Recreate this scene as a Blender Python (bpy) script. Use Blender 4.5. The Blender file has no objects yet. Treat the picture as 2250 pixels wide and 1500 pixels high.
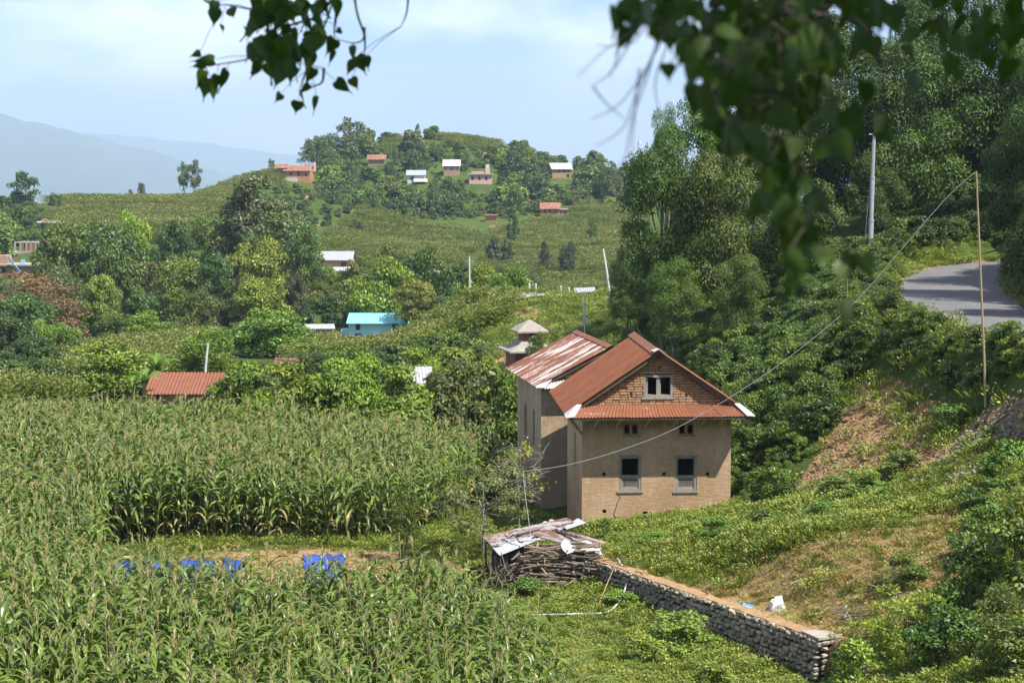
import bpy, math, random
import numpy as np
from mathutils import Vector, Matrix, Euler

S = bpy.context.scene
COL = S.collection
rad = math.radians

# ------------------------------------------------------------------ camera
CAM = np.array([0.0, 0.0, 13.0]); F = 4375.0; HV = 330.0
PITCH = math.atan((750 - HV) / F)
cd = bpy.data.cameras.new('camera'); cam = bpy.data.objects.new('camera', cd); COL.objects.link(cam)
cam.location = CAM; cam.rotation_euler = (math.pi / 2 - PITCH, 0, 0)
cd.sensor_width = 36; cd.lens = 70; cd.clip_start = 0.1; cd.clip_end = 40000
cd.dof.use_dof = True; cd.dof.focus_distance = 68; cd.dof.aperture_fstop = 5.0
S.camera = cam

# ------------------------------------------------------------------ sky, sun, exposure
SUN = Vector((0.452, -0.335, 0.826)).normalized()      # towards the sun
sun_el = math.asin(SUN.z); sun_az = math.atan2(SUN.x, SUN.y)
W = bpy.data.worlds.new('World'); S.world = W; W.use_nodes = True
nt = W.node_tree; nt.nodes.clear()
def wn(t, **k):
    n = nt.nodes.new(t)
    for a, b in k.items(): setattr(n, a, b)
    return n
wo = wn('ShaderNodeOutputWorld'); bg = wn('ShaderNodeBackground')
sky = wn('ShaderNodeTexSky', sky_type='NISHITA', sun_disc=False, sun_elevation=sun_el, sun_rotation=sun_az,
         altitude=1400.0, air_density=1.0, dust_density=0.2, ozone_density=5.0)
tc = wn('ShaderNodeTexCoord'); mp = wn('ShaderNodeMapping'); mp.inputs['Scale'].default_value = (1.0, 1.0, 2.6)
mp.inputs['Location'].default_value = (0.35, 0.0, 0.1)
nz = wn('ShaderNodeTexNoise'); nz.inputs['Scale'].default_value = 7.0; nz.inputs['Detail'].default_value = 7.0
nz.inputs['Roughness'].default_value = 0.55
rp = wn('ShaderNodeValToRGB'); rp.color_ramp.elements[0].position = 0.43; rp.color_ramp.elements[1].position = 0.64
rp.color_ramp.elements[1].color = (0.85, 0.85, 0.85, 1)
mx = wn('ShaderNodeMixRGB'); mx.inputs['Color2'].default_value = (13.0, 13.3, 14.0, 1)
L = nt.links.new
L(tc.outputs['Generated'], mp.inputs['Vector']); L(mp.outputs['Vector'], nz.inputs['Vector'])
L(nz.outputs['Fac'], rp.inputs['Fac']); L(rp.outputs['Color'], mx.inputs['Fac'])
tn = wn('ShaderNodeMixRGB', blend_type='MULTIPLY'); tn.inputs['Fac'].default_value = 1.0; tn.inputs['Color2'].default_value = (.80, .93, 1.16, 1)
L(sky.outputs['Color'], tn.inputs['Color1']); L(tn.outputs['Color'], mx.inputs['Color1']); L(mx.outputs['Color'], bg.inputs['Color'])
bg.inputs['Strength'].default_value = 0.072
L(bg.outputs['Background'], wo.inputs['Surface'])

sl = bpy.data.lights.new('sun', 'SUN'); sl.energy = 5.0; sl.angle = rad(0.53); sl.color = (1.0, 0.945, 0.86)
so = bpy.data.objects.new('sun', sl); COL.objects.link(so); so.location = (30, -20, 60)
so.rotation_euler = SUN.to_track_quat('Z', 'Y').to_euler()
S.view_settings.view_transform = 'Standard'; S.view_settings.look = 'None'
S.view_settings.exposure = 0.95; S.view_settings.gamma = 1.0; S.view_settings.use_curve_mapping = False
S.render.engine = 'CYCLES'
cy = S.cycles
cy.use_denoising = True; cy.max_bounces = 5; cy.diffuse_bounces = 2; cy.glossy_bounces = 2; cy.transmission_bounces = 3
cy.volume_bounces = 0; cy.transparent_max_bounces = 6; cy.sample_clamp_indirect = 6.0
cy.use_adaptive_sampling = True; cy.adaptive_threshold = 0.015

# ------------------------------------------------------------------ pixel rays, terrain
cp, sp = math.cos(PITCH), math.sin(PITCH)
def ray(u, v):
    x = (u - 1125) / F; y = -(v - 750) / F
    d = np.array([x, cp + y * sp, -sp + y * cp])
    return d / d[1]
def at(u, v, Y):
    return CAM + ray(u, v) * Y
def px(p):
    q = np.asarray(p, float) - CAM
    f = q[1] * cp - q[2] * sp; up = q[1] * sp + q[2] * cp
    return 1125 + F * q[0] / f, 750 - F * up / f

W0 = np.array([7.55, 47.9]); W1 = np.array([2.45, 59.2])      # foot line of the stone retaining wall
WD = (W1 - W0); WL = np.linalg.norm(WD); WD = WD / WL; WN = np.array([WD[1], -WD[0]])
def sm(a, b, x):
    t = np.clip((x - a) / (b - a), 0, 1); return t * t * (3 - 2 * t)
def step_h(x, y):
    qx, qy = x - W0[0], y - W0[1]
    d = qx * WN[0] + qy * WN[1]; a = qx * WD[0] + qy * WD[1]
    return 0.92 * sm(0.05, 0.35, d) * np.exp(-np.maximum(d, 0) / 7) * sm(-1.6, -0.1, a) * (1 - sm(WL, WL + 5, a))
ROAD = [(27, 20), (24.5, 34), (22, 47), (19.6, 58), (18.0, 66), (17.3, 73.5), (18.3, 82), (20.6, 93), (24.8, 103), (31, 108), (40, 109), (60, 105)]
def catmull(P, n):
    P = [np.array(p, float) for p in P]; P = [2 * P[0] - P[1]] + P + [2 * P[-1] - P[-2]]; out = []
    for i in range(1, len(P) - 2):
        for k in range(n):
            t = k / n
            out.append(0.5 * ((2 * P[i]) + (P[i + 1] - P[i - 1]) * t + (2 * P[i - 1] - 5 * P[i] + 4 * P[i + 1] - P[i + 2]) * t * t
                              + (3 * P[i] - P[i - 1] - 3 * P[i + 1] + P[i + 2]) * t ** 3))
    out.append(P[-2]); return np.array(out)
RC = catmull(ROAD, 10)
ROADZ = 7.0
def road_dist(x, y):
    d = np.full(np.shape(x), 1e9)
    for i in range(len(RC) - 1):
        a, b = RC[i], RC[i + 1]; ab = b - a
        t = np.clip(((x - a[0]) * ab[0] + (y - a[1]) * ab[1]) / (ab @ ab), 0, 1)
        d = np.minimum(d, np.hypot(x - a[0] - t * ab[0], y - a[1] - t * ab[1]))
    return d

CP = [  # x, y, z near the house and the hillside
 (-60,25,0),(-30,25,0),(-12,28,0),(0,30,.2),(-45,50,0),(-25,45,0),(-10,45,0),(0,45,0),(-60,80,-.5),(-30,70,0),(-15,60,0),(-5,60,0),
 (-15,75,0),(-5,75,-.2),(0,66,0),(-1,74,-.55),(1,80,-.7),(-20,88,-.2),(-8,90,-.3),(0,90,-.4),(-35,95,-.8),
 (3,56,0),(5,51,0),(6.5,47,0),(3,48,0),(5,42,.2),(9.5,44,1.2),(8.6,47.5,1.1),
 (5.6,55,1.25),(8.4,51,1.75),(7.3,55.3,2.0),(4.2,60,.9),(3,62.5,.45),(2.4,66.5,.15),(5,66.5,.5),(7.5,67,.95),(5,63.5,.85),(7.5,62.5,1.5),
 (2.2,70,-.3),(5,73,.3),(8,71,1.2),(9.2,65,1.7),(9.5,67.5,2.1),(12.2,70,4.3),(10.5,72,3.3),(14,73.5,6.5),(12.7,77,5.6),(10.2,78,3.5),(8,80,1.6),(4,82,.2),
 (16,62.5,5.4),(16.3,64,5.6),(12.5,60,3.1),(13.9,54,3.5),(12.3,48,2.5),(11.3,44,1.9),(9.7,50,2.1),(10.8,57,2.6),(14.6,67,5.2),
 (20,40,5.6),(17,50,5.6),(21,53,7),(26,55,10),(28,70,12),(26,80,11.5),(32,85,15),(32,95,16),(40,70,20),(45,95,22),(60,60,30),(24,112,7.4),(30,116,9.5),(45,118,14),
 (15,92,6.2),(17,104,7),(11,100,4),(8.6,100,3.2),(5.1,100,1.2),(13,112,5),(18,120,7.5),(30,135,12),(60,140,25),(10,130,3),
 (0,0,11.4),(14,0,12),(-14,0,9.5),(0,14,9),(0,22,4),(-20,12,5),(-40,5,4),(14,18,8.5),(9,30,3.2),(30,25,11),(0,-30,13),(-60,-30,8),(60,-30,26),(60,20,26),
]
for u, prof in {
   -500: [(110,-1),(190,-8),(300,-8),(400,-3),(480,-1),(620,-25)],
   0: [(110,-1),(150,-4.1),(190,-6.5),(250,-8),(300,-7),(350,-5.4),(400,-2.5),(440,-.8),(480,-.2),(620,-22)],
   220: [(110,-1.2),(120,-1.9),(135,-2.9),(160,-4.2),(175,-5),(190,-5.8),(230,-9),(270,-8.5),(310,-6),(350,-2.5),(420,-.4),(465,.9),(620,-22)],
   420: [(105,-1),(135,-2.8),(150,-3.6),(160,-3.9),(172,-4.4),(185,-5),(225,-8.6),(260,-9),(300,-6.5),(350,-1.2),(420,0),(470,.9),(520,0),(640,-18)],
   600: [(105,-.8),(130,-2),(160,-3.8),(172,-4.4),(184,-4.9),(195,-5.4),(225,-6),(260,-5.2),(300,-5.5),(350,-5),(420,-1),(470,3.6),(520,6.0),(560,6.3),(680,-12)],
   700: [(150,-3.2),(170,-4.4),(185,-5.2),(200,-6.4)],
   800: [(105,-.5),(130,-1.6),(160,-3.8),(170,-4.6),(180,-5.4),(190,-6.1),(200,-6.8),(216,-7.6),(240,-6),(270,-4.6),(300,-8),(350,-12.4),(430,-6.5),(490,-2.5),(540,4.6),(585,12),(612,14.5),(700,-5)],
   900: [(150,-2.6),(170,-3.8),(190,-5.0),(205,-6.2),(220,-6.4)],
   1000:[(105,-.4),(125,-.8),(150,-1.4),(165,-2.2),(180,-3.0),(195,-3.6),(210,-4.0),(240,-3.4),(290,-9),(350,-11.8),(430,-8.0),(480,-3.5),(520,2.3),(560,10.2),(600,15.6),(618,16),(720,-5)],
   1150:[(105,-.3),(125,-.4),(150,1.2),(170,.9),(190,-2),(230,-9),(290,-12),(350,-11.8),(430,-7.4),(480,-3),(525,2.8),(565,8.5),(600,12.2),(720,-6)],
   1300:[(110,.6),(130,1.6),(150,1.9),(170,.6),(190,-2),(240,-10),(350,-11.6),(430,-6.8),(480,-2.4),(530,3),(570,6.4),(600,6.6),(720,-10)],
   1450:[(130,3.5),(170,2),(230,-8),(350,-10.5),(430,-6),(480,-3),(530,1),(570,3.2),(600,3),(720,-12)],
   1800:[(150,8),(200,6),(300,-4),(450,-4),(600,-6),(720,-20)],
   2300:[(170,20),(250,22),(400,15),(600,5),(800,-20)],
   3200:[(150,35),(300,45),(600,30),(900,0)]}.items():
    for Y, z in prof:
        p = at(u, 500, Y); CP.append((p[0], Y, z))
for x in (-9000, -3000, -600, 0, 600, 3000, 9000):
    for Y in (1200, 3000, 7000, 15000, 30000):
        CP.append((x * Y / 7000 if abs(x) > 600 else x, Y, -150 if Y < 2000 else -300))
CPA = np.array(CP, float)
def st(x, y):
    yy = np.maximum(y, -12) + 25.0
    return x / yy, np.log(yy)
def mq(ds, dt): return np.sqrt(ds * ds + dt * dt + 0.03 ** 2)
_s, _t = st(CPA[:, 0], CPA[:, 1])
_A = mq(_s[:, None] - _s[None], _t[:, None] - _t[None]) + np.eye(len(CPA)) * 0.0004
_w = np.linalg.solve(_A, CPA[:, 2] - step_h(CPA[:, 0], CPA[:, 1]))
def H(x, y):
    x = np.asarray(x, float); y = np.asarray(y, float)
    shp = x.shape; x = x.ravel(); y = y.ravel()
    s, t = st(x, y); z = np.zeros(len(x))
    for i in range(0, len(x), 40000):
        sl_ = slice(i, i + 40000)
        z[sl_] = mq(s[sl_, None] - _s[None], t[sl_, None] - _t[None]) @ _w
    z += step_h(x, y)
    qx, qy = x - W0[0], y - W0[1]; d = qx * WN[0] + qy * WN[1]; a = qx * WD[0] + qy * WD[1]     # level bench behind the stone wall, flat garden in front
    s_ = sm(.05, .35, d); up_ = s_ * (1 - sm(1.0, 3.0, d)); dn_ = (1 - s_) * (1 - sm(.5, 2.0, -d)); am = sm(-.8, 0, a) * (1 - sm(WL - .5, WL + 1.5, a))
    z = z * (1 - am * (up_ + dn_)) + am * up_ * (1.04 - .03 * a + .22 * np.maximum(d - .5, 0))
    n = (np.sin(x * .9 + 1.3 * np.sin(y * .37)) * np.sin(y * .8 + np.sin(x * .5)) * .06 + np.sin(x * 2.3 + y * 1.1) * np.sin(y * 2.9 - x) * .025)
    hill = sm(2.0, 3.5, z) * sm(200, 120, y) + .25
    z += n * hill
    near = (y < 130) & (x > 5)
    if near.any():
        d = road_dist(x[near], y[near]); k = 1 - sm(2.6, 4.6, d)
        z[near] = z[near] * (1 - k) + (ROADZ - 0.03) * k
    return z.reshape(shp)
def hz(x, y): return float(H(np.array([x]), np.array([y]))[0])
def gp(u, Y):
    """ground point under pixel column u at distance Y"""
    x = (u - 1125) / F * Y * 1.0
    z = hz(x, Y)
    for _ in range(2):
        _, v = px((x, Y, z)); x = at(u, v, Y)[0]; z = hz(x, Y)
    return Vector((x, Y, z))
def hit(u, v, lo=34.0, hi=700.0):
    """first ground point along a pixel's ray"""
    Ys = np.linspace(lo, hi, 2600); d = ray(u, v)
    P = CAM[None] + d[None] * Ys[:, None]
    below = np.nonzero(P[:, 2] < H(P[:, 0], P[:, 1]))[0]
    i = below[0] if len(below) else len(Ys) - 1
    return Vector(P[i])
# ------------------------------------------------------------------ materials
def newmat(name):
    m = bpy.data.materials.new(name); m.use_nodes = True
    t = m.node_tree; b = t.nodes['Principled BSDF']
    return m, t, b
def N(t, ty, **k):
    n = t.nodes.new(ty)
    for a, v in k.items():
        if a in n.inputs: n.inputs[a].default_value = v
        else: setattr(n, a, v)
    return n
def rgb(c): return (c[0], c[1], c[2], 1)
def ramp(t, fac, stops):
    r = t.nodes.new('ShaderNodeValToRGB'); e = r.color_ramp.elements
    while len(e) < len(stops): e.new(0.5)
    for i, (p, c) in enumerate(stops): e[i].position = p; e[i].color = rgb(c)
    t.links.new(fac, r.inputs['Fac']); return r.outputs['Color']
def noise(t, scale, detail=4.0, rough=0.6, vec=None, dist=0.0):
    n = N(t, 'ShaderNodeTexNoise', Scale=scale, Detail=detail, Roughness=rough, Distortion=dist)
    if vec is not None: t.links.new(vec, n.inputs['Vector'])
    return n.outputs['Fac']
def coords(t, which='Object', scale=None, rot=None):
    c = t.nodes.new('ShaderNodeTexCoord').outputs[which]
    if scale or rot:
        m = t.nodes.new('ShaderNodeMapping')
        if scale: m.inputs['Scale'].default_value = scale
        if rot: m.inputs['Rotation'].default_value = rot
        t.links.new(c, m.inputs['Vector']); c = m.outputs['Vector']
    return c
def mixc(t, fac, a, b, mode='MIX'):
    n = t.nodes.new('ShaderNodeMixRGB'); n.blend_type = mode
    for i, q in ((0, fac), (1, a), (2, b)):
        if isinstance(q, (int, float)): n.inputs[i].default_value = q
        elif isinstance(q, (tuple, list)): n.inputs[i].default_value = rgb(q)
        else: t.links.new(q, n.inputs[i])
    return n.outputs[0]
def bump(t, b, h, strength=0.5, dist=0.02):
    n = N(t, 'ShaderNodeBump', Strength=strength, Distance=dist)
    t.links.new(h, n.inputs['Height']); t.links.new(n.outputs['Normal'], b.inputs['Normal'])
def vary(name, stops, scale=3.0, rough=0.85, bscale=None, bstr=0.4, bdist=0.02, vscale=None, objrand=0.0, spec=0.3, detail=5.0, metal=0.0):
    """noise-varied surface"""
    m, t, b = newmat(name)
    c = coords(t, 'Object', vscale)
    col = ramp(t, noise(t, scale, detail, 0.65, c), stops)
    if objrand:
        oi = t.nodes.new('ShaderNodeObjectInfo')
        r = ramp(t, oi.outputs['Random'], [(0, (1 - objrand,) * 3), (1, (1 + objrand * .6, 1 + objrand * .5, 1 + objrand * .4))])
        col = mixc(t, 1.0, col, r, 'MULTIPLY')
    t.links.new(col, b.inputs['Base Color'])
    b.inputs['Roughness'].default_value = rough; b.inputs['Specular IOR Level'].default_value = spec; b.inputs['Metallic'].default_value = metal
    if bscale: bump(t, b, noise(t, bscale, 6, 0.7, c), bstr, bdist)
    return m

def leafmat(name, trans=0.16, rough=0.45, spec=0.4, dry=None, tr_tint=(1.35, 1.5, 0.5), base=None):
    """leaf: object colour times the per-leaf tint, a little light let through"""
    m, t, b = newmat(name)
    oi = t.nodes.new('ShaderNodeObjectInfo')
    a = t.nodes.new('ShaderNodeAttribute'); a.attribute_name = 'tint'
    k = ramp(t, a.outputs['Fac'], [(0, (.84, .84, .6)), (.5, (1.62, 1.52, 1.0)), (.85, (2.45, 2.15, 1.25)), (1, (3.2, 2.7, 1.4))])
    rr = ramp(t, oi.outputs['Random'], [(0, (.82, .86, .85)), (1, (1.18, 1.12, 1.05))])
    col = mixc(t, 1.0, mixc(t, 1.0, base if base else oi.outputs['Color'], k, 'MULTIPLY'), rr, 'MULTIPLY')
    if dry:
        d = t.nodes.new('ShaderNodeAttribute'); d.attribute_name = 'dry'
        col = mixc(t, d.outputs['Fac'], col, dry)
    t.links.new(col, b.inputs['Base Color']); b.inputs['Roughness'].default_value = rough; b.inputs['Specular IOR Level'].default_value = spec
    tr = t.nodes.new('ShaderNodeBsdfTranslucent'); t.links.new(mixc(t, 1.0, col, tr_tint, 'MULTIPLY'), tr.inputs['Color'])
    mx_ = t.nodes.new('ShaderNodeMixShader'); mx_.inputs[0].default_value = trans
    o = t.nodes['Material Output']
    t.links.new(b.outputs[0], mx_.inputs[1]); t.links.new(tr.outputs[0], mx_.inputs[2]); t.links.new(mx_.outputs[0], o.inputs['Surface'])
    return m

M = {}
M['leaf'] = leafmat('leaf')
M['leaf_gloss'] = leafmat('leaf_gloss', 0.16, 0.5, 0.28)
M['heart_leaf'] = leafmat('heart_leaf', 0.25, 0.5, 0.3, base=(.030, .060, .013), tr_tint=(1.2, 1.5, .5))
M['banana'] = leafmat('banana', .35, .4, .4, base=(.075, .14, .03))
M['squash'] = leafmat('squash', .25, .5, .3, base=(.06, .115, .03))
M['corn_leaf'] = leafmat('corn_leaf', 0.16, 0.4, 0.45, dry=(.32, .25, .11), base=(.066, .106, .025))
M['corn_far'] = leafmat('corn_far', 0.2, 0.5, 0.3, dry=(.36, .31, .17), base=(.092, .124, .048))
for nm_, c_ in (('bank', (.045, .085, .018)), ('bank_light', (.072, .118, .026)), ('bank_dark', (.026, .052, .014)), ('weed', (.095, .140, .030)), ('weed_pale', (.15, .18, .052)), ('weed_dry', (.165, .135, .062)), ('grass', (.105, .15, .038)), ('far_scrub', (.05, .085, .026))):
    M[nm_] = leafmat(nm_, base=c_)
M['tassel'] = vary('tassel', [(0, (.27, .24, .095)), (1, (.42, .37, .17))], 8, .8)
M['stalk'] = vary('stalk', [(.3, (.12, .16, .05)), (.8, (.28, .25, .10))], 3, .6)
M['bark'] = vary('bark', [(.2, (.06, .045, .035)), (.8, (.17, .14, .11))], 6, .95, 14, .8, .03, (1, 1, .3))
M['bark_pale'] = vary('bark_pale', [(.2, (.17, .15, .125)), (.8, (.34, .31, .27))], 6, .95, 14, .7, .03, (1, 1, .3))

# mud plaster over brick: render worn off in places so courses show through
def plaster(name, a, b_, worn, wear):
    m, t, b = newmat(name)
    c = coords(t, 'Object'); cw = coords(t, 'Object', (1.2, 1.2, 9.0))
    big = noise(t, .9, 5, .6, c); fine = noise(t, 7, 6, .7, c); courses = noise(t, 1.6, 3, .5, cw)
    col = ramp(t, big, [(.25, a), (.75, b_)])
    col = mixc(t, .55, col, ramp(t, fine, [(.25, (.42, .40, .37)), (.75, (1.4, 1.36, 1.3))]), 'MULTIPLY')
    sx = t.nodes.new('ShaderNodeSeparateXYZ'); t.links.new(c, sx.inputs[0])
    hgt = ramp(t, sx.outputs['Z'], [(0, (1, 1, 1)), (1, (0, 0, 0))])
    mr = N(t, 'ShaderNodeMapRange'); mr.inputs['From Min'].default_value = 1.2; mr.inputs['From Max'].default_value = 3.4
    mr.inputs['To Min'].default_value = wear; mr.inputs['To Max'].default_value = wear * .35; t.links.new(sx.outputs['Z'], mr.inputs['Value'])
    wmask = ramp(t, noise(t, 2.6, 6, .7, cw), [(.40, (0, 0, 0)), (.54, (1, 1, 1))])
    wm = t.nodes.new('ShaderNodeMath'); wm.operation = 'MULTIPLY'; t.links.new(wmask, wm.inputs[0]); t.links.new(mr.outputs[0], wm.inputs[1])
    col = mixc(t, wm.outputs[0], col, worn)
    # pale lime wash band and run-off streaks under the eave
    cs = coords(t, 'Object', (5.0, 5.0, .35))
    streak = ramp(t, noise(t, 2.0, 5, .7, cs), [(.40, (1.18, 1.16, 1.12)), (.52, (1, 1, 1)), (.68, (.60, .45, .28))])
    mr2 = N(t, 'ShaderNodeMapRange'); mr2.inputs['From Min'].default_value = 3.0; mr2.inputs['From Max'].default_value = 3.9
    mr2.inputs['To Min'].default_value = 0.12; mr2.inputs['To Max'].default_value = 1.0; t.links.new(sx.outputs['Z'], mr2.inputs['Value'])
    col = mixc(t, mr2.outputs[0], col, streak, 'MULTIPLY')
    blot = ramp(t, noise(t, .55, 7, .72, coords(t, 'Object', (1, 1, .6))), [(.42, (1, 1, 1)), (.62, (.74, .68, .60))])
    col = mixc(t, .8, col, blot, 'MULTIPLY')
    t.links.new(col, b.inputs['Base Color']); b.inputs['Roughness'].default_value = .95; b.inputs['Specular IOR Level'].default_value = .1
    h = mixc(t, .5, noise(t, 9, 8, .72, c), courses)
    bump(t, b, h, .7, .035)
    return m
M['plaster'] = plaster('plaster', (.43, .32, .21), (.54, .415, .29), (.42, .28, .17), .9)
M['plaster_pale'] = plaster('plaster_pale', (.35, .285, .205), (.45, .375, .28), (.38, .27, .16), .35)
M['brick'] = vary('brick', [(.2, (.27, .15, .08)), (.55, (.38, .235, .135)), (.85, (.44, .32, .205))], 5, .95, 25, .6, .01, objrand=.22)
M['mortar'] = vary('mortar', [(.2, (.19, .125, .07)), (.8, (.29, .205, .125))], 8, .95, 20, .6, .02)
M['dark'] = vary('dark', [(0, (.012, .011, .01)), (1, (.03, .026, .02))], 3, .9)
M['wood_grey'] = vary('wood_grey', [(.2, (.15, .135, .115)), (.8, (.36, .33, .29))], 3, .85, 12, .5, .01, (6, 6, 1))
M['wood_brown'] = vary('wood_brown', [(.2, (.20, .12, .06)), (.8, (.42, .29, .16))], 3, .85, 12, .5, .01, (6, 6, 1))
M['wood_dark'] = vary('wood_dark', [(.2, (.045, .035, .03)), (.8, (.13, .10, .08))], 3, .9, 12, .5, .01)
M['bamboo'] = vary('bamboo', [(.2, (.26, .20, .11)), (.8, (.38, .31, .20))], 4, .6)
M['bamboo_green'] = vary('bamboo_green', [(.2, (.25, .25, .08)), (.8, (.42, .40, .16))], 4, .5)
M['strut_wood'] = vary('strut_wood', [(.2, (.34, .25, .15)), (.8, (.50, .39, .25))], 3, .85, 12, .5, .01, (6, 6, 1))
M['stick'] = vary('stick', [(.2, (.085, .068, .052)), (.8, (.30, .25, .195))], 4, .9, 16, .6, .01, objrand=.5)

def rust(name, rusty, rusty2, zinc, lo, hi, sc=(1, 1, 1), rough=.6, nscale=1.2):
    """corrugated iron: rust with bare zinc left where the noise is low"""
    m, t, b = newmat(name)
    c = coords(t, 'Object', sc); c0 = coords(t, 'Object')
    r = ramp(t, noise(t, 2.2, 6, .7, c0), [(.25, rusty), (.75, rusty2)])
    mask = ramp(t, noise(t, nscale, 8, .72, c), [(lo, (0, 0, 0)), (hi, (1, 1, 1))])
    z = ramp(t, noise(t, 6, 4, .6, c0), [(.3, tuple(q * .8 for q in zinc)), (.7, zinc)])
    oi = t.nodes.new('ShaderNodeObjectInfo')
    r = mixc(t, 1.0, r, ramp(t, oi.outputs['Random'], [(0, (.9, .9, .9)), (1, (1.1, 1.08, 1.05))]), 'MULTIPLY')
    t.links.new(mixc(t, mask, z, r), b.inputs['Base Color'])
    b.inputs['Roughness'].default_value = rough; b.inputs['Specular IOR Level'].default_value = .3
    bump(t, b, noise(t, 30, 4, .7, c0), .15, .005)
    return m
M['rust_main'] = rust('rust_main', (.14, .045, .019), (.25, .091, .039), (.33, .30, .28), .22, .27)
M['rust_skirt'] = rust('rust_skirt', (.165, .060, .029), (.235, .095, .05), (.46, .44, .42), .33, .40, (1, 3, 1))
M['rust_skirt_dark'] = rust('rust_skirt_dark', (.16, .058, .032), (.22, .088, .052), (.4, .38, .36), .2, .3, (1, 3, 1))
M['rust_patchy'] = rust('rust_patchy', (.15, .056, .030), (.22, .092, .052), (.58, .56, .54), .435, .485, (.45, 2.4, .45), nscale=1.0)
M['rust_half'] = rust('rust_half', (.095, .045, .027), (.165, .082, .05), (.29, .30, .31), .44, .54, (.8, 3, .8))
M['zinc'] = rust('zinc', (.22, .13, .085), (.26, .17, .11), (.34, .36, .38), .72, .8, nscale=2.0)
M['zinc_old'] = rust('zinc_old', (.19, .095, .055), (.26, .15, .095), (.44, .45, .46), .54, .62, (1, 4, 1), nscale=1.6)
M['zinc_white'] = rust('zinc_white', (.4, .33, .27), (.45, .38, .33), (.47, .46, .45), .66, .76)
M['rust_far'] = rust('rust_far', (.20, .08, .045), (.28, .13, .08), (.5, .48, .45), .36, .44, (3, .6, .6), nscale=1.6)

M['stone'] = vary('stone', [(.2, (.23, .205, .165)), (.55, (.40, .36, .29)), (.85, (.54, .48, .385))], 3, .95, 14, .8, .03, objrand=.4)
M['concrete'] = vary('concrete', [(.2, (.24, .22, .19)), (.8, (.38, .34, .28))], 2, .95, 18, .5, .02)
M['soil'] = vary('soil', [(.2, (.25, .15, .075)), (.8, (.42, .28, .15))], 4, 1.0, 12, .9, .06)
M['gravel'] = vary('gravel', [(.2, (.36, .30, .225)), (.8, (.54, .47, .37))], 9, 1.0, 16, 1.0, .08)
M['asphalt'] = vary('asphalt', [(.3, (.105, .105, .11)), (.7, (.155, .15, .15))], 1.2, .85, 60, .3, .01)
M['tarp_cyan'] = vary('tarp_cyan', [(0, (.06, .3, .6)), (1, (.12, .4, .7))], 2, .5)
M['tarp_violet'] = vary('tarp_violet', [(0, (.2, .26, .55)), (1, (.28, .34, .62))], 2, .5)
M['cut_stalk'] = vary('cut_stalk', [(0, (.25, .28, .08)), (1, (.36, .36, .14))], 2, .6)
M['tarp_blue'] = vary('tarp_blue', [(.3, (.015, .045, .27)), (.8, (.05, .10, .38))], 2, .45)
M['plastic_white'] = vary('plastic_white', [(.3, (.5, .5, .51)), (.8, (.65, .65, .65))], 3, .5)
M['plastic_cyan'] = vary('plastic_cyan', [(.3, (.12, .42, .55)), (.8, (.6, .75, .8))], 3, .4)
M['plastic_blue'] = vary('plastic_blue', [(0, (.05, .16, .55)), (1, (.08, .22, .6))], 3, .35)
M['plastic_red'] = vary('plastic_red', [(0, (.5, .03, .03)), (1, (.6, .05, .05))], 3, .35)
M['plastic_green'] = vary('plastic_green', [(0, (.02, .25, .16)), (1, (.04, .32, .2))], 3, .35)
M['metal_pole'] = vary('metal_pole', [(.3, (.36, .40, .42)), (.7, (.50, .54, .56))], 3, .45, metal=.3)
M['pole_pale'] = vary('pole_pale', [(.3, (.45, .44, .42)), (.7, (.6, .59, .56))], 3, .8)
M['wire'] = vary('wire', [(0, (.27, .28, .29)), (1, (.35, .36, .37))], 3, .5)
M['wire_dark'] = vary('wire_dark', [(0, (.02, .02, .02)), (1, (.04, .04, .04))], 3, .6)
M['pipe'] = vary('pipe', [(0, (.5, .5, .48)), (1, (.66, .66, .64))], 3, .5)
M['cyan_wall'] = vary('cyan_wall', [(.2, (.34, .62, .70)), (.8, (.40, .68, .75))], 1, .8)
M['cyan_roof'] = vary('cyan_roof', [(.2, (.17, .50, .52)), (.8, (.23, .57, .58))], 2, .5)
M['brick_far'] = vary('brick_far', [(.2, (.26, .16, .095)), (.8, (.36, .24, .15))], 2, .95)
M['brick_red'] = vary('brick_red', [(.2, (.20, .075, .055)), (.8, (.30, .12, .09))], 3, .95, 12, .5, .02)
M['brick_orange'] = vary('brick_orange', [(.2, (.34, .16, .085)), (.8, (.43, .23, .13))], 2, .95)
M['wall_white'] = vary('wall_white', [(.2, (.42, .41, .39)), (.8, (.55, .54, .52))], 1.5, .9)
M['wall_pink'] = vary('wall_pink', [(.2, (.46, .29, .25)), (.8, (.54, .37, .32))], 1.5, .9)
M['window_far'] = vary('window_far', [(0, (.05, .035, .03)), (1, (.09, .06, .05))], 2, .5)
M['window_blue'] = vary('window_blue', [(0, (.16, .38, .6)), (1, (.22, .46, .68))], 2, .5)
M['roof_cement'] = vary('roof_cement', [(.2, (.20, .185, .16)), (.8, (.34, .31, .265))], 3, .95, 12, .5, .02)
M['rock'] = vary('rock', [(.2, (.32, .28, .22)), (.8, (.52, .47, .4))], 3, .95, 8, .8, .04)

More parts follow.
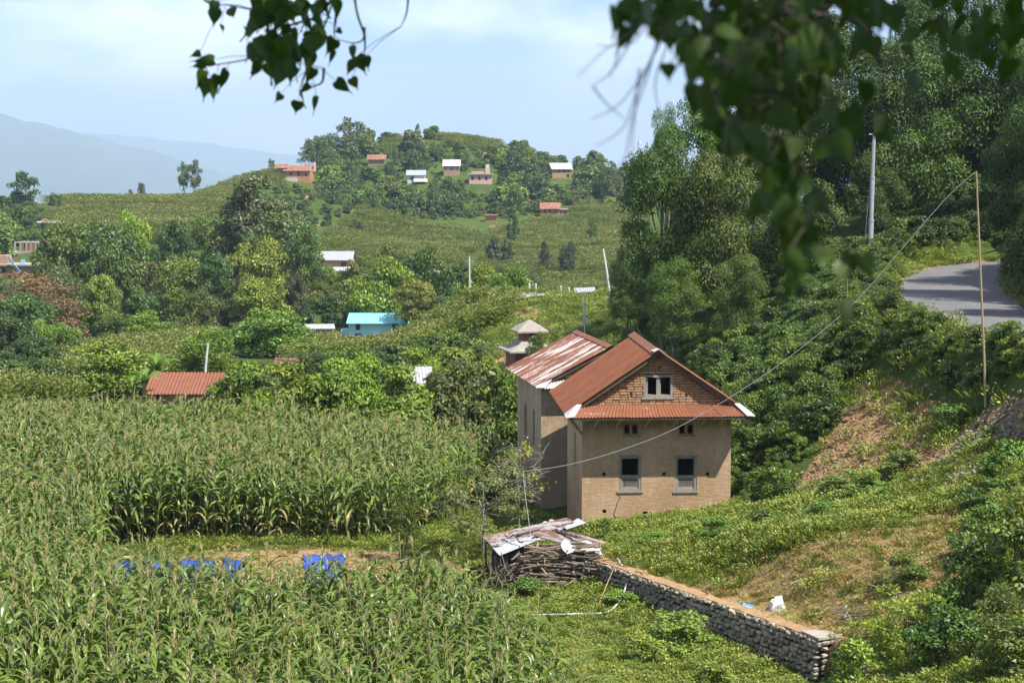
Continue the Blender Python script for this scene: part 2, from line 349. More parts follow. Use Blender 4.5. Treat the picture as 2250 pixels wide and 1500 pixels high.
# ------------------------------------------------------------------ object helpers
def link(o, parent=None):
    COL.objects.link(o)
    if parent is not None: o.parent = parent
    return o
def tag(o, label=None, cat=None, group=None, kind=None):
    if label: o['label'] = label
    if cat: o['category'] = cat
    if group: o['group'] = group
    if kind: o['kind'] = kind
    return o
def thing(name, loc, label, cat, group=None, rz=0.0):
    o = bpy.data.objects.new(name, None); o.empty_display_size = .3
    link(o); o.location = loc; o.rotation_euler = (0, 0, rz)
    return tag(o, label, cat, group)
class MB:
    def __init__(s): s.v = []; s.f = []
    def add(s, vs, fs):
        k = len(s.v); s.v += [tuple(map(float, p)) for p in vs]; s.f += [tuple(i + k for i in q) for q in fs]
    def box(s, c, d, R=None):
        hx, hy, hz_ = d[0] / 2, d[1] / 2, d[2] / 2
        P = [Vector((x, y, z)) for x in (-hx, hx) for y in (-hy, hy) for z in (-hz_, hz_)]
        if R is not None: P = [R @ p for p in P]
        c = Vector(c)
        s.add([p + c for p in P], [(0, 1, 3, 2), (4, 6, 7, 5), (0, 4, 5, 1), (2, 3, 7, 6), (0, 2, 6, 4), (1, 5, 7, 3)])
    def b(s, x0, x1, y0, y1, z0, z1): s.box(((x0 + x1) / 2, (y0 + y1) / 2, (z0 + z1) / 2), (x1 - x0, y1 - y0, z1 - z0))
    def quad(s, a, b, c, d): s.add([a, b, c, d], [(0, 1, 2, 3)])
    def tube(s, pts, r, n=6, cap=True):
        pts = [Vector(p) for p in pts]
        if not isinstance(r, (list, tuple)): r = [r] * len(pts)
        rings = []; prev = None
        for i, p in enumerate(pts):
            d = (pts[min(i + 1, len(pts) - 1)] - pts[max(i - 1, 0)]).normalized()
            if prev is None:
                a = d.cross(Vector((0, 0, 1)));
                if a.length < .1: a = d.cross(Vector((1, 0, 0)))
                a.normalize()
            else: a = (prev - d * prev.dot(d)).normalized()
            prev = a; b = d.cross(a)
            rings.append([p + (a * math.cos(2 * math.pi * k / n) + b * math.sin(2 * math.pi * k / n)) * r[i] for k in range(n)])
        k0 = len(s.v)
        for rg in rings: s.v += [tuple(q) for q in rg]
        for i in range(len(pts) - 1):
            for k in range(n):
                s.f.append((k0 + i * n + k, k0 + i * n + (k + 1) % n, k0 + (i + 1) * n + (k + 1) % n, k0 + (i + 1) * n + k))
        if cap:
            s.f.append(tuple(k0 + k for k in range(n))[::-1]); s.f.append(tuple(k0 + (len(pts) - 1) * n + k for k in range(n)))
    def beam(s, a, b, w, h):
        a = Vector(a); b = Vector(b); d = b - a
        q = d.to_track_quat('X', 'Z').to_matrix()
        s.box((a + b) / 2, (d.length, w, h), q)
    def corr(s, p00, p10, p11, p01, waves, amp, rows=1, seg=6, thick=0.0):
        """corrugated sheet on a bilinear patch; the waves run from the p00-p10 edge to the p01-p11 edge"""
        p00, p10, p11, p01 = map(Vector, (p00, p10, p11, p01))
        nrm = (p10 - p00).cross(p01 - p00).normalized()
        nc = max(2, int(waves * seg)); k0 = len(s.v)
        for j in range(rows + 1):
            w = j / rows
            for i in range(nc + 1):
                u = i / nc
                p = (p00 * (1 - u) + p10 * u) * (1 - w) + (p01 * (1 - u) + p11 * u) * w
                s.v.append(tuple(p + nrm * amp * math.sin(2 * math.pi * waves * u)))
        for j in range(rows):
            for i in range(nc):
                a = k0 + j * (nc + 1) + i; s.f.append((a, a + 1, a + nc + 2, a + nc + 1))
    def mesh(s, name, mat, smooth=False):
        me = bpy.data.meshes.new(name); me.from_pydata(s.v, [], s.f)
        if isinstance(mat, str): mat = M[mat]
        me.materials.append(mat)
        if smooth: me.polygons.foreach_set('use_smooth', [True] * len(me.polygons))
        me.update(); return me
    def build(s, name, mat, parent=None, smooth=False):
        return link(bpy.data.objects.new(name, s.mesh(name, mat, smooth)), parent)
def part(name, mesh, parent, loc=(0, 0, 0), rot=(0, 0, 0), scale=(1, 1, 1)):
    o = bpy.data.objects.new(name, mesh); link(o, parent); o.location = loc; o.rotation_euler = rot; o.scale = scale; return o
def npmesh(name, V, Fc, mats, attrs=None, smooth=False):
    """mesh from arrays: V (n,3), Fc (m,3|4), per-face float attributes"""
    me = bpy.data.meshes.new(name)
    V = np.asarray(V, np.float32); Fc = np.asarray(Fc, np.int32); k = Fc.shape[1]
    me.vertices.add(len(V)); me.vertices.foreach_set('co', V.ravel())
    me.loops.add(Fc.size); me.loops.foreach_set('vertex_index', Fc.ravel())
    me.polygons.add(len(Fc)); me.polygons.foreach_set('loop_start', np.arange(0, Fc.size, k, dtype=np.int32))
    me.polygons.foreach_set('loop_total', np.full(len(Fc), k, np.int32))
    for m in mats: me.materials.append(M[m] if isinstance(m, str) else m)
    for an, (dom, val) in (attrs or {}).items():
        if an == 'material_index': me.polygons.foreach_set('material_index', np.asarray(val, np.int32)); continue
        a = me.attributes.new(an, 'FLOAT', dom); a.data.foreach_set('value', np.asarray(val, np.float32))
    me.update(calc_edges=True); me.validate()
    if smooth: me.polygons.foreach_set('use_smooth', [True] * len(Fc))
    return me

# instancing for stuff
def proto_collection(name, meshes, colors=None):
    c = bpy.data.collections.new(name)
    for i, me in enumerate(meshes):
        o = bpy.data.objects.new('%s_%02d' % (name, i), me); c.objects.link(o)
        if colors: o.color = rgb(colors[i % len(colors)])
    return c
def scatter(name, coll, P, rz, sc, idx, label, tilt=None, cat=None):
    n = len(P); me = bpy.data.meshes.new(name)
    me.vertices.add(n); me.vertices.foreach_set('co', np.asarray(P, np.float32).ravel())
    r = np.zeros((n, 3), np.float32); r[:, 2] = rz
    if tilt is not None: r[:, :2] = tilt
    a = me.attributes.new('rot', 'FLOAT_VECTOR', 'POINT'); a.data.foreach_set('vector', r.ravel())
    scv = np.asarray(sc, np.float32)
    if scv.ndim == 1: scv = np.repeat(scv[:, None], 3, 1)
    a = me.attributes.new('scl', 'FLOAT_VECTOR', 'POINT'); a.data.foreach_set('vector', np.ascontiguousarray(scv).ravel())
    a = me.attributes.new('idx', 'INT', 'POINT'); a.data.foreach_set('value', np.asarray(idx, np.int32))
    o = bpy.data.objects.new(name, me); link(o)
    g = bpy.data.node_groups.new(name, 'GeometryNodeTree')
    g.interface.new_socket('Geometry', in_out='INPUT', socket_type='NodeSocketGeometry')
    g.interface.new_socket('Geometry', in_out='OUTPUT', socket_type='NodeSocketGeometry')
    gi = g.nodes.new('NodeGroupInput'); go = g.nodes.new('NodeGroupOutput')
    ci = g.nodes.new('GeometryNodeCollectionInfo'); ci.inputs['Collection'].default_value = coll
    ci.inputs['Separate Children'].default_value = True; ci.inputs['Reset Children'].default_value = True
    ip = g.nodes.new('GeometryNodeInstanceOnPoints'); ip.inputs['Pick Instance'].default_value = True
    def na(nm, ty):
        q = g.nodes.new('GeometryNodeInputNamedAttribute'); q.data_type = ty; q.inputs['Name'].default_value = nm
        return q.outputs['Attribute']
    g.links.new(gi.outputs[0], ip.inputs['Points']); g.links.new(ci.outputs[0], ip.inputs['Instance'])
    g.links.new(na('rot', 'FLOAT_VECTOR'), ip.inputs['Rotation']); g.links.new(na('scl', 'FLOAT_VECTOR'), ip.inputs['Scale'])
    g.links.new(na('idx', 'INT'), ip.inputs['Instance Index']); g.links.new(ip.outputs[0], go.inputs[0])
    md = o.modifiers.new('scatter', 'NODES'); md.node_group = g
    return tag(o, label, cat, kind='stuff')
def inpoly(x, y, poly):
    r = np.zeros(len(x), bool); n = len(poly)
    for i in range(n):
        x0, y0 = poly[i]; x1, y1 = poly[(i + 1) % n]
        c = ((y0 > y) != (y1 > y)) & (x < (x1 - x0) * (y - y0) / (y1 - y0 + 1e-12) + x0); r ^= c
    return r
def polypts(poly, dx, dy, rng, jit=.35, ang=0.0):
    P = np.array(poly); c = P.mean(0); ca, sa = math.cos(ang), math.sin(ang)
    R = np.hypot(*(P - c).T).max() + 2
    gx_, gy_ = np.meshgrid(np.arange(-R, R, dx), np.arange(-R, R, dy))
    gx_ = gx_.ravel() + rng.uniform(-jit, jit, gx_.size) * dx; gy_ = gy_.ravel() + rng.uniform(-jit, jit, gy_.size) * dy
    x = c[0] + gx_ * ca - gy_ * sa; y = c[1] + gx_ * sa + gy_ * ca
    k = inpoly(x, y, poly); return x[k], y[k]
def uY(*pts): return [((u - 1125) / F * Y, Y) for u, Y in pts]
# ------------------------------------------------------------------ ground
def smooth_mask(u, v, poly, ok, feather=18.0, rng=np.random.default_rng(3)):
    a = np.zeros(len(u))
    for k in range(14):
        th = 2 * math.pi * k / 14; r = feather * (0.35 + 0.65 * (k % 2))
        a += inpoly(u + r * math.cos(th), v + r * math.sin(th), poly)
    return a / 14 * ok
def ground():
    sc = np.concatenate([np.linspace(-3.2, -.36, 34)[:-1], np.linspace(-.36, .36, 385), np.linspace(.36, 3.2, 34)[1:]])
    tr = np.concatenate([np.linspace(math.log(13), math.log(25 + 34), 22)[:-1], np.linspace(math.log(59), math.log(25 + 128), 400)[:-1],
                         np.linspace(math.log(153), math.log(25 + 720), 110)[:-1], np.linspace(math.log(745), math.log(25000), 40)])
    yy = np.exp(tr)[:, None] * np.ones(len(sc))[None]; X = sc[None] * yy; Y = yy - 25
    Z = H(X, Y); nr, ncol = X.shape
    i = np.arange(nr * ncol).reshape(nr, ncol)
    Fc = np.stack([i[:-1, :-1], i[:-1, 1:], i[1:, 1:], i[1:, :-1]], -1).reshape(-1, 4)
    x, y, z = X.ravel(), Y.ravel(), Z.ravel()
    q = np.stack([x, np.maximum(y, 5), z], 1) - CAM
    f = q[:, 1] * cp - q[:, 2] * sp; up = q[:, 1] * sp + q[:, 2] * cp
    u = 1125 + F * q[:, 0] / f; v = 750 - F * up / f
    near = (y > 36) & (y < 128)
    soil = np.zeros(len(x)); dry = np.zeros(len(x))
    def put(arr, poly, ok, amt=1.0, fe=16): arr[:] = np.maximum(arr, amt * smooth_mask(u, v, poly, ok, fe))
    put(soil, [(1725, 1110), (1775, 1035), (1835, 945), (1880, 850), (1960, 830), (2070, 900), (2095, 985), (2010, 1040), (1905, 1080), (1800, 1112)], near & (y > 57), 1.1, 12)
    put(soil, [(2010, 1070), (2080, 960), (2180, 890), (2250, 870), (2300, 900), (2250, 1000), (2130, 1065)], near & (y > 54), .8)
    put(dry, [(1480, 1300), (1620, 1250), (1800, 1180), (1950, 1130), (2120, 1110), (2160, 1250), (2050, 1340), (1900, 1400), (1840, 1420), (1700, 1360)], near & (y < 64), .9, 40)
    put(soil, [(450, 1215), (700, 1205), (900, 1215), (880, 1275), (700, 1290), (230, 1285), (240, 1245)], near, 1.0, 12)
    put(soil, [(960, 1230), (1060, 1175), (1075, 1240), (1010, 1260)], near, .8, 10)
    put(soil, [(1020, 765), (1120, 770), (1120, 800), (1040, 800)], near & (y > 80), 1.0, 10)
    put(soil, [(1085, 664), (1125, 660), (1160, 690), (1240, 725), (1300, 735), (1300, 742), (1225, 732), (1130, 700)], (y > 100) & (y < 190), .7, 8)
    put(soil, [(1135, 680), (1160, 668), (1200, 690), (1180, 700)], (y > 100) & (y < 190), .9, 8)
    for cx, cyy, w, h in ((1068, 345, 10, 14), (1135, 405, 30, 9), (1145, 375, 28, 9), (780, 462, 26, 5), (690, 430, 22, 6), (885, 358, 16, 7), (905, 372, 10, 12),
                          (1088, 500, 20, 5), (1130, 560, 30, 6), (700, 490, 10, 8), (820, 440, 12, 5), (1210, 370, 12, 7), (640, 470, 14, 5)):
        put(soil, [(cx + w * math.cos(a), cyy + h * math.sin(a)) for a in np.linspace(0, 6.0, 10)], (y > 330) & (y < 640), .9, 5)
    qx, qy = x - W0[0], y - W0[1]; d = qx * WN[0] + qy * WN[1]; a = qx * WD[0] + qy * WD[1]
    soil = np.maximum(soil, .95 * sm(.05, .3, d) * (1 - sm(.45, 1.1, d)) * sm(-.6, 0, a) * (1 - sm(WL, WL + 1.5, a)))
    rd = np.full(len(x), 99.0); k = (y < 130) & (x > 5); rd[k] = road_dist(x[k], y[k])
    soil = np.maximum(soil, .7 * (1 - sm(2.6, 3.4, rd)))
    me = npmesh('ground', np.stack([x, y, z], 1), Fc, [ground_mat()], {'soil': ('POINT', soil), 'dry': ('POINT', dry)}, True)
    tag(link(bpy.data.objects.new('ground', me)), kind='structure')
def ground_mat():
    m, t, b = newmat('ground_cover')
    c = coords(t, 'Object')
    n1 = noise(t, .55, 8, .65, c); n2 = noise(t, 4.5, 8, .7, c)
    g = ramp(t, n1, [(.25, (.030, .050, .012)), (.5, (.060, .092, .022)), (.8, (.11, .13, .035))])
    g = mixc(t, .8, g, ramp(t, noise(t, .045, 6, .7, c), [(.3, (.55, .7, .6)), (.7, (1.3, 1.2, 1.0))]), 'MULTIPLY')
    g = mixc(t, .6, g, ramp(t, n2, [(.25, (.5, .5, .45)), (.75, (1.4, 1.4, 1.2))]), 'MULTIPLY')
    s = ramp(t, n2, [(.25, (.23, .14, .07)), (.75, (.40, .27, .145))])
    dr = ramp(t, n2, [(.25, (.12, .095, .035)), (.5, (.23, .165, .075)), (.8, (.32, .24, .12))])
    def at_(nm):
        a = t.nodes.new('ShaderNodeAttribute'); a.attribute_name = nm
        r = N(t, 'ShaderNodeMath', operation='MULTIPLY_ADD'); t.links.new(n2, r.inputs[0]); r.inputs[1].default_value = 1.4
        t.links.new(a.outputs['Fac'], r.inputs[2])
        return ramp(t, r.outputs[0], [(1.0 / 2.4 * 2.4 * .4 + .55, (0, 0, 0)), (1.0, (1, 1, 1))]) if False else (a, r.outputs[0])
    def mask(nm):
        a, r = at_(nm)
        mr = N(t, 'ShaderNodeMapRange'); mr.inputs['From Min'].default_value = 1.05; mr.inputs['From Max'].default_value = 1.35
        t.links.new(r, mr.inputs['Value'])
        return mr.outputs[0]
    col = mixc(t, mask('dry'), g, dr); col = mixc(t, mask('soil'), col, s)
    t.links.new(col, b.inputs['Base Color']); b.inputs['Roughness'].default_value = 1.0; b.inputs['Specular IOR Level'].default_value = .1
    bump(t, b, n2, .9, .12)
    return m
ground()

def road():
    n = len(RC); T = np.gradient(RC, axis=0); T /= np.linalg.norm(T, axis=1)[:, None]; Nn = np.stack([T[:, 1], -T[:, 0]], 1)
    V = []; Fc = []
    for i in range(n):
        w = 2.25 + .12 * math.sin(i * 1.7) + .07 * math.sin(i * 4.1)
        for j, o in enumerate((-1, -.5, 0, .5, 1)):
            p = RC[i] + Nn[i] * w * o; V.append((p[0], p[1], ROADZ + .03 * (1 - abs(o))))
    for i in range(n - 1):
        for j in range(4): a = i * 5 + j; Fc.append((a, a + 1, a + 6, a + 5))
    me = npmesh('road', V, Fc, ['asphalt'], None, True)
    tag(link(bpy.data.objects.new('road', me)), kind='structure')
road()

def mountains():
    m = vary('forest_hill', [(.3, (.035, .06, .03)), (.7, (.07, .10, .05))], .004, 1.0)
    rng = np.random.default_rng(5)
    def ridge(Y0, prof, depth, name, seed):
        us = np.linspace(-1400, 3600, 220); vs = np.interp(us, [p[0] for p in prof], [p[1] for p in prof])
        rr = np.random.default_rng(seed)
        for k in range(1, 7):
            a = 11.0 / k; fq = .004 * 1.9 ** k
            vs = vs + a * .5 * np.sin(us * fq + rr.uniform(0, 6))
        V = []; rows = 14
        for j in range(rows + 1):
            w = j / rows
            for i, u in enumerate(us):
                Y = Y0 - depth * (1 - w) + 140 * math.sin(i * .23 + j * .3) * (1 - w)
                p = at(u, vs[i], Y0); z = p[2]
                V.append(((u - 1125) / F * Y, Y, -310 + (z + 310) * (w ** 1.15) * (1 + .14 * (1 - w) * w * 4 * math.sin(i * .35 + seed + j * .2))))
        for i, u in enumerate(us):
            p = at(u, vs[i], Y0); V.append(((u - 1125) / F * (Y0 + depth * .6), Y0 + depth * .6, -310))
        nc = len(us); Fc = [(j * nc + i, j * nc + i + 1, (j + 1) * nc + i + 1, (j + 1) * nc + i) for j in range(rows + 1) for i in range(nc - 1)]
        tag(link(bpy.data.objects.new(name, npmesh(name, V, Fc, [m], None, True))), kind='structure')
    ridge(10800, [(-1400, 180), (-300, 225), (0, 246), (70, 268), (160, 290), (260, 318), (420, 362), (600, 400), (900, 425), (3600, 440)], 4200, 'mountain', 1)
    ridge(17000, [(-1400, 330), (0, 330), (190, 297), (330, 305), (480, 322), (640, 342), (900, 380), (1300, 395), (1500, 400), (3600, 380)], 4200, 'mountain_beyond', 2)
mountains()

def haze():
    mb = MB(); mb.b(-14500, 18500, -260, 25500, -340, 620)
    m = bpy.data.materials.new('haze'); m.use_nodes = True; t = m.node_tree; t.nodes.clear()
    o = t.nodes.new('ShaderNodeOutputMaterial'); p = t.nodes.new('ShaderNodeVolumePrincipled')
    p.inputs['Color'].default_value = (.60, .79, 1.0, 1); p.inputs['Density'].default_value = HAZE_D; p.inputs['Anisotropy'].default_value = 0.0
    t.links.new(p.outputs[0], o.inputs['Volume'])
    h = mb.build('haze', m); tag(h, 'thin blue summer haze filling the valley air', kind='stuff')
HAZE_D = 0.000125
haze()
# ------------------------------------------------------------------ plants: meshes
def leaves_mesh(name, P, D, Nv, Ln, Wd, tint, mat, fold=.25, droop=0.0, extra=None):
    """leaf blades: base P, direction D, face normal Nv, length, width"""
    P, D, Nv = (np.asarray(q, float) for q in (P, D, Nv))
    D = D / np.linalg.norm(D, axis=1)[:, None]
    B = np.cross(D, Nv); B /= (np.linalg.norm(B, axis=1)[:, None] + 1e-9); Nn = np.cross(B, D)
    L_ = np.asarray(Ln)[:, None]; w = np.asarray(Wd)[:, None] / 2; n = len(P)
    mid = P + D * L_ * .45
    V = np.stack([P, mid + B * w + Nn * w * fold, P + D * L_ - np.array([0, 0, 1]) * L_ * droop, mid - B * w + Nn * w * fold], 1).reshape(-1, 3)
    i = np.arange(n)[:, None] * 4
    Fc = np.concatenate([i + np.array([[0, 1, 2]]), i + np.array([[0, 2, 3]])], 1).reshape(-1, 3)
    return npmesh(name, V, Fc, [mat], {'tint': ('FACE', np.repeat(tint, 2))})
def unit(v): return v / (np.linalg.norm(v, axis=1)[:, None] + 1e-9)
def blob_crown(rng, nb, prof, c0, rb, flat=1.0, fill=.62):
    """blob centres and radii inside a unit crown (width 1, from c0 to 1 in z); prof(t) gives the half-width along the height"""
    B = []
    while len(B) < nb:
        t = rng.uniform(0, 1); w = prof(t); a = rng.uniform(0, 2 * math.pi); q = w * math.sqrt(rng.uniform(.12, 1)) * .86
        if rng.uniform() > w * 2 + .15: continue
        r = rng.uniform(*rb); B.append((q * math.cos(a), q * math.sin(a), c0 + (1 - c0) * t * (1 - r * .6) , r))
    return np.array(B)
def crown_mesh(name, rng, B, n, leaf, mat='leaf', aspect=.5, flat=.75, up=.25, droop=.25, wild=.6, inner=.2, tintvar=.22, tang=True):
    wgt = B[:, 3] ** 2; k = rng.choice(len(B), n, p=wgt / wgt.sum())
    d = unit(rng.normal(size=(n, 3))); d[:, 2] = np.where(d[:, 2] < -.35, -d[:, 2] * .6, d[:, 2]); d = unit(d)
    r = B[k, 3] * (1 - np.abs(rng.normal(0, inner, n)).clip(0, .95)) * rng.uniform(.85, 1.12, n)
    P = B[k, :3] + d * r[:, None] * np.array([1, 1, flat])
    if tang:                                                 # blades lie along the clump's surface and hang
        q = rng.normal(size=(n, 3)); q -= (q * d).sum(1)[:, None] * d
        Dv = unit(q) + d * .4 + rng.normal(size=(n, 3)) * wild * .4 + np.array([0, 0, up - droop])
        Nv = d * 1.3 + np.array([0, 0, .45]) + rng.normal(size=(n, 3)) * .35
    else:
        Dv = d * .8 + rng.normal(size=(n, 3)) * wild + np.array([0, 0, up]); Nv = d + np.array([0, 0, .3]) + rng.normal(size=(n, 3)) * .5
    tint = (.45 + rng.normal(0, tintvar, n) + (rng.uniform(-.16, .16, len(B)))[k]).clip(0, 1)
    Ln = leaf * rng.uniform(.65, 1.3, n)
    return leaves_mesh(name, P, Dv, Nv, Ln, Ln * aspect * rng.uniform(.8, 1.2, n), tint, mat)
def trunk_mesh(name, rng, B, c0, r0, mat='bark', limbs=9, lean=.03):
    mb = MB(); top = Vector((rng.uniform(-lean, lean), rng.uniform(-lean, lean), c0 + (1 - c0) * .45))
    mid = Vector((rng.uniform(-lean, lean), rng.uniform(-lean, lean), top.z * .55))
    mb.tube([(0, 0, -.04), (0, 0, .02), mid, top, (top.x, top.y, min(.9, top.z + .25))], [r0 * 1.5, r0 * 1.1, r0 * .8, r0 * .55, r0 * .15], 7)
    for i in rng.permutation(len(B))[:limbs]:
        e = Vector(B[i, :3]); s = Vector((0, 0, 0)).lerp(top, rng.uniform(.5, 1.0)); s = mid.lerp(top, rng.uniform(0, 1))
        mb.tube([s, s.lerp(e, .5) + Vector((0, 0, -.02)), e], [r0 * .42, r0 * .28, r0 * .1], 5, False)
    return mb.mesh(name, mat)
KIND = {}
def kind(key, nvar, nb, n, leaf, prof, c0, rb, r0, seed, mat='leaf', barkm='bark', **kw):
    out = []
    for i in range(nvar):
        rng = np.random.default_rng(seed * 100 + i); B = blob_crown(rng, nb, prof, c0, rb)
        out.append((crown_mesh('crown', rng, B, n, leaf, mat, **kw), trunk_mesh('trunk', rng, B, c0, r0, barkm)))
    KIND[key] = out
egg = lambda t: .5 * math.sqrt(max(0, 1 - ((t - .42) / .62) ** 2))
dome = lambda t: .5 * math.sqrt(max(0, 1 - (max(0, t - .25) / .78) ** 2)) * (.72 + .28 * min(1, t * 4))
tall = lambda t: .5 * (max(0, math.sin(math.pi * min(1, .12 + t * .86)))) ** .6
cone = lambda t: .5 * (1 - t * .75) * (.7 + .3 * math.sin(t * 21))
kind('broad_near', 3, 52, 34000, .025, egg, .10, (.12, .20), .020, 1, 'leaf_gloss', droop=.45, wild=.5, aspect=.42)
kind('tall_near', 3, 64, 40000, .024, tall, .06, (.11, .19), .013, 2, 'leaf_gloss', 'bark_pale', droop=.3, aspect=.45)
kind('hedge_near', 3, 34, 9000, .062, dome, .02, (.12, .22), .018, 3, 'leaf_gloss', droop=.4, aspect=.5, wild=.5)
kind('shoot_tree', 4, 50, 14000, .046, dome, .0, (.12, .21), .030, 4, 'leaf', up=.75, droop=0, wild=.7, aspect=.55, inner=.16, tintvar=.2, flat=.9)
kind('broad_mid', 4, 46, 12000, .042, egg, .08, (.09, .18), .022, 5, aspect=.5, wild=.6)
kind('airy_mid', 3, 34, 6500, .045, tall, .14, (.08, .16), .020, 6, 'leaf', aspect=.5, wild=.7, inner=.3)
kind('feather_mid', 2, 60, 10000, .035, dome, .05, (.07, .15), .02, 7, aspect=.35, wild=.8, inner=.3)
kind('round_far', 4, 22, 2200, .10, egg, .03, (.13, .22), .028, 8, aspect=.6)
kind('tall_far', 4, 30, 2400, .075, tall, .06, (.10, .19), .022, 9, aspect=.55)
kind('pine_far', 3, 34, 2600, .07, cone, .12, (.08, .16), .022, 10, aspect=.35, droop=.1)
kind('shrub', 4, 24, 4000, .066, dome, .0, (.10, .19), .018, 11, 'leaf', up=.35, droop=.1, aspect=.5)
kind('shrub_fine', 3, 26, 4200, .055, dome, .0, (.08, .17), .014, 12, 'leaf', up=.6, droop=0, aspect=.25)
def tree(name, key, base, h, w, color, label, group=None, cat='tree', rz=None, rnd=random.Random(7), var=None, squash=1.0):
    crown, trunk = KIND[key][rnd.randrange(len(KIND[key])) if var is None else var % len(KIND[key])]
    o = thing(name, base, label, cat, group, rnd.uniform(0, 6.28) if rz is None else rz)
    ch = min(h, 1.45 * w + .35 * max(0, h - 1.45 * w))        # a crown keeps its shape, a tall tree gets more stem
    c = part('crown', crown, o, (0, 0, h - ch), scale=(w, w * squash, ch)); c.color = rgb([q * rnd.uniform(.9, 1.1) for q in color])
    part('trunk', trunk, o, scale=(max(w, h * .6), max(w, h * .6), h))
    return o
def ptree(name, key, u0, u1, vt, vb, Y, color, label, group=None, cat='tree', **k):
    """tree whose foot stands on the ground at distance Y below pixel column (u0+u1)/2; size from its pixel box"""
    g = gp((u0 + u1) / 2, Y); m = Y / F
    top = at((u0 + u1) / 2, vt, Y)[2]
    return tree(name, key, (g.x, g.y, g.z - .05), max(.6, top - g.z), (u1 - u0) * m * 1.02, color, label, group, cat, **k)

# ------------------------------------------------------------------ corn
def corn_leaf(rng, L_=.8, w=.085, up=1.05, bend=2.1, seg=6):
    """arched blade along +x from the origin, folded along its midrib; returns verts, faces"""
    V = []; p = np.zeros(2); th = up; ds = L_ / seg; tw = rng.uniform(-.5, .5)
    for i in range(seg + 1):
        f = i / seg; ww = w * (1 - .15 * (1 - f)) * math.sqrt(max(0.0, 1 - f ** 2.2)) * (.55 + .45 * min(1, f * 5)) / 2
        a = tw * f; wav = .012 * math.sin(i * 2.3 + tw * 9)
        V += [(p[0], ww * math.cos(a), p[1] + ww * .45 + ww * math.sin(a) + wav), (p[0], 0, p[1]), (p[0], -ww * math.cos(a), p[1] + ww * .45 - ww * math.sin(a) - wav)]
        th -= bend / seg * (.4 + 1.2 * f); p = p + ds * np.array([math.cos(th), math.sin(th)])
    Fc = []
    for i in range(seg):
        for j in (0, 1): a = i * 3 + j; Fc.append((a, a + 1, a + 4, a + 3))
    return np.array(V), np.array(Fc)
def corn_tassel(rng):
    mb = MB(); mb.tube([(0, 0, -.12), (0, 0, .12), (.01, 0, .30)], [.006, .006, .003], 4)
    for i in range(7):
        a = rng.uniform(0, 6.28); l = rng.uniform(.13, .21); o = rng.uniform(.15, .5); z0 = rng.uniform(.0, .1)
        d = Vector((math.cos(a) * o, math.sin(a) * o, 1)).normalized()
        mb.tube([(0, 0, z0), d * l * .6 + Vector((0, 0, z0)), d * l + Vector((math.cos(a) * .03, math.sin(a) * .03, z0 - .01))], [.003, .006, .003], 3, False)
    return mb
CRNG = np.random.default_rng(21)
LEAFV = []          # shared blades
for i in range(7):
    LEAFV.append(corn_leaf(CRNG, CRNG.uniform(.70, .95), CRNG.uniform(.075, .105), CRNG.uniform(.85, 1.2), CRNG.uniform(1.9, 3.0)))
LEAFM = [npmesh('corn_blade', v, f, ['corn_leaf'], {'tint': ('FACE', np.full(len(f), .3 + .07 * i)), 'dry': ('FACE', np.zeros(len(f)))}, True) for i, (v, f) in enumerate(LEAFV)]
LEAFD = [npmesh('corn_blade_dry', v, f, ['corn_leaf'], {'tint': ('FACE', np.full(len(f), .6)), 'dry': ('FACE', np.full(len(f), .85))}, True) for v, f in LEAFV[:2]]
TASM = [corn_tassel(CRNG).mesh('tassel', 'tassel') for _ in range(4)]
def stalk_mb(rng, h=1.95):
    mb = MB(); b = [rng.uniform(-.04, .04) for _ in range(2)]
    mb.tube([(0, 0, -.1), (b[0] * .3, b[1] * .3, h * .5), (b[0], b[1], h)], [.017, .014, .007], 5, False); return mb, b
STKM = []
for _ in range(4):
    mb, b = stalk_mb(CRNG); STKM.append((mb.mesh('stalk', 'stalk'), b))
CORN_COL = (.058, .118, .026)
def corn_layout(rng, n=11, h=1.95):
    """list of (leaf variant, dry?, z, azimuth, scale)"""
    a0 = rng.uniform(0, 6.28); out = []
    for i in range(n):
        f = i / (n - 1); z = .25 + f * (h - .30)
        dry = (i < 2 and rng.uniform() < .75) or (i == 2 and rng.uniform() < .3)
        out.append((int(rng.integers(7)), dry, z, a0 + math.pi * i + rng.uniform(-.55, .55), (.75 + .5 * math.sin(math.pi * (.15 + .75 * f))) * rng.uniform(.9, 1.1) * (1 if f < .9 else .75)))
    return out
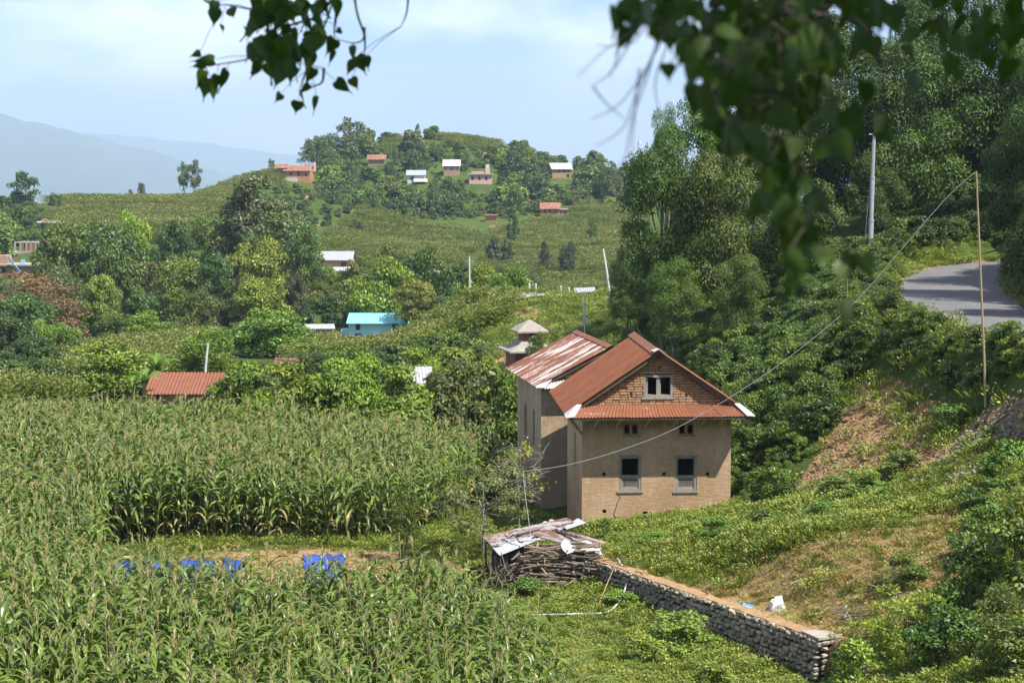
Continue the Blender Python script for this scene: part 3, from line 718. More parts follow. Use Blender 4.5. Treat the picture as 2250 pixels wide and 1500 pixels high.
def corn_proto(rng, k):
    """one whole plant as a single mesh for the crop"""
    V = []; Fc = []; tint = []; dry = []; mi = []; base = 0
    st_, b = STKM[k % 4]; h = 1.95
    def addm(vs, fs, t_, d_, m_):
        nonlocal base
        V.append(vs); Fc.extend([tuple(i + base for i in q) for q in fs]); base += len(vs)
        tint.extend([t_] * len(fs)); dry.extend([d_] * len(fs)); mi.extend([m_] * len(fs))
    sv = np.array([v.co[:] for v in st_.vertices]); addm(sv, [tuple(p.vertices) for p in st_.polygons], 0, 0, 1)
    for (lv, dr, z, az, sc) in corn_layout(rng):
        v, f = LEAFV[lv]; c, s = math.cos(az), math.sin(az); q = v * sc
        r = np.stack([q[:, 0] * c - q[:, 1] * s + b[0] * z / h, q[:, 0] * s + q[:, 1] * c + b[1] * z / h, q[:, 2] + z], 1)
        addm(r, [tuple(x) for x in f], float(rng.uniform(.2, .75)), .85 if dr else 0.0, 0)
    tm = TASM[k % 4]; tv = np.array([v.co[:] for v in tm.vertices]) + np.array([b[0], b[1], h]); addm(tv, [tuple(p.vertices) for p in tm.polygons], 0, 0, 2)
    me = bpy.data.meshes.new('corn_plant'); me.from_pydata(np.concatenate(V).tolist(), [], Fc)
    for m in ('corn_leaf', 'stalk', 'tassel'): me.materials.append(M[m])
    me.polygons.foreach_set('material_index', mi)
    for nm, arr in (('tint', tint), ('dry', dry)):
        a = me.attributes.new(nm, 'FLOAT', 'FACE'); a.data.foreach_set('value', arr)
    me.update(); return me
CORN = [corn_proto(CRNG, k) for k in range(8)]
corn_coll = proto_collection('corn_kinds', CORN, [CORN_COL, (.065, .122, .03), (.052, .11, .03)])
def corn_field():
    rng = np.random.default_rng(31)
    outer = [(-30, 34), (3.0, 34), (1.7, 40), (.9, 44), (.1, 47.5), (-.6, 50.5), (-1.3, 53.2), (-6, 53.0), (-11.8, 54.4), (-13.0, 61), (-13.3, 65.2), (-9, 65.5), (-4.5, 65.6), (-3.1, 67.5), (-2.5, 72), (-.6, 77), (-.5, 84), (-8, 86), (-18, 88), (-34, 90)]
    x, y = polypts(outer, .40, .58, rng, .42, .12)
    k = (x > -.257 * y - 3.5) & (rng.uniform(size=len(x)) > .04); x, y = x[k], y[k]; z = H(x, y) - .02
    n = len(x); sc = rng.normal(1.06, .11, n).clip(.75, 1.35) * (1 + .06 * np.sin(x * .4) * np.sin(y * .3)); rz = rng.uniform(0, 6.28, n); idx = rng.integers(0, 8, n)
    tl = rng.normal(0, .09, (n, 2))
    # the 300 plants that show largest: nearest ones whose head stands inside the frame
    q = np.stack([x, y, z + 2.1 * sc], 1) - CAM
    f = q[:, 1] * cp - q[:, 2] * sp; u = 1125 + F * q[:, 0] / f; v = 750 - F * (q[:, 1] * sp + q[:, 2] * cp) / f
    cand = np.nonzero((u > 5) & (u < 2240) & (v < 1488))[0]; cand = cand[np.argsort(y[cand])][:298]
    rest = np.ones(n, bool); rest[cand] = False
    scatter('corn_crop', corn_coll, np.stack([x, y, z], 1)[rest], rz[rest], sc[rest], idx[rest], 'dense tasselled corn crop filling the flat field beside the mud house', tl[rest])
    r = np.random.default_rng(44)
    for i in cand:
        o = thing('corn_plant', (x[i], y[i], z[i]), 'tall green corn plant with tan tassel in the front block of the cornfield', 'corn plant', 'corn plants in the front rows', rz[i])
        o.rotation_euler = (tl[i, 0], tl[i, 1], rz[i]); o.scale = (sc[i],) * 3
        k = int(idx[i]); sm_, b = STKM[k % 4]
        part('stalk', sm_, o)
        for (lv, dr, zz, az, s_) in corn_layout(r):
            part('leaf', LEAFD[lv % 2] if dr else LEAFM[lv], o, (b[0] * zz / 1.95, b[1] * zz / 1.95, zz), (0, 0, az), (s_,) * 3)
        part('tassel', TASM[k % 4], o, (b[0], b[1], 1.95))
    return
corn_field()
# far corn: patches of simple plants
def corn_patch(rng, k):
    P = []; D = []; Nv = []; Ln = []; Wd = []; ti = []
    for _ in range(16):
        x, y = rng.uniform(-1.25, 1.25, 2); h = rng.uniform(1.7, 2.1); a0 = rng.uniform(0, 6.28)
        for i in range(7):
            a = a0 + math.pi * i + rng.uniform(-.5, .5); z = .5 + i / 6 * (h - .6)
            P.append((x, y, z)); D.append((math.cos(a), math.sin(a), rng.uniform(.1, .7))); Nv.append((-math.cos(a) * .4, -math.sin(a) * .4, 1)); Ln.append(rng.uniform(.5, .75)); Wd.append(.16); ti.append(rng.uniform(.2, .7))
        for i in range(2):
            P.append((x, y, h - .1)); D.append((rng.normal(0, .25), rng.normal(0, .25), 1)); Nv.append((1, .3, 0)); Ln.append(rng.uniform(.25, .38)); Wd.append(.09); ti.append(1.0)
    P, D, Nv, Ln, Wd, ti = map(np.array, (P, D, Nv, Ln, Wd, ti))
    me = leaves_mesh('corn_patch', P, D, Nv, Ln, Wd, ti, 'corn_far', droop=.35)
    dry = np.repeat((ti > .99) * .75, 2); a = me.attributes.new('dry', 'FLOAT', 'FACE'); a.data.foreach_set('value', dry.astype(np.float32))
    return me
PATCH = [corn_patch(CRNG, k) for k in range(5)]
patch_coll = proto_collection('corn_patches', PATCH, [(.075, .125, .035)])
FODDER = [(252, 118, 3.4), (582, 163, 4.0), (451, 140, 2.6), (331, 186, 2.6), (100, 172, 2.4), (150, 168, 2.2), (82, 150, 2.0), (677, 158, 2.2), (318, 111, 2), (410, 112, 4.5), (450, 128, 2.5)]
def far_corn(name, polys, label, spacing=2.1, ang=.2, seed=1, gap=0.0, scale=1.0):
    rng = np.random.default_rng(seed); X = []; Y = []
    for p in polys:
        a, b = polypts(p, spacing, spacing * .9, rng, .3, ang); X.append(a); Y.append(b)
    X = np.concatenate(X); Y = np.concatenate(Y); k = np.ones(len(X), bool)
    for u_, y_, r_ in FODDER:
        x_ = (u_ - 1125) / F * y_; k &= ~((np.abs(X - x_ * Y / y_) < r_) & (Y > y_ - r_ - 3) & (Y < y_ + r_))
    if gap: k &= np.mod(Y + X * .12 + 2 * np.sin(X * .08), gap) > 2.2      # grassy terrace edges between the strips
    X, Y = X[k], Y[k]; n = len(X)
    scatter(name, patch_coll, np.stack([X, Y, H(X, Y) - .05], 1), rng.uniform(0, 6.28, n), rng.normal(1, .06, n) * scale, rng.integers(0, 5, n), label)
far_corn('corn_crop', [uY((-150, 100), (-100, 116), (150, 116), (150, 108), (20, 104)), uY((130, 136), (520, 133), (480, 150), (500, 183), (360, 188), (150, 170))],
         'corn terrace behind the red roofed shed among clipped trees', 1.6, .1, 2, 0, .82)
far_corn('corn_crop', [uY((640, 150), (960, 150), (980, 172), (900, 174), (740, 174), (600, 196), (520, 180)), uY((930, 150), (1110, 138), (1120, 160), (1050, 190), (950, 190)), uY((640, 236), (760, 236), (740, 256), (650, 256))],
         'corn field spread in front of the turquoise house', 1.6, .3, 3, 0, .85)
far_corn('corn_crop', [uY((700, 372), (1010, 366), (1020, 402), (720, 420)), uY((740, 428), (1045, 406), (1055, 446), (800, 468)), uY((1060, 372), (1400, 366), (1400, 402), (1065, 404)), uY((1066, 410), (1400, 408), (1380, 450), (1200, 470), (1072, 448)),
                       uY((1255, 468), (1420, 452), (1420, 485), (1262, 490)), uY((1180, 340), (1320, 340), (1340, 362), (1180, 364))],
         'dark green corn fields on the lower slope of the village hill', 2.2, .1, 4, 17)
far_corn('corn_crop', [uY((950, 597), (1060, 597), (1110, 615), (940, 622)), uY((1000, 578), (1110, 584), (1130, 594), (960, 593)), uY((835, 575), (915, 572), (915, 600), (845, 606))],
         'corn terraces on the rounded top of the village hill', 2.2, .1, 5, 11)
far_corn('corn_crop', [uY((130, 340), (480, 330), (480, 372), (110, 380)), uY((110, 386), (520, 378), (520, 420), (90, 424)), uY((100, 430), (540, 426), (540, 462), (140, 464)), uY((90, 470), (340, 470), (300, 482), (120, 482)),
                       uY((440, 500), (620, 480), (640, 545), (450, 520))],
         'pale corn terraces along the skyline beside the blue mountains', 2.2, .1, 6, 19)
# ------------------------------------------------------------------ the mud house and its neighbour
def facade(mb, x0, x1, z0, z1, ops, depth, y=0.0, topf=None):
    """front wall plane at y with openings (x0,x1,z0,z1) and reveals going back by depth"""
    xs = sorted({x0, x1, *[q for o in ops for q in o[:2]]}); zs = sorted({z0, z1, *[q for o in ops for q in o[2:4]]})
    for i in range(len(xs) - 1):
        for j in range(len(zs) - 1):
            cx, cz = (xs[i] + xs[i + 1]) / 2, (zs[j] + zs[j + 1]) / 2
            if any(o[0] < cx < o[1] and o[2] < cz < o[3] for o in ops): continue
            mb.quad((xs[i], y, zs[j]), (xs[i + 1], y, zs[j]), (xs[i + 1], y, zs[j + 1]), (xs[i], y, zs[j + 1]))
    for (a, b, c, d) in [o[:4] for o in ops]:
        e = y + depth
        mb.quad((a, y, c), (a, e, c), (b, e, c), (b, y, c)); mb.quad((a, y, d), (b, y, d), (b, e, d), (a, e, d))
        mb.quad((a, y, c), (a, y, d), (a, e, d), (a, e, c)); mb.quad((b, y, c), (b, e, c), (b, e, d), (b, y, d))
_bm = {}
def brick_mesh(seed):
    if seed not in _bm:
        r = random.Random(seed); mb = MB(); e = .06
        P = [(sx * (.5 - (e if k else 0)), -.5 + (0 if k else .12), sz * (.5 - (e if k else 0) * 1.6)) for k in (0, 1) for sx, sz in ((-1, -1), (1, -1), (1, 1), (-1, 1))]
        P = [(x + r.uniform(-.01, .01), y + r.uniform(-.05, .03), z + r.uniform(-.02, .02)) for x, y, z in P]
        P += [(sx * .5, .5, sz * .5) for sx, sz in ((-1, -1), (1, -1), (1, 1), (-1, 1))]
        mb.add(P, [(4, 5, 6, 7)] + [(a, b, b + 4, a + 4) for a, b in ((0, 1), (1, 2), (2, 3), (3, 0))] + [(8 + a, 8 + b, b, a) for a, b in ((0, 1), (1, 2), (2, 3), (3, 0))])
        _bm[seed] = mb.mesh('brick', 'brick')
    return _bm[seed]
def frame_mb(x0, x1, z0, z1, w, y0, y1):
    mb = MB(); mb.b(x0, x0 + w, y0, y1, z0, z1); mb.b(x1 - w, x1, y0, y1, z0, z1)
    mb.b(x0 + w, x1 - w, y0 + .004, y1 - .004, z0, z0 + w); mb.b(x0 + w, x1 - w, y0 + .004, y1 - .004, z1 - w, z1); return mb
class House:
    def __init__(s, name, u_left, Y, zb, ang, label, cat='house'):
        s.c = at(u_left, 1000, Y); s.zb = zb; s.ang = ang
        s.o = thing(name, (s.c[0], s.c[1], zb), label, cat, None, ang)
        s.e1 = np.array([math.cos(ang), math.sin(ang)]); s.e2 = np.array([-math.sin(ang), math.cos(ang)])
    def pix(s, u, v, yl=0.0):
        """pixel -> (x,z) on the local plane y = yl"""
        d = ray(u, v); n = s.e2; t = (yl - (CAM[:2] - s.c[:2]) @ n) / (d[:2] @ n)
        p = CAM + d * t; return float((p[:2] - s.c[:2]) @ s.e1), float(p[2] - s.zb)
    def world(s, x, y, z):
        q = s.c[:2] + s.e1 * x + s.e2 * y; return Vector((q[0], q[1], z + s.zb))
def roof_sheets(h, mat, x_e, z_e, x_r, z_r, y0, y1, n, period, amp, corner=None, name='roof_sheet', over=.05):
    """corrugated slope from eave (x_e,z_e) to ridge (x_r,z_r) between y0 and y1 as n overlapping sheets"""
    side = 1 if x_r > x_e else -1
    for k in range(n):
        a = y0 + (y1 - y0) * k / n - (over if k else 0); b = y0 + (y1 - y0) * (k + 1) / n
        lift = .006 * (k % 2); mb = MB(); w = (b - a) / period
        dz = random.Random(k * 7 + int(abs(x_e) * 100)).uniform(-.01, .01)
        if side > 0: mb.corr((x_e, a, z_e + lift), (x_e, b, z_e + lift + dz), (x_r, b, z_r + lift), (x_r, a, z_r + lift), w, amp, 3)
        else: mb.corr((x_e, b, z_e + lift), (x_e, a, z_e + lift + dz), (x_r, a, z_r + lift), (x_r, b, z_r + lift), w, amp, 3)
        mb.build(name, mat, h.o, True)

def main_house():
    h = House('mud_brick_house', 1279, 66.9, 0.0, .063, 'ochre mud brick house with rusty red roof and brick gable facing the grass')
    Wd = h.pix(1606, 1000)[0]; D = 5.5; zt = 4.36
    cx = Wd / 2
    def op(u0, u1, v0, v1, yl=0.0):
        a, d = h.pix(u0, v0, yl); b, c = h.pix(u1, v1, yl); return (a, b, c, d)
    big = [op(1360, 1409, 1002, 1078), op(1483, 1531, 1002, 1078)]
    small = [op(1369, 1403, 931, 955), op(1490, 1525, 931, 955)]
    holes = [op(u - 3.5, u + 3.5, v - 4, v + 4) for u, v in ((1327, 1041), (1459, 1041), (1555, 1041))] + [op(1324, 1332, 1119, 1127), op(1413, 1423, 1123, 1131), op(1533, 1544, 1121, 1127)]
    door = op(1362, 1408, 1155, 1185); door = (door[0], door[1], -.3, door[3])
    mb = MB(); facade(mb, 0, Wd, -1.2, zt, big + small + holes + [door], .38)
    sidew = [(1.7, 1.95, 2.1, 3.45)]
    sb = MB(); facade(sb, -D, 0, -1.2, zt, [(-2.6, -2.25, 1.95, 3.1)], .3)          # left wall, turned
    mb.add([(v[1], -v[0], v[2]) for v in sb.v], sb.f)
    zs_ = zt + .14; mb.quad((0, D, zt), (0, 0, zt), (0, 0, zs_), (0, D, zs_)); mb.quad((Wd, 0, -1.2), (Wd, D, -1.2), (Wd, D, zs_), (Wd, 0, zs_)); mb.quad((0, D, -1.2), (0, D, zs_), (Wd, D, zs_), (Wd, D, -1.2))
    apex = 6.22; mb.add([(.2, D, zs_), (Wd - .2, D, zs_), (cx, D, apex - .06)], [(0, 2, 1)])
    mb.build('wall', 'plaster', h.o)
    # hairline crack and chipped patches
    cr = MB(); pts = [(1361, 1079), (1357, 1086), (1362, 1093), (1355, 1104), (1352, 1118), (1347, 1128), (1351, 1138), (1348, 1150)]
    for (a, b) in zip(pts[:-1], pts[1:]):
        p, q = h.pix(*a), h.pix(*b); cr.quad((p[0], -.003, p[1]), (q[0], -.003, q[1]), (q[0] + .028, -.003, q[1]), (p[0] + .028, -.003, p[1]))
    cr.build('crack', 'dark', h.o)
    # gable: mortar bed with openings and single bricks
    slope = (apex - zt) / (cx + .0)
    gw = op(1414, 1478, 824, 872); gh = [op(1445, 1451, 805, 815), op(1384, 1389, 865, 870), op(1505, 1510, 865, 870)]
    g = MB(); rows = 60; dz = (apex - .08 - zt) / rows
    for j in range(rows):
        a, b = zt + j * dz, zt + (j + 1) * dz; xa = (a - zt) / slope; xb = (b - zt) / slope; mid = (a + b) / 2
        if gw[2] < mid < gw[3]:
            g.add([(xa, .05, a), (gw[0], .05, a), (gw[0], .05, b), (xb, .05, b)], [(0, 1, 2, 3)]); g.add([(gw[1], .05, a), (Wd - xa, .05, a), (Wd - xb, .05, b), (gw[1], .05, b)], [(0, 1, 2, 3)])
        else: g.add([(xa, .05, a), (Wd - xa, .05, a), (Wd - xb, .05, b), (xb, .05, b)], [(0, 1, 2, 3)])
    a, b, c, d = gw
    for q in (((a, .05, c), (a, .4, c), (b, .4, c), (b, .05, c)), ((a, .05, d), (b, .05, d), (b, .4, d), (a, .4, d)), ((a, .05, c), (a, .05, d), (a, .4, d), (a, .4, c)), ((b, .05, c), (b, .4, c), (b, .4, d), (b, .05, d))): g.quad(*q)
    gable = g.build('gable', 'mortar', h.o)
    r = random.Random(5); ch = .088; bl = .262; z = zt + .09; row = 0; nb = 0
    while z < apex - .12:
        hw = (apex - .05 - z - ch / 2) / slope; x = cx - hw + r.uniform(0, .05) ; off = (row % 2) * bl * .5
        xs = cx - hw - (bl - off) + r.uniform(0, .04)
        while xs < cx + hw:
            L_ = bl * r.uniform(.82, 1.06); a, b = max(xs, cx - hw), min(xs + L_, cx + hw); xs += L_ + .006
            segs = [(a, b)]
            for o in [gw] + gh:
                if o[2] - .02 < z < o[3] + .02:
                    ns = []
                    for (p, q) in segs:
                        if q <= o[0] or p >= o[1]: ns.append((p, q))
                        else:
                            if p < o[0]: ns.append((p, o[0]))
                            if q > o[1]: ns.append((o[1], q))
                    segs = ns
            for p, q in segs:
                if q - p < .05 or r.random() < .012: continue
                part('brick', brick_mesh(r.randrange(6)), gable, ((p + q) / 2, .025 + r.uniform(-.012, .008), z), (r.uniform(-.02, .02), r.uniform(-.012, .012), r.uniform(-.02, .02)), (q - p - .007, .085, ch * r.uniform(.74, .82))); nb += 1
        z += ch; row += 1
    ps = MB(); ps.b(.25, Wd - .3, -.03, .05, zt - .02, zt + .05); ps.build('ledge', 'mortar', h.o)
    # windows
    for o in big:
        w = frame_mb(*o, .085, .02, .16).build('window', 'wood_grey', h.o)
        a, b, c, d = o; m = c + (d - c) * .42
        q = MB(); q.b(a + .085, b - .085, .04, .14, m - .03, m + .03); q.build('transom', 'wood_grey', w)
        q = frame_mb(a + .085, b - .085, c + .085, m - .03, .05, .05, .10)
        x0, x1, z0, z1 = a + .135, b - .135, c + .135, m - .08
        for k in range(9): x = x0 + (x1 - x0) * (k + .5) / 9; q.b(x - .008, x + .008, .065, .085, z0, z1)
        for k in range(4): z = z0 + (z1 - z0) * (k + .5) / 4; q.b(x0, x1, .068, .088, z - .008, z + .008)
        q.build('lattice', 'wood_grey', w)
        q = MB(); q.b(a - .06, b + .06, -.04, .02, c - .06, c + .0); q.build('sill', 'wood_grey', w)
        q = MB(); q.b(a - .04, b + .04, -.025, .02, d - .0, d + .05); q.build('lintel', 'wood_grey', w)
        q = MB(); q.b(a + .085, a + .13, .05, .12, m + .03, d - .085); q.b(b - .13, b - .085, .05, .12, m + .03, d - .085); q.build('inner_jamb', 'wood_dark', w)
    for o in small:
        w = frame_mb(*o, .045, -.01, .12).build('window', 'wood_brown', h.o); a, b, c, d = o
        q = MB(); q.b((a + b) / 2 - .05, (a + b) / 2 + .05, .0, .1, c + .045, d - .045); q.build('mullion', 'wood_brown', w)
        q = MB(); q.b(a - .05, b + .05, -.05, .0, c - .05, c); q.build('sill', 'wood_brown', w)
    w = frame_mb(*gw, .075, -.02, .2).build('window', 'wood_grey', h.o); a, b, c, d = gw
    q = MB(); q.b((a + b) / 2 - .055, (a + b) / 2 + .055, .02, .14, c + .075, d - .075); q.build('mullion', 'wood_grey', w)
    q = MB(); q.b(a + .075, a + .15, .03, .10, c + .075, d - .075); q.build('shutter_edge', 'wood_grey', w); q = MB(); q.b((a + b) / 2 + .055, (a + b) / 2 + .10, .05, .10, c + .075, d - .075); q.build('shutter_edge', 'wood_grey', w)
    q = MB(); q.b(a - .06, b + .06, -.05, .01, c - .07, c); q.build('sill', 'wood_grey', w)
    q = MB(); p0, p1 = h.pix(1352, 1153), h.pix(1420, 1153); q.b(p0[0], p1[0], -.05, .06, door[3], door[3] + .11); q.b(p0[0], door[0] + .02, -.04, .06, -.3, door[3] - .002)
    dr = q.build('door_frame', 'wood_grey', h.o)
    for o in holes[:3]: pass
    # roof
    xe, xw = -.62, Wd + .62; ze = 4.13; rz = apex + .05
    roof_sheets(h, 'rust_main', xe, ze, cx, rz, -.30, D + .75, 9, .105, .012)
    roof_sheets(h, 'rust_main', xw, ze, cx, rz, -.30, D + .75, 9, .105, .012)
    ftop = zt + .05; fy = -.95; sl_ = (rz - ze) / (cx - xe)
    xt = xe + (ftop - ze) / sl_
    for k in range(6):                                        # front skirt
        a, b = k / 6, (k + 1) / 6; x0b, x1b = xe + (xw - xe) * a, xe + (xw - xe) * b
        x0t, x1t = xt + (Wd - 2 * xt) * a, xt + (Wd - 2 * xt) * b; e = .03 if k else 0; l = .008 * (k % 2)
        mb = MB(); mb.corr((x0b - e, fy, ze - .02 + l), (x1b, fy, ze - .02 + l), (x1t, -.06, ftop + l), (x0t - e, -.06, ftop + l), (x1b - x0b) / .115, .017, 2)
        mb.build('skirt_sheet', 'rust_skirt', h.o, True)
    for sgn in (0, 1):                                        # hip corner flashings
        X = (lambda x: x) if not sgn else (lambda x: Wd - x)
        mb = MB(); P = [(X(xe - .02), fy - .03, ze), (X(xe + .26), fy - .04, ze + .02), (X(xt + .16), -.28, ftop + .06), (X(xt - .02), -.30, ftop + .07), (X(xe - .02), -.30, ze + .035)]
        mb.add(P + [(p[0], p[1], p[2] - .02) for p in P], [(0, 1, 2, 3, 4) if not sgn else (4, 3, 2, 1, 0), (9, 8, 7, 6, 5)] + [(i, (i + 1) % 5, 5 + (i + 1) % 5, 5 + i) for i in range(5)])
        mb.build('corner_flashing', 'zinc_white', h.o)
    for sgn in (1, -1):                                       # verge boards and ridge
        X = (lambda x: x) if sgn > 0 else (lambda x: Wd - x)
        mb = MB(); mb.beam((X(xe + .30), -.2, ze + .20 - .10), (X(cx), -.2, rz - .10), .05, .14); mb.build('verge_board', 'wood_dark', h.o)
        mb = MB(); mb.beam((X(xe + .1), -.05, ze - .02), (X(cx - .02), -.05, rz - .14), .08, .1); mb.build('rafter', 'wood_dark', h.o)
    mb = MB()
    for k in range(8):
        y0 = -.36 + k * .85; mb.add([(cx - .22, y0, rz - .10), (cx, y0, rz + .045), (cx + .22, y0, rz - .10), (cx - .22, y0 + .87, rz - .10), (cx, y0 + .87, rz + .045 + .006 * (k % 2)), (cx + .22, y0 + .87, rz - .10)], [(0, 1, 4, 3), (1, 2, 5, 4)])
    mb.build('ridge_cap', 'rust_main', h.o)
    mb = MB(); mb.add([(cx - .16, -.42, rz - .02), (cx, -.44, rz + .065), (cx + .28, -.42, rz - .1), (cx - .2, .15, rz - .02), (cx, .15, rz + .065), (cx + .2, .75, rz - .06)], [(0, 1, 4, 3), (1, 2, 5, 4)]); mb.build('ridge_patch', 'zinc_white', h.o)
    mb = MB(); mb.b(xe + .12, xw - .12, fy + .03, fy + .09, ze - .11, ze - .03); mb.build('eave_board', 'wood_dark', h.o)
    for u in (1308, 1357, 1418, 1480, 1540, 1578):
        x, _ = h.pix(u, 940); mb = MB(); mb.beam((x - .05, -.03, 3.62), (x + .03, fy + .08, ze - .09), .06, .06); mb.build('strut', 'strut_wood', h.o)
    for X, s_ in ((0, -1), (Wd, 1)):
        mb = MB(); mb.beam((X, -.02, 3.42), (X + s_ * .5, fy + .1, ze - .08), .07, .07); mb.build('strut', 'strut_wood', h.o)
        for yy in (1.2, 2.8, 4.4):
            mb = MB(); mb.beam((X + s_ * .02, yy, 3.5), (X + s_ * .52, yy, ze - .02), .06, .06); mb.build('strut', 'strut_wood', h.o)
    # hanging straw under the eave
    mb = MB(); r = random.Random(9)
    for _ in range(90):
        u = r.choice((r.gauss(1444, 10), r.gauss(1440, 14), r.gauss(1550, 9), r.gauss(1312, 10))); x, _z = h.pix(u, 930); z0 = r.uniform(3.85, 4.1); y0 = r.uniform(-.35, -.02); l = r.uniform(.12, .42)
        mb.tube([(x, y0, z0), (x + r.gauss(0, .05), y0 + .0, z0 - l)], .005, 3, False)
    mb.build('straw', 'tassel', h.o)
    q = MB(); q.b(.02, .06, 1.6, 1.7, 1, 1.05)
    return h
HOUSE = main_house()

def second_house():
    h = House('mud_house', 1189, 74.3, -0.9, .175, 'pale mud house with streaked white and rust roof behind the brick gable house')
    Wd = 5.3; D = 5.0; zt = 5.2; cx = Wd / 2; apex = 6.55
    mb = MB(); facade(mb, 0, Wd, -.6, zt, [(3.3, 3.9, 2.2, 3.2)], .35)
    sb = MB(); facade(sb, -D, 0, -.6, zt, [(-1.75, -1.30, 2.6, 4.0), (-3.55, -3.05, 2.6, 4.0), (-2.45, -2.32, 4.2, 4.36), (-.55, -.43, 4.05, 4.2)], .3)
    mb.add([(v[1], -v[0], v[2]) for v in sb.v], sb.f)
    mb.quad((Wd, 0, -.6), (Wd, D, -.6), (Wd, D, zt), (Wd, 0, zt)); mb.quad((0, D, -.6), (0, D, zt), (Wd, D, zt), (Wd, D, -.6))
    mb.add([(0, D, zt), (Wd, D, zt), (cx, D, apex - .05)], [(0, 2, 1)])
    mb.build('wall', 'plaster_pale', h.o)
    for (a, b) in ((1.30, 1.75), (3.05, 3.55)):
        q = MB(); z0, z1 = 2.6, 4.0
        q.b(.05, .18, a, a + .06, z0, z1); q.b(.05, .18, b - .06, b, z0, z1); q.b(.052, .176, a + .06, b - .06, z0, z0 + .06); q.b(.052, .176, a + .06, b - .06, z1 - .06, z1)
        w = q.build('window', 'wood_grey', h.o)
        q = MB(); q.b(.08, .11, a + .06, (a + b) / 2, z0 + .06, z1 - .06); q.build('shutter', 'wood_dark', w)
    # gable, mortar bed and bricks
    g = MB(); g.add([(0, .05, zt), (Wd, .05, zt), (cx, .05, apex - .05)], [(0, 1, 2)]); gable = g.build('gable', 'mortar', h.o)
    r = random.Random(15); slope = (apex - zt) / cx; z = zt + .06; row = 0; bl, ch = .262, .088
    while z < apex - .12:
        hw = (apex - .05 - z - ch / 2) / slope; xs = cx - hw - (row % 2) * .13
        while xs < cx + hw:
            a, b = max(xs, cx - hw), min(xs + bl, cx + hw); xs += bl + .012
            if b - a > .06: part('brick', brick_mesh(r.randrange(6)), gable, ((a + b) / 2, .03 + r.uniform(-.01, .008), z), (0, r.uniform(-.02, .02), 0), (b - a - .01, .08, ch * .86))
        z += ch; row += 1
    xe, ze, rz = -.28, 5.1, apex + .03; xw = Wd + .3
    roof_sheets(h, 'rust_patchy', xe, ze, cx, rz, -.30, D + 1.2, 8, .105, .012); roof_sheets(h, 'rust_main', xw, ze, cx, rz, -.30, D + 1.2, 8, .105, .012)
    ftop = zt + .12; xt = xe + (ftop - ze) / ((rz - ze) / (cx - xe))
    for k in range(6):
        a, b = k / 6, (k + 1) / 6; x0b, x1b = xe + (xw - xe) * a, xe + (xw - xe) * b; x0t, x1t = xt + (Wd - 2 * xt) * a, xt + (Wd - 2 * xt) * b
        mb = MB(); mb.corr((x0b, -.55, ze - .05), (x1b, -.55, ze - .05), (x1t, -.05, ftop), (x0t, -.05, ftop), (x1b - x0b) / .115, .017, 2); mb.build('skirt_sheet', 'zinc_old', h.o, True)
    mb = MB(); P = [(xe - .03, -.58, ze), (xe + .3, -.59, ze), (xt + .2, -.28, ftop + .05), (xe, -.30, ze + .04)]; mb.add(P + [(a, b, c - .02) for a, b, c in P], [(0, 1, 2, 3), (7, 6, 5, 4)] + [(i, (i + 1) % 4, 4 + (i + 1) % 4, 4 + i) for i in range(4)]); mb.build('corner_flashing', 'zinc_white', h.o)
    for X in ((lambda x: x), (lambda x: Wd - x)):
        mb = MB(); mb.beam((X(xe + .2), -.2, ze + .0), (X(cx), -.2, rz - .10), .05, .13); mb.build('verge_board', 'wood_dark', h.o)
    mb = MB(); mb.add([(cx - .2, -.36, rz - .06), (cx, -.36, rz + .04), (cx + .2, -.36, rz - .06), (cx - .2, D + 1.2, rz - .06), (cx, D + 1.2, rz + .04), (cx + .2, D + 1.2, rz - .06)], [(0, 1, 4, 3), (1, 2, 5, 4)]); mb.build('ridge_cap', 'rust_main', h.o)
    for x in (.6, 1.6, 2.6, 3.6, 4.6):
        mb = MB(); mb.beam((x, -.02, zt - .75), (x, -.48, ze - .08), .06, .06); mb.build('strut', 'strut_wood', h.o)
second_house()

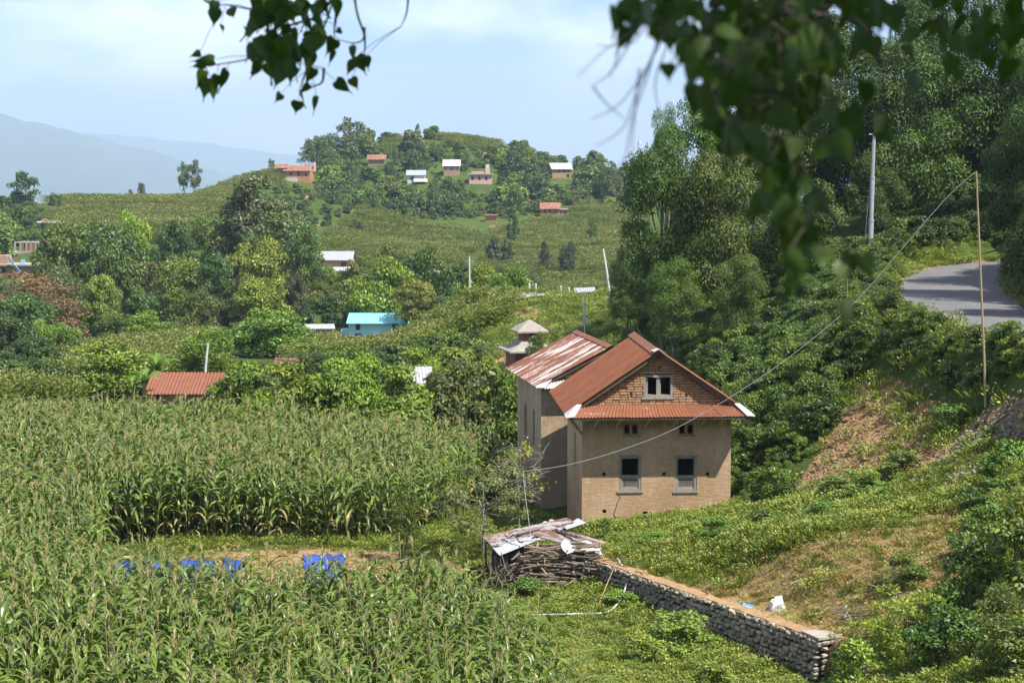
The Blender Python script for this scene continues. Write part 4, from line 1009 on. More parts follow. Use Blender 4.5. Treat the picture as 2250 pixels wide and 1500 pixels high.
# ------------------------------------------------------------------ stone retaining wall
def retaining_wall():
    g0 = hz(W0[0] - .5 * WN[0], W0[1] - .5 * WN[1])
    ang = math.atan2(WD[1], WD[0]); o = thing('retaining_wall', (W0[0], W0[1], 0), 'dry stone retaining wall with earth topped edge below the grass terrace', 'wall', None, ang)
    # local: x along the wall away from the camera, y = -uphill side is negative (right hand), stones face +y
    topz = lambda x: hz(W0[0] + WD[0] * x + WN[0] * .55, W0[1] + WD[1] * x + WN[1] * .55) + .04
    botz = lambda x: hz(W0[0] + WD[0] * x - WN[0] * .3, W0[1] + WD[1] * x - WN[1] * .3) - .15
    xs = np.linspace(0, WL, 24); tz = [topz(x) for x in xs]; bz = [botz(x) for x in xs]
    mb = MB()
    for i in range(len(xs) - 1):
        a, b = xs[i], xs[i + 1]
        mb.quad((b, -.02, bz[i + 1]), (a, -.02, bz[i]), (a, -.02, tz[i] - .05), (b, -.02, tz[i + 1] - .05))
        mb.quad((a, -.02, tz[i] - .05), (a, -.55, tz[i] - .05), (b, -.55, tz[i + 1] - .05), (b, -.02, tz[i + 1] - .05))
    mb.quad((0, -.02, bz[0]), (0, -.75, bz[0]), (0, -.75, tz[0] - .05), (0, -.02, tz[0] - .05))
    mb.build('core', 'dark', o)
    r = random.Random(3)
    base = []
    for k in range(12):
        q = MB(); n = r.choice((5, 6, 6, 7)); ph = r.uniform(0, 6); ring = []
        for i in range(n):
            a = ph + 2 * math.pi * i / n; rr = r.uniform(.36, .58); c_, s_ = math.cos(a), math.sin(a); m_ = max(abs(c_), abs(s_)); ring.append((c_ * rr / m_ * .92, s_ * rr / m_ * .92))
        V = [(x, -.5, z) for x, z in ring] + [(x, .25 + r.uniform(-.1, .1), z) for x, z in ring] + [(x * .86 + r.uniform(-.04, .04), .5 + r.uniform(-.22, .1), z * .86) for x, z in ring]
        Fc = [(i, (i + 1) % n, n + (i + 1) % n, n + i) for i in range(n)] + [(n + i, n + (i + 1) % n, 2 * n + (i + 1) % n, 2 * n + i) for i in range(n)] + [tuple(range(2 * n, 3 * n))]
        q.add(V, [f[::-1] for f in Fc]); base.append(q.mesh('stone', 'stone'))
    spec = []; hmax = max(t - b for t, b in zip(tz, bz)); rowh = .135; nrow = int(hmax / rowh) + 1
    for j in range(nrow):
        x = r.uniform(-.05, .05)
        while x < WL:
            w = r.choice((.12, .17, .23, .31)) * r.uniform(.85, 1.15); xc = x + w / 2
            t_ = np.interp(xc, xs, tz); b_ = np.interp(xc, xs, bz); zc = t_ - .08 - j * rowh + r.uniform(-.03, .03); x += w
            if zc < b_ + .02: continue
            spec.append((xc, zc, w, r.randrange(len(base)), (r.uniform(-.15, .15), r.uniform(-.22, .22), r.uniform(-.12, .12)), (w * .97, .2, rowh * r.uniform(.85, 1.15)), r.uniform(-.02, .025)))
    spec.sort(key=lambda q: q[0])
    for q in spec[:280]: part('stone', base[q[3]], o, (q[0], q[6], q[1]), q[4], q[5])
    jm = MB()                                                 # the stones at the far end, past the count of single ones
    for q in spec[280:]:
        Mx = Matrix.Translation((q[0], q[6], q[1])) @ Euler(q[4]).to_matrix().to_4x4() @ Matrix.Diagonal((*q[5], 1)); me_ = base[q[3]]
        jm.add([Mx @ v_.co for v_ in me_.vertices], [tuple(p_.vertices) for p_ in me_.polygons])
    if jm.v: tag(jm.build('stonework', 'stone', o), kind='stuff')
    for j in range(7):                                       # end face
        y = -.02
        while y > -.72:
            w = r.uniform(.2, .34); part('stone', r.choice(base), o, (.0, y - w / 2, tz[0] - .12 - j * .15), (0, r.uniform(-.06, .06), math.pi / 2 + r.uniform(-.1, .1)), (w * .97, .18, .125 * r.uniform(.9, 1.1))); y -= w
    mb = MB(); n = 40; R = random.Random(8); P = []
    for i in range(n + 1):
        x = -.02 + (WL + .02) * i / n; t_ = float(np.interp(x, xs, tz)); P += [(x, .05 + R.uniform(-.04, .03), t_ - .055), (x, .02 + R.uniform(-.03, .02), t_ + .01 + R.uniform(-.012, .012)), (x, -.30, t_ + .03 + R.uniform(-.02, .02)), (x, -.5 + R.uniform(-.12, .1), t_ - .03 + R.uniform(-.02, .02))]
    mb.add(P, [(4 * i + k, 4 * i + k + 1, 4 * i + k + 5, 4 * i + k + 4) for i in range(n) for k in range(3)]); mb.build('capping', 'soil', o)
    mb = MB(); mb.add([(-.05, .07, tz[0] - .03), (-.05, -.66, tz[0] - .03), (.55, -.6, tz[0] + .01), (.8, .05, tz[0] + .01), (-.05, .07, tz[0] + .03), (-.05, -.66, tz[0] + .03), (.55, -.6, tz[0] + .035), (.8, .05, tz[0] + .035)], [(4, 7, 6, 5), (0, 4, 5, 1), (1, 5, 6, 2), (3, 7, 4, 0)]); mb.build('end_slab', 'concrete', o)
retaining_wall()

# ------------------------------------------------------------------ firewood stack and its tin cover
def pw(u, v, Y): return Vector(at(u, v, Y))
def woodshed():
    g = gp(1200, 59.5); o = thing('woodshed', g, 'low lean-to of rusty tin sheets on poles over the firewood beside the stone wall', 'shed'); L0 = lambda p: Vector(p) - g
    def sheet(c, waves, mat, amp=.02):
        mb = MB(); mb.corr(*[L0(pw(*q)) for q in c], waves, amp, 3); ob = mb.build('roof_sheet', mat, o, True); return ob
    # left slope: three long sheets laid side by side, running from the back ridge towards the front left
    sheet([(1060, 1178, 61.0), (1076, 1193, 60.2), (1262, 1146, 61.6), (1246, 1137, 62.3)], 7, 'rust_half')
    sheet([(1073, 1191, 60.3), (1085, 1205, 59.6), (1230, 1166, 60.7), (1250, 1150, 61.6)], 6, 'rust_half')
    sheet([(1082, 1202, 59.7), (1098, 1220, 58.8), (1186, 1184, 59.6), (1205, 1168, 60.5)], 6, 'zinc')
    sheet([(1238, 1158, 61.2), (1246, 1162, 60.9), (1288, 1148, 61.8), (1270, 1138, 62.3)], 5, 'zinc')
    sheet([(1170, 1175, 59.9), (1208, 1154, 61.3), (1332, 1191, 61.0), (1283, 1203, 59.2)], 9, 'rust_half')
    sheet([(1262, 1196, 59.6), (1287, 1186, 60.4), (1323, 1203, 60.0), (1305, 1217, 59.1)], 6, 'zinc_old')
    def post(a, b, r, m, n='post'):
        mb = MB(); a, b = L0(pw(*a)), L0(pw(*b)); mb.tube([a, a.lerp(b, .5) + Vector((.01, 0, 0)), b], [r, r * .95, r * .9], 7); mb.build(n, m, o)
    post((1273, 1298, 58.75), (1287, 1213, 58.9), .035, 'bamboo_green'); post((1180, 1236, 58.7), (1206, 1268, 58.6), .03, 'wood_brown', 'prop'); post((1155, 1195, 58.9), (1235, 1220, 58.7), .02, 'bamboo', 'pole')
    post((1147, 1188, 59.0), (1197, 1185, 59.2), .018, 'bamboo', 'pole'); post((1177, 1212, 58.8), (1182, 1190, 58.9), .035, 'bamboo', 'prop'); post((1068, 1288, 60.2), (1066, 1184, 60.6), .035, 'wood_dark'); post((1300, 1270, 60.2), (1303, 1190, 60.3), .035, 'wood_dark'); post((1240, 1262, 62), (1240, 1143, 62), .035, 'wood_dark')
    def plank(a, b, w, h, m):
        mb = MB(); mb.beam(L0(pw(*a)) + Vector((0, 0, .04)), L0(pw(*b)) + Vector((0, 0, .04)), w, h); return mb.build('plank', m, o)
    plank((1080, 1180, 61.0), (1252, 1144, 62.2), .13, .05, 'wood_brown'); plank((1137, 1177, 60.6), (1185, 1166, 61.1), .11, .05, 'wood_dark'); plank((1216, 1166, 60.9), (1272, 1183, 60.0), .16, .04, 'wood_dark')
    for k in range(5):
        f = (k + .5) / 5; p = pw(1216 + 56 * f, 1166 + 17 * f, 60.9 - .9 * f); mb = MB(); mb.box(L0(p) + Vector((.02, -.02, .085)), (.05, .16, .03), Matrix.Rotation(.5, 3, 'Z')); mb.build('batten', 'rust_half', o)
    mb = MB(); ch = [L0(pw(1110 + 38 * t, 1177 + 14 * t + 5 * math.sin(t * 9), 60.4 - 1.2 * t)) + Vector((0, 0, .05)) for t in np.linspace(0, 1, 14)]
    for a in ch: mb.box(a, (.07, .04, .03), Matrix.Rotation(random.Random(int(a.x * 999)).uniform(0, 3), 3, 'Z'))
    mb.build('chain', 'wire_dark', o)
    # firewood
    f = thing('firewood_stack', gp(1225, 58.9), 'stack of grey split branches piled under the tin lean-to', 'firewood'); G = f.location
    r = random.Random(11)
    def stick(p, q, r0, bend):
        mb = MB(); p, q = Vector(p), Vector(q); m = p.lerp(q, .5) + Vector((r.gauss(0, bend), r.gauss(0, bend * .5), r.gauss(0, bend)))
        mb.tube([p, p.lerp(m, .6) , m, m.lerp(q, .5) + Vector((0, 0, r.gauss(0, bend * .4))), q], [r0, r0 * 1.05, r0 * .95, r0 * .8, r0 * r.uniform(.45, .8)], 6)
        mb.build('stick', 'stick', f)
    z = .03; 
    while z < 1.22:
        r0 = r.uniform(.018, .034) if z > .55 else r.uniform(.022, .055)
        for yy in (-.12, .22, .55):
            x = -1.25 + r.uniform(0, .35) + (.2 if z > 1 else 0)
            while x < 1.0:
                l = r.uniform(.7, 1.6); x1 = min(x + l, 1.28 + r.uniform(-.12, .14)); rr = r0 * r.uniform(.7, 1.2)
                stick((x, yy + r.gauss(0, .12), z + r.gauss(0, .035)), (x1, yy + r.gauss(0, .14), max(.02, z + r.gauss(0, .07))), rr, .05); x = x1 + r.uniform(-.1, .25)
        z += r0 * 1.75
    for _ in range(60):                                      # tangled brush bundle at the left end
        x = r.uniform(-2.1, -1.2); y = r.uniform(-.2, .6); a_ = r.gauss(1.2, .55); l_ = r.uniform(.4, 1.0); stick((x, y - .1, r.uniform(0, .35)), (x + math.cos(a_) * l_, y + r.gauss(0, .25), min(1.1, .1 + abs(math.sin(a_)) * l_)), r.uniform(.008, .024), .07)
    for _ in range(26):                                      # ends poking out of the stack
        x = r.uniform(-1.2, 1.1); z0 = r.uniform(.1, 1.1); stick((x, .2, z0), (x + r.gauss(0, .25), -.32 - r.uniform(0, .15), z0 + r.gauss(-.02, .08)), r.uniform(.015, .035), .04)
    for a, b in (((-.2, -.45, .03), (.55, -.3, .32)), ((-.75, -.4, .05), (.1, -.3, .12)), ((-.1, -.5, .02), (.3, -.35, .22))): stick(a, b, .03, .06)
    bk = MB(); bk.b(-2.0, 1.15, .75, .85, 0, 1.1); bk.build('back_boards', 'wood_dark', f)
    # white plastic sheets over the pile
    def rag(name, pts, label, mat, lift=.02, seed=0, cat='plastic sheet'):
        P = [pw(*q) for q in pts]; c = sum(P, Vector()) / len(P); ob = thing(name, c, label, cat); rr = random.Random(seed); mb = MB(); n = len(P)
        ring = [(p - c) for p in P]; mid = [q * .55 + Vector((rr.gauss(0, .03), rr.gauss(0, .03), lift + rr.gauss(0, .035))) for q in ring]
        V = ring + mid + [Vector((0, 0, lift + .04))]; V2 = [v - Vector((0, 0, .008)) for v in V]; k = len(V)
        Fc = [(i, (i + 1) % n, n + (i + 1) % n, n + i) for i in range(n)] + [(n + i, n + (i + 1) % n, 2 * n) for i in range(n)]
        mb.add(V + V2, Fc + [tuple(k + i for i in q)[::-1] for q in Fc]); mb.build('sheet', mat, ob); return ob
    rag('plastic_sheet', [(1232, 1196, 58.7), (1240, 1184, 59.0), (1250, 1186, 59.0), (1254, 1196, 58.8), (1268, 1200, 58.7), (1258, 1212, 58.6), (1246, 1216, 58.6), (1236, 1206, 58.6)], 'crumpled white plastic sheet on top of the firewood', 'plastic_white', seed=1)
    rag('plastic_sheet', [(1272, 1208, 58.8), (1290, 1200, 59.2), (1312, 1198, 59.4), (1324, 1218, 59.0), (1300, 1212, 58.8), (1285, 1212, 58.7)], 'torn cream plastic sheet over the end of the firewood by the bamboo post', 'plastic_white', seed=2)
    for u, v, Y, s, m, lb in ((1198, 1150, 62.0, .1, 'plastic_white', 'white stone weighing down the tin lean-to'), (1212, 1146, 62.1, .11, 'stone', 'grey stone weighing down the tin lean-to')):
        rock('stone', pw(u, v, Y), s * 1.1, m, lb)
    return rag
def rock(name, loc, s, mat, label, seed=None, cat='stone', group=None):
    r = random.Random(seed if seed is not None else label); mb = MB(); n = 8
    V = []
    for j, (zr, rr) in enumerate(((-.55, .7), (0, 1), (.5, .75))):
        for i in range(n):
            a = 2 * math.pi * i / n + j * .3; q = rr * r.uniform(.8, 1.15); V.append((math.cos(a) * q * s, math.sin(a) * q * s * .85, zr * s * r.uniform(.85, 1.1)))
    V.append((0, 0, .72 * s)); Fc = [(j * n + i, j * n + (i + 1) % n, (j + 1) * n + (i + 1) % n, (j + 1) * n + i) for j in range(2) for i in range(n)] + [(2 * n + i, 2 * n + (i + 1) % n, 3 * n) for i in range(n)]
    mb.add(V, Fc); ob = mb.build(name, mat); ob.location = loc; return tag(ob, label, cat, group)
RAG = woodshed()
# ------------------------------------------------------------------ undergrowth on the bank, grass and weeds
def mini_mesh(name, rng, n, h, spread, leaf, aspect, mat, up, tintvar=.2, tint0=.45):
    P = []; D = []
    for i in range(n):
        a = rng.uniform(0, 6.28); q = spread * math.sqrt(rng.uniform(0, 1)); z = h * rng.uniform(.08, 1) * (1 - .5 * (q / spread) ** 2)
        P.append((q * math.cos(a), q * math.sin(a), z)); D.append((math.cos(a) + rng.normal(0, .5), math.sin(a) + rng.normal(0, .5), up + rng.normal(0, .4)))
    P, D = np.array(P), np.array(D); Ln = leaf * rng.uniform(.6, 1.3, n)
    return leaves_mesh(name, P, D, rng.normal(size=(n, 3)) * .4 + np.array([0, 0, 1.0]), Ln, Ln * aspect, (tint0 + rng.normal(0, tintvar, n)).clip(0, 1), mat)
def tuft_mesh(name, rng, n, h, spread, mat, w=.012):
    P = rng.normal(0, spread, (n, 3)); P[:, 2] = 0; D = rng.normal(0, .45, (n, 3)); D[:, 2] = 1
    Ln = h * rng.uniform(.5, 1.2, n); return leaves_mesh(name, P, D, rng.normal(size=(n, 3)), Ln, np.full(n, w), rng.uniform(.2, .85, n), mat, droop=.3)
def remesh(key, mat, n):
    out = []
    for c, _ in KIND[key][:n]:
        q = c.copy(); q.materials.clear(); q.materials.append(M[mat]); out.append(q)
    return out
def nearpoly(poly, spacing, seed, lim=(36, 128), samples=None):
    """ground points that fall inside a pixel polygon of the photograph"""
    rng = np.random.default_rng(seed)
    x, y = polypts([(-24, 36), (30, 36), (34, 128), (-34, 128)], spacing, spacing, rng, .5)
    k = (y > lim[0]) & (y < lim[1]) & (x > -.26 * y - 3) & (x < .26 * y + 4); x, y = x[k], y[k]; z = H(x, y)
    q = np.stack([x, y, z], 1) - CAM; f = q[:, 1] * cp - q[:, 2] * sp; u = 1125 + F * q[:, 0] / f; v = 750 - F * (q[:, 1] * sp + q[:, 2] * cp) / f
    k = inpoly(u, v, poly); return x[k], y[k], z[k], u[k], v[k]
def house_clear(x, y):
    q = np.stack([x, y], 1) - HOUSE.c[:2]; a, b = q @ HOUSE.e1, q @ HOUSE.e2
    return ~((a > -.25) & (a < 5.3) & (b > -.15) & (b < 5.8))
def road_clear(x, y, d=2.6): return road_dist(x, y) > d
GR = np.random.default_rng(77)
bank_coll = proto_collection('bank_shrubs', remesh('shrub', 'bank', 3) + remesh('shrub', 'bank_light', 3) + remesh('shrub', 'bank_dark', 2) + remesh('shrub_fine', 'bank_light', 2))
def bank():
    # slope between the house and the road, and the strip along its far side
    x, y, z, u, v = nearpoly([(1595, 1115), (1600, 900), (1480, 760), (1380, 740), (1340, 690), (1500, 640), (1700, 590), (1960, 560), (1975, 640), (2020, 700), (2130, 735), (2300, 760), (2300, 870), (2150, 900), (2080, 950), (2120, 905), (2090, 880), (1985, 805), (1870, 815), (1822, 935), (1760, 1025), (1712, 1112)], .62, 1, (60, 128))
    k = house_clear(x, y) & road_clear(x, y, 2.7) ; x, y, z, u, v = x[k], y[k], z[k], u[k], v[k]; n = len(x); r = GR
    s = r.uniform(.75, 1.5, n) * (1 - .35 * (road_dist(x, y) < 4)); near_house = np.hypot(x - 8.2, y - 67) < 2.5; s[near_house] *= .55
    scatter('undergrowth', bank_coll, np.stack([x, y, z - .05], 1), r.uniform(0, 6.28, n), np.stack([s * 1.15, s * 1.15, s], 1), r.integers(0, 10, n), 'dense green undergrowth covering the steep bank below the road')
    # uphill side of the road
    x, y, z, u, v = nearpoly([(1960, 560), (2190, 545), (2190, 640), (2150, 650), (2170, 700), (2260, 720), (2400, 720), (2600, 300), (2200, 200), (1960, 480)], .9, 2, (60, 135))
    k = road_clear(x, y, 2.9); x, y, z = x[k], y[k], z[k]; n = len(x); s = r.uniform(.9, 1.9, n)
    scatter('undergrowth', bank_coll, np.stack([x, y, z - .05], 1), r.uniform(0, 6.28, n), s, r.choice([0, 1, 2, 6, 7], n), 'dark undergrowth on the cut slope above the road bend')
def outer_slope():
    # the same slope carried on past the frame, below and above the road
    x, y = polypts([(11.5, 34), (40, 34), (44, 60), (30, 64), (15.2, 59.5), (13.6, 50)], .75, .75, GR, .5); k = (x > .262 * y + .2) & road_clear(x, y, 2.9); x, y = x[k], y[k]; n = len(x); s = GR.uniform(.6, 1.5, n)
    scatter('undergrowth', bank_coll, np.stack([x, y, H(x, y) - .05], 1), GR.uniform(0, 6.28, n), s, GR.integers(0, 10, n), 'shrubby undergrowth on the slope beside the near stretch of road')
bank(); outer_slope()
weed_coll = proto_collection('weed_plants',
    [mini_mesh('weed', GR, 120, .32, .22, .072, .45, 'weed', .5) for _ in range(3)] + [mini_mesh('weed', GR, 120, .24, .25, .06, .42, 'weed_pale', .5) for _ in range(3)] +
    [tuft_mesh('tuft', GR, 60, .32, .11, 'grass') for _ in range(3)] + [mini_mesh('weed', GR, 60, .16, .25, .08, .4, 'weed_dry', .3) for _ in range(2)] + [tuft_mesh('tuft', GR, 40, .22, .10, 'weed_dry') for _ in range(2)])
def weeds():
    r = GR
    # lush grass terrace in front of and beside the house, dry slope to the right of it
    x, y, z, u, v = nearpoly([(1290, 1165), (1400, 1150), (1606, 1108), (1740, 1100), (1900, 1075), (2030, 1040), (2150, 990), (2300, 960), (2300, 1600), (1850, 1600), (1845, 1430), (1600, 1330), (1330, 1245), (1310, 1200)], .165, 5, (40, 68))
    qx, qy = x - W0[0], y - W0[1]; d = qx * WN[0] + qy * WN[1]; a = qx * WD[0] + qy * WD[1]
    k = house_clear(x, y) & ((d > .72 + .42 * r.uniform(-1, 1, len(x))) | (a < -.8) | (a > WL + 1)) & ~((d < 0) & (a > -1)); x, y, z, u, v = x[k], y[k], z[k], u[k], v[k]
    dry = smooth_mask(u, v, [(1480, 1300), (1620, 1250), (1800, 1180), (1950, 1130), (2120, 1110), (2160, 1250), (2050, 1340), (1900, 1400), (1840, 1420), (1700, 1360)], np.ones(len(u)), 40)
    dry = (dry + r.normal(0, .18, len(x)) + .25 * np.sin(x * 1.7) * np.sin(y * 1.3)) > .55
    clump = .55 + .45 * np.sin(x * 1.1 + 2 * np.sin(y * .6)) * np.sin(y * 1.3 + x * .4)
    keep = np.where(dry, r.uniform(size=len(x)) < .55, r.uniform(size=len(x)) < .6 + .4 * clump); x, y, z, u, v, dry, clump = (q[keep] for q in (x, y, z, u, v, dry, clump)); n = len(x)
    idx = np.where(dry, r.choice([9, 9, 10, 10, 11, 12, 5, 8], n), r.choice([0, 1, 2, 3, 4, 5, 3, 4, 5, 6, 7, 8, 6, 7, 9, 11], n))
    s = np.where(dry, r.uniform(.5, 1.05, n), r.uniform(.6, 1.0, n) * (1.0 + .75 * clump))
    scatter('grass_and_weeds', weed_coll, np.stack([x, y, z - .02], 1), r.uniform(0, 6.28, n), s, idx, 'grass and low weeds over the terrace and dry slope right of the mud house')
    # lower garden between corn and stone wall, and the strip round the clearing
    x, y, z, u, v = nearpoly([(1130, 1600), (1150, 1480), (1120, 1330), (1140, 1300), (1330, 1270), (1420, 1330), (1600, 1420), (1750, 1480), (1790, 1600)], .2, 6, (40, 62))
    qx, qy = x - W0[0], y - W0[1]; d = qx * WN[0] + qy * WN[1]; k = (d < -.12) & (r.uniform(size=len(x)) < .85); x, y, z, d = x[k], y[k], z[k], d[k]; n = len(x)
    s = r.uniform(.5, 1.0, n) * (1 + .8 * np.exp(d / .8)); idx = r.choice([0, 1, 2, 3, 4, 5, 3, 4, 5, 6, 7, 8], n)
    scatter('grass_and_weeds', weed_coll, np.stack([x, y, z - .02], 1), r.uniform(0, 6.28, n), s, idx, 'bright green weeds in the hollow between corn and stone wall')
    x, y = polypts([(-11.5, 63.2), (-8, 65.0), (-3, 64.2), (-1.2, 61), (1.2, 61.8), (1.9, 66), (1.2, 73), (.2, 78), (-2.5, 72), (-3, 67), (-9, 66.8), (-12, 66.3)], .22, .22, r, .5); k = (r.uniform(size=len(x)) < .8); x, y = x[k], y[k]; n = len(x)
    scatter('grass_and_weeds', weed_coll, np.stack([x, y, H(x, y) - .02], 1), r.uniform(0, 6.28, n), r.uniform(.5, 1.2, n), r.choice([0, 1, 2, 3, 4, 5, 6, 7, 8, 9], n), 'grass strip along the foot of the tall corn behind the clearing')
    x, y = polypts([(-13.2, 57.5), (-6, 55), (-1.5, 54.5), (-1, 60), (-3, 65), (-8, 65.6), (-12.8, 64.8)], .3, .3, r, .5); k = (r.uniform(size=len(x)) < .5); x, y = x[k], y[k]; n = len(x)
    scatter('straw_litter', weed_coll, np.stack([x, y, H(x, y) - .02], 1), r.uniform(0, 6.28, n), r.uniform(.35, .9, n), r.choice([9, 10, 11, 12, 9, 10, 3, 6], n), 'dry straw litter and sparse weeds over the cleared patch')
    # mid distance ground: temple, track, gullies
    x, y = polypts(uY((900, 92), (1420, 92), (1420, 175), (820, 175)), .7, .7, r, .5); k = (r.uniform(size=len(x)) < .7); x, y = x[k], y[k]; n = len(x)
    scatter('grass_and_weeds', weed_coll, np.stack([x, y, H(x, y) - .02], 1), r.uniform(0, 6.28, n), r.uniform(1.0, 2.2, n), r.choice([0, 1, 2, 3, 4, 5, 6, 7, 8], n), 'rough grass around the little temple and the dirt track')
weeds()
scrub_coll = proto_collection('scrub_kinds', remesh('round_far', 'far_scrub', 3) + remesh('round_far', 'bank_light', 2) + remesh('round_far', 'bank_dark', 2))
HOUSEBOX = [(605, 690, 358, 402), (805, 850, 338, 360), (890, 945, 372, 402), (970, 1014, 350, 384), (1026, 1094, 362, 408), (1208, 1262, 356, 392), (1184, 1254, 443, 476), (1060, 1096, 470, 486), (680, 776, 552, 612), (624, 692, 582, 614), (664, 736, 712, 738), (761, 894, 688, 746), (80, 148, 487, 506), (28, 90, 530, 556), (0, 84, 560, 606), (598, 765, 786, 808), (884, 952, 806, 840), (1080, 1310, 650, 668), (1105, 1205, 700, 800), (1020, 1120, 765, 800)]
def far_scrub():
    r = np.random.default_rng(8); FARFIELD = [uY((700, 366), (1420, 362), (1420, 490), (1200, 475), (790, 472))]
    def go(poly, sp, lo, hi, label, keep=1.0):
        x, y = polypts(poly, sp, sp, r, .5); k = (r.uniform(size=len(x)) < keep) & ~inpoly(x, y, FARFIELD[0]); x, y = x[k], y[k]; z_ = H(x, y); uv = np.array([px(q) for q in np.stack([x, y, z_ + 1.2], 1)]); k = np.ones(len(x), bool)
        for a, b, c, d in HOUSEBOX: k &= ~((uv[:, 0] > a - 4) & (uv[:, 0] < b + 4) & (uv[:, 1] > c) & (uv[:, 1] < d + 9))
        x, y = x[k], y[k]; n = len(x); s = r.uniform(lo, hi, n)
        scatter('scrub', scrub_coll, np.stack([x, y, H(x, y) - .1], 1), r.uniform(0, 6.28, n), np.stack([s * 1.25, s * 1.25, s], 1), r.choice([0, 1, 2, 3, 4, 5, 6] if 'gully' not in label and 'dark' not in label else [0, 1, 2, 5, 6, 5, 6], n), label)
    go(uY((560, 430), (640, 415), (720, 435), (800, 475), (1200, 480), (1430, 495), (1430, 590), (1250, 600), (1120, 590), (950, 585), (800, 590), (640, 560)), 3.3, .9, 2.6, 'low scrub filling the gaps between trees on the village hill', .75)
    go(uY((600, 440), (800, 478), (1200, 482), (1430, 495), (1430, 590), (1120, 590), (950, 585), (800, 590), (640, 560)), 2.6, .35, .9, 'knee high scrub and grass between the hill trees', .8)
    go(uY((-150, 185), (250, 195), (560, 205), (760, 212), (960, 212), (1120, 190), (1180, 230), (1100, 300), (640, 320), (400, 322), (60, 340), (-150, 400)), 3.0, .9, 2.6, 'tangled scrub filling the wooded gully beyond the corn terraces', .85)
    go(uY((-150, 300), (200, 300), (230, 330), (110, 380), (80, 472), (-150, 472)), 3.0, .9, 2.8, 'light scrub round the flat roofed village houses', .8)
    go(uY((900, 330), (1420, 330), (1420, 362), (700, 366), (680, 340)), 4.0, .8, 2.2, 'scrub along the foot of the far corn fields', .6)
    go(uY((-120, 120), (110, 118), (130, 150), (200, 170), (150, 190), (-120, 190)), 2.0, .8, 2.0, 'dark scrub at the corner of the corn terrace', .9)
    go(uY((640, 96), (1130, 92), (1140, 118), (1000, 145), (640, 148), (520, 130)), 1.5, .7, 1.6, 'scrub between the tin roofs behind the corn field', .6)
far_scrub()

# ------------------------------------------------------------------ trees
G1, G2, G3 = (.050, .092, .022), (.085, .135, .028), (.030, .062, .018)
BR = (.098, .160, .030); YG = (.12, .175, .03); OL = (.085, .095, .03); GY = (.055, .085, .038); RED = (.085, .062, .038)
T = ptree; RR = random.Random(99)
# clipped fodder trees
for u0, u1, vt, Y, lb, c in ((163, 342, 757, 118, 'big rounded bright green fodder tree beside the red roofed shed', BR), (505, 660, 680, 163, 'twin domed bright fodder tree above the narrow concrete pole', BR), (402, 500, 722, 140, 'upright fodder tree behind the leaning concrete pole', (.085, .14, .026)),
        (286, 376, 687, 186, 'small round fodder tree at the top of the corn terrace', BR), (68, 134, 708, 172, 'bright fodder tree below the reddish brown tree', BR), (120, 182, 715, 168, 'low bright bush tree touching the fodder tree under the reddish tree', BR), (48, 116, 800, 150, 'little bright bush at the corner of the corn terrace', BR),
        (775, 895, 566, 222, 'dense bright green dome tree uphill of the turquoise house', BR), (1010, 1090, 588, 186, 'pale green dome tree behind the slim white pole', BR), (1080, 1162, 592, 182, 'pale green dome tree next to the white roadside stones', BR), (640, 715, 748, 158, 'low bright bush tree next to the twin domed tree', (.09, .14, .028)),
        (262, 335, 470, 262, 'tall sunlit tree rising from the gully in front of the skyline corn', YG), (1160, 1205, 735, 119, 'small dark orchard tree against the temple wall', GY)):
    du = (u1 - u0) * .13; T('fodder_tree', 'shoot_tree', u0 - du, u1 + du, vt - 6, 0, Y, c, lb)
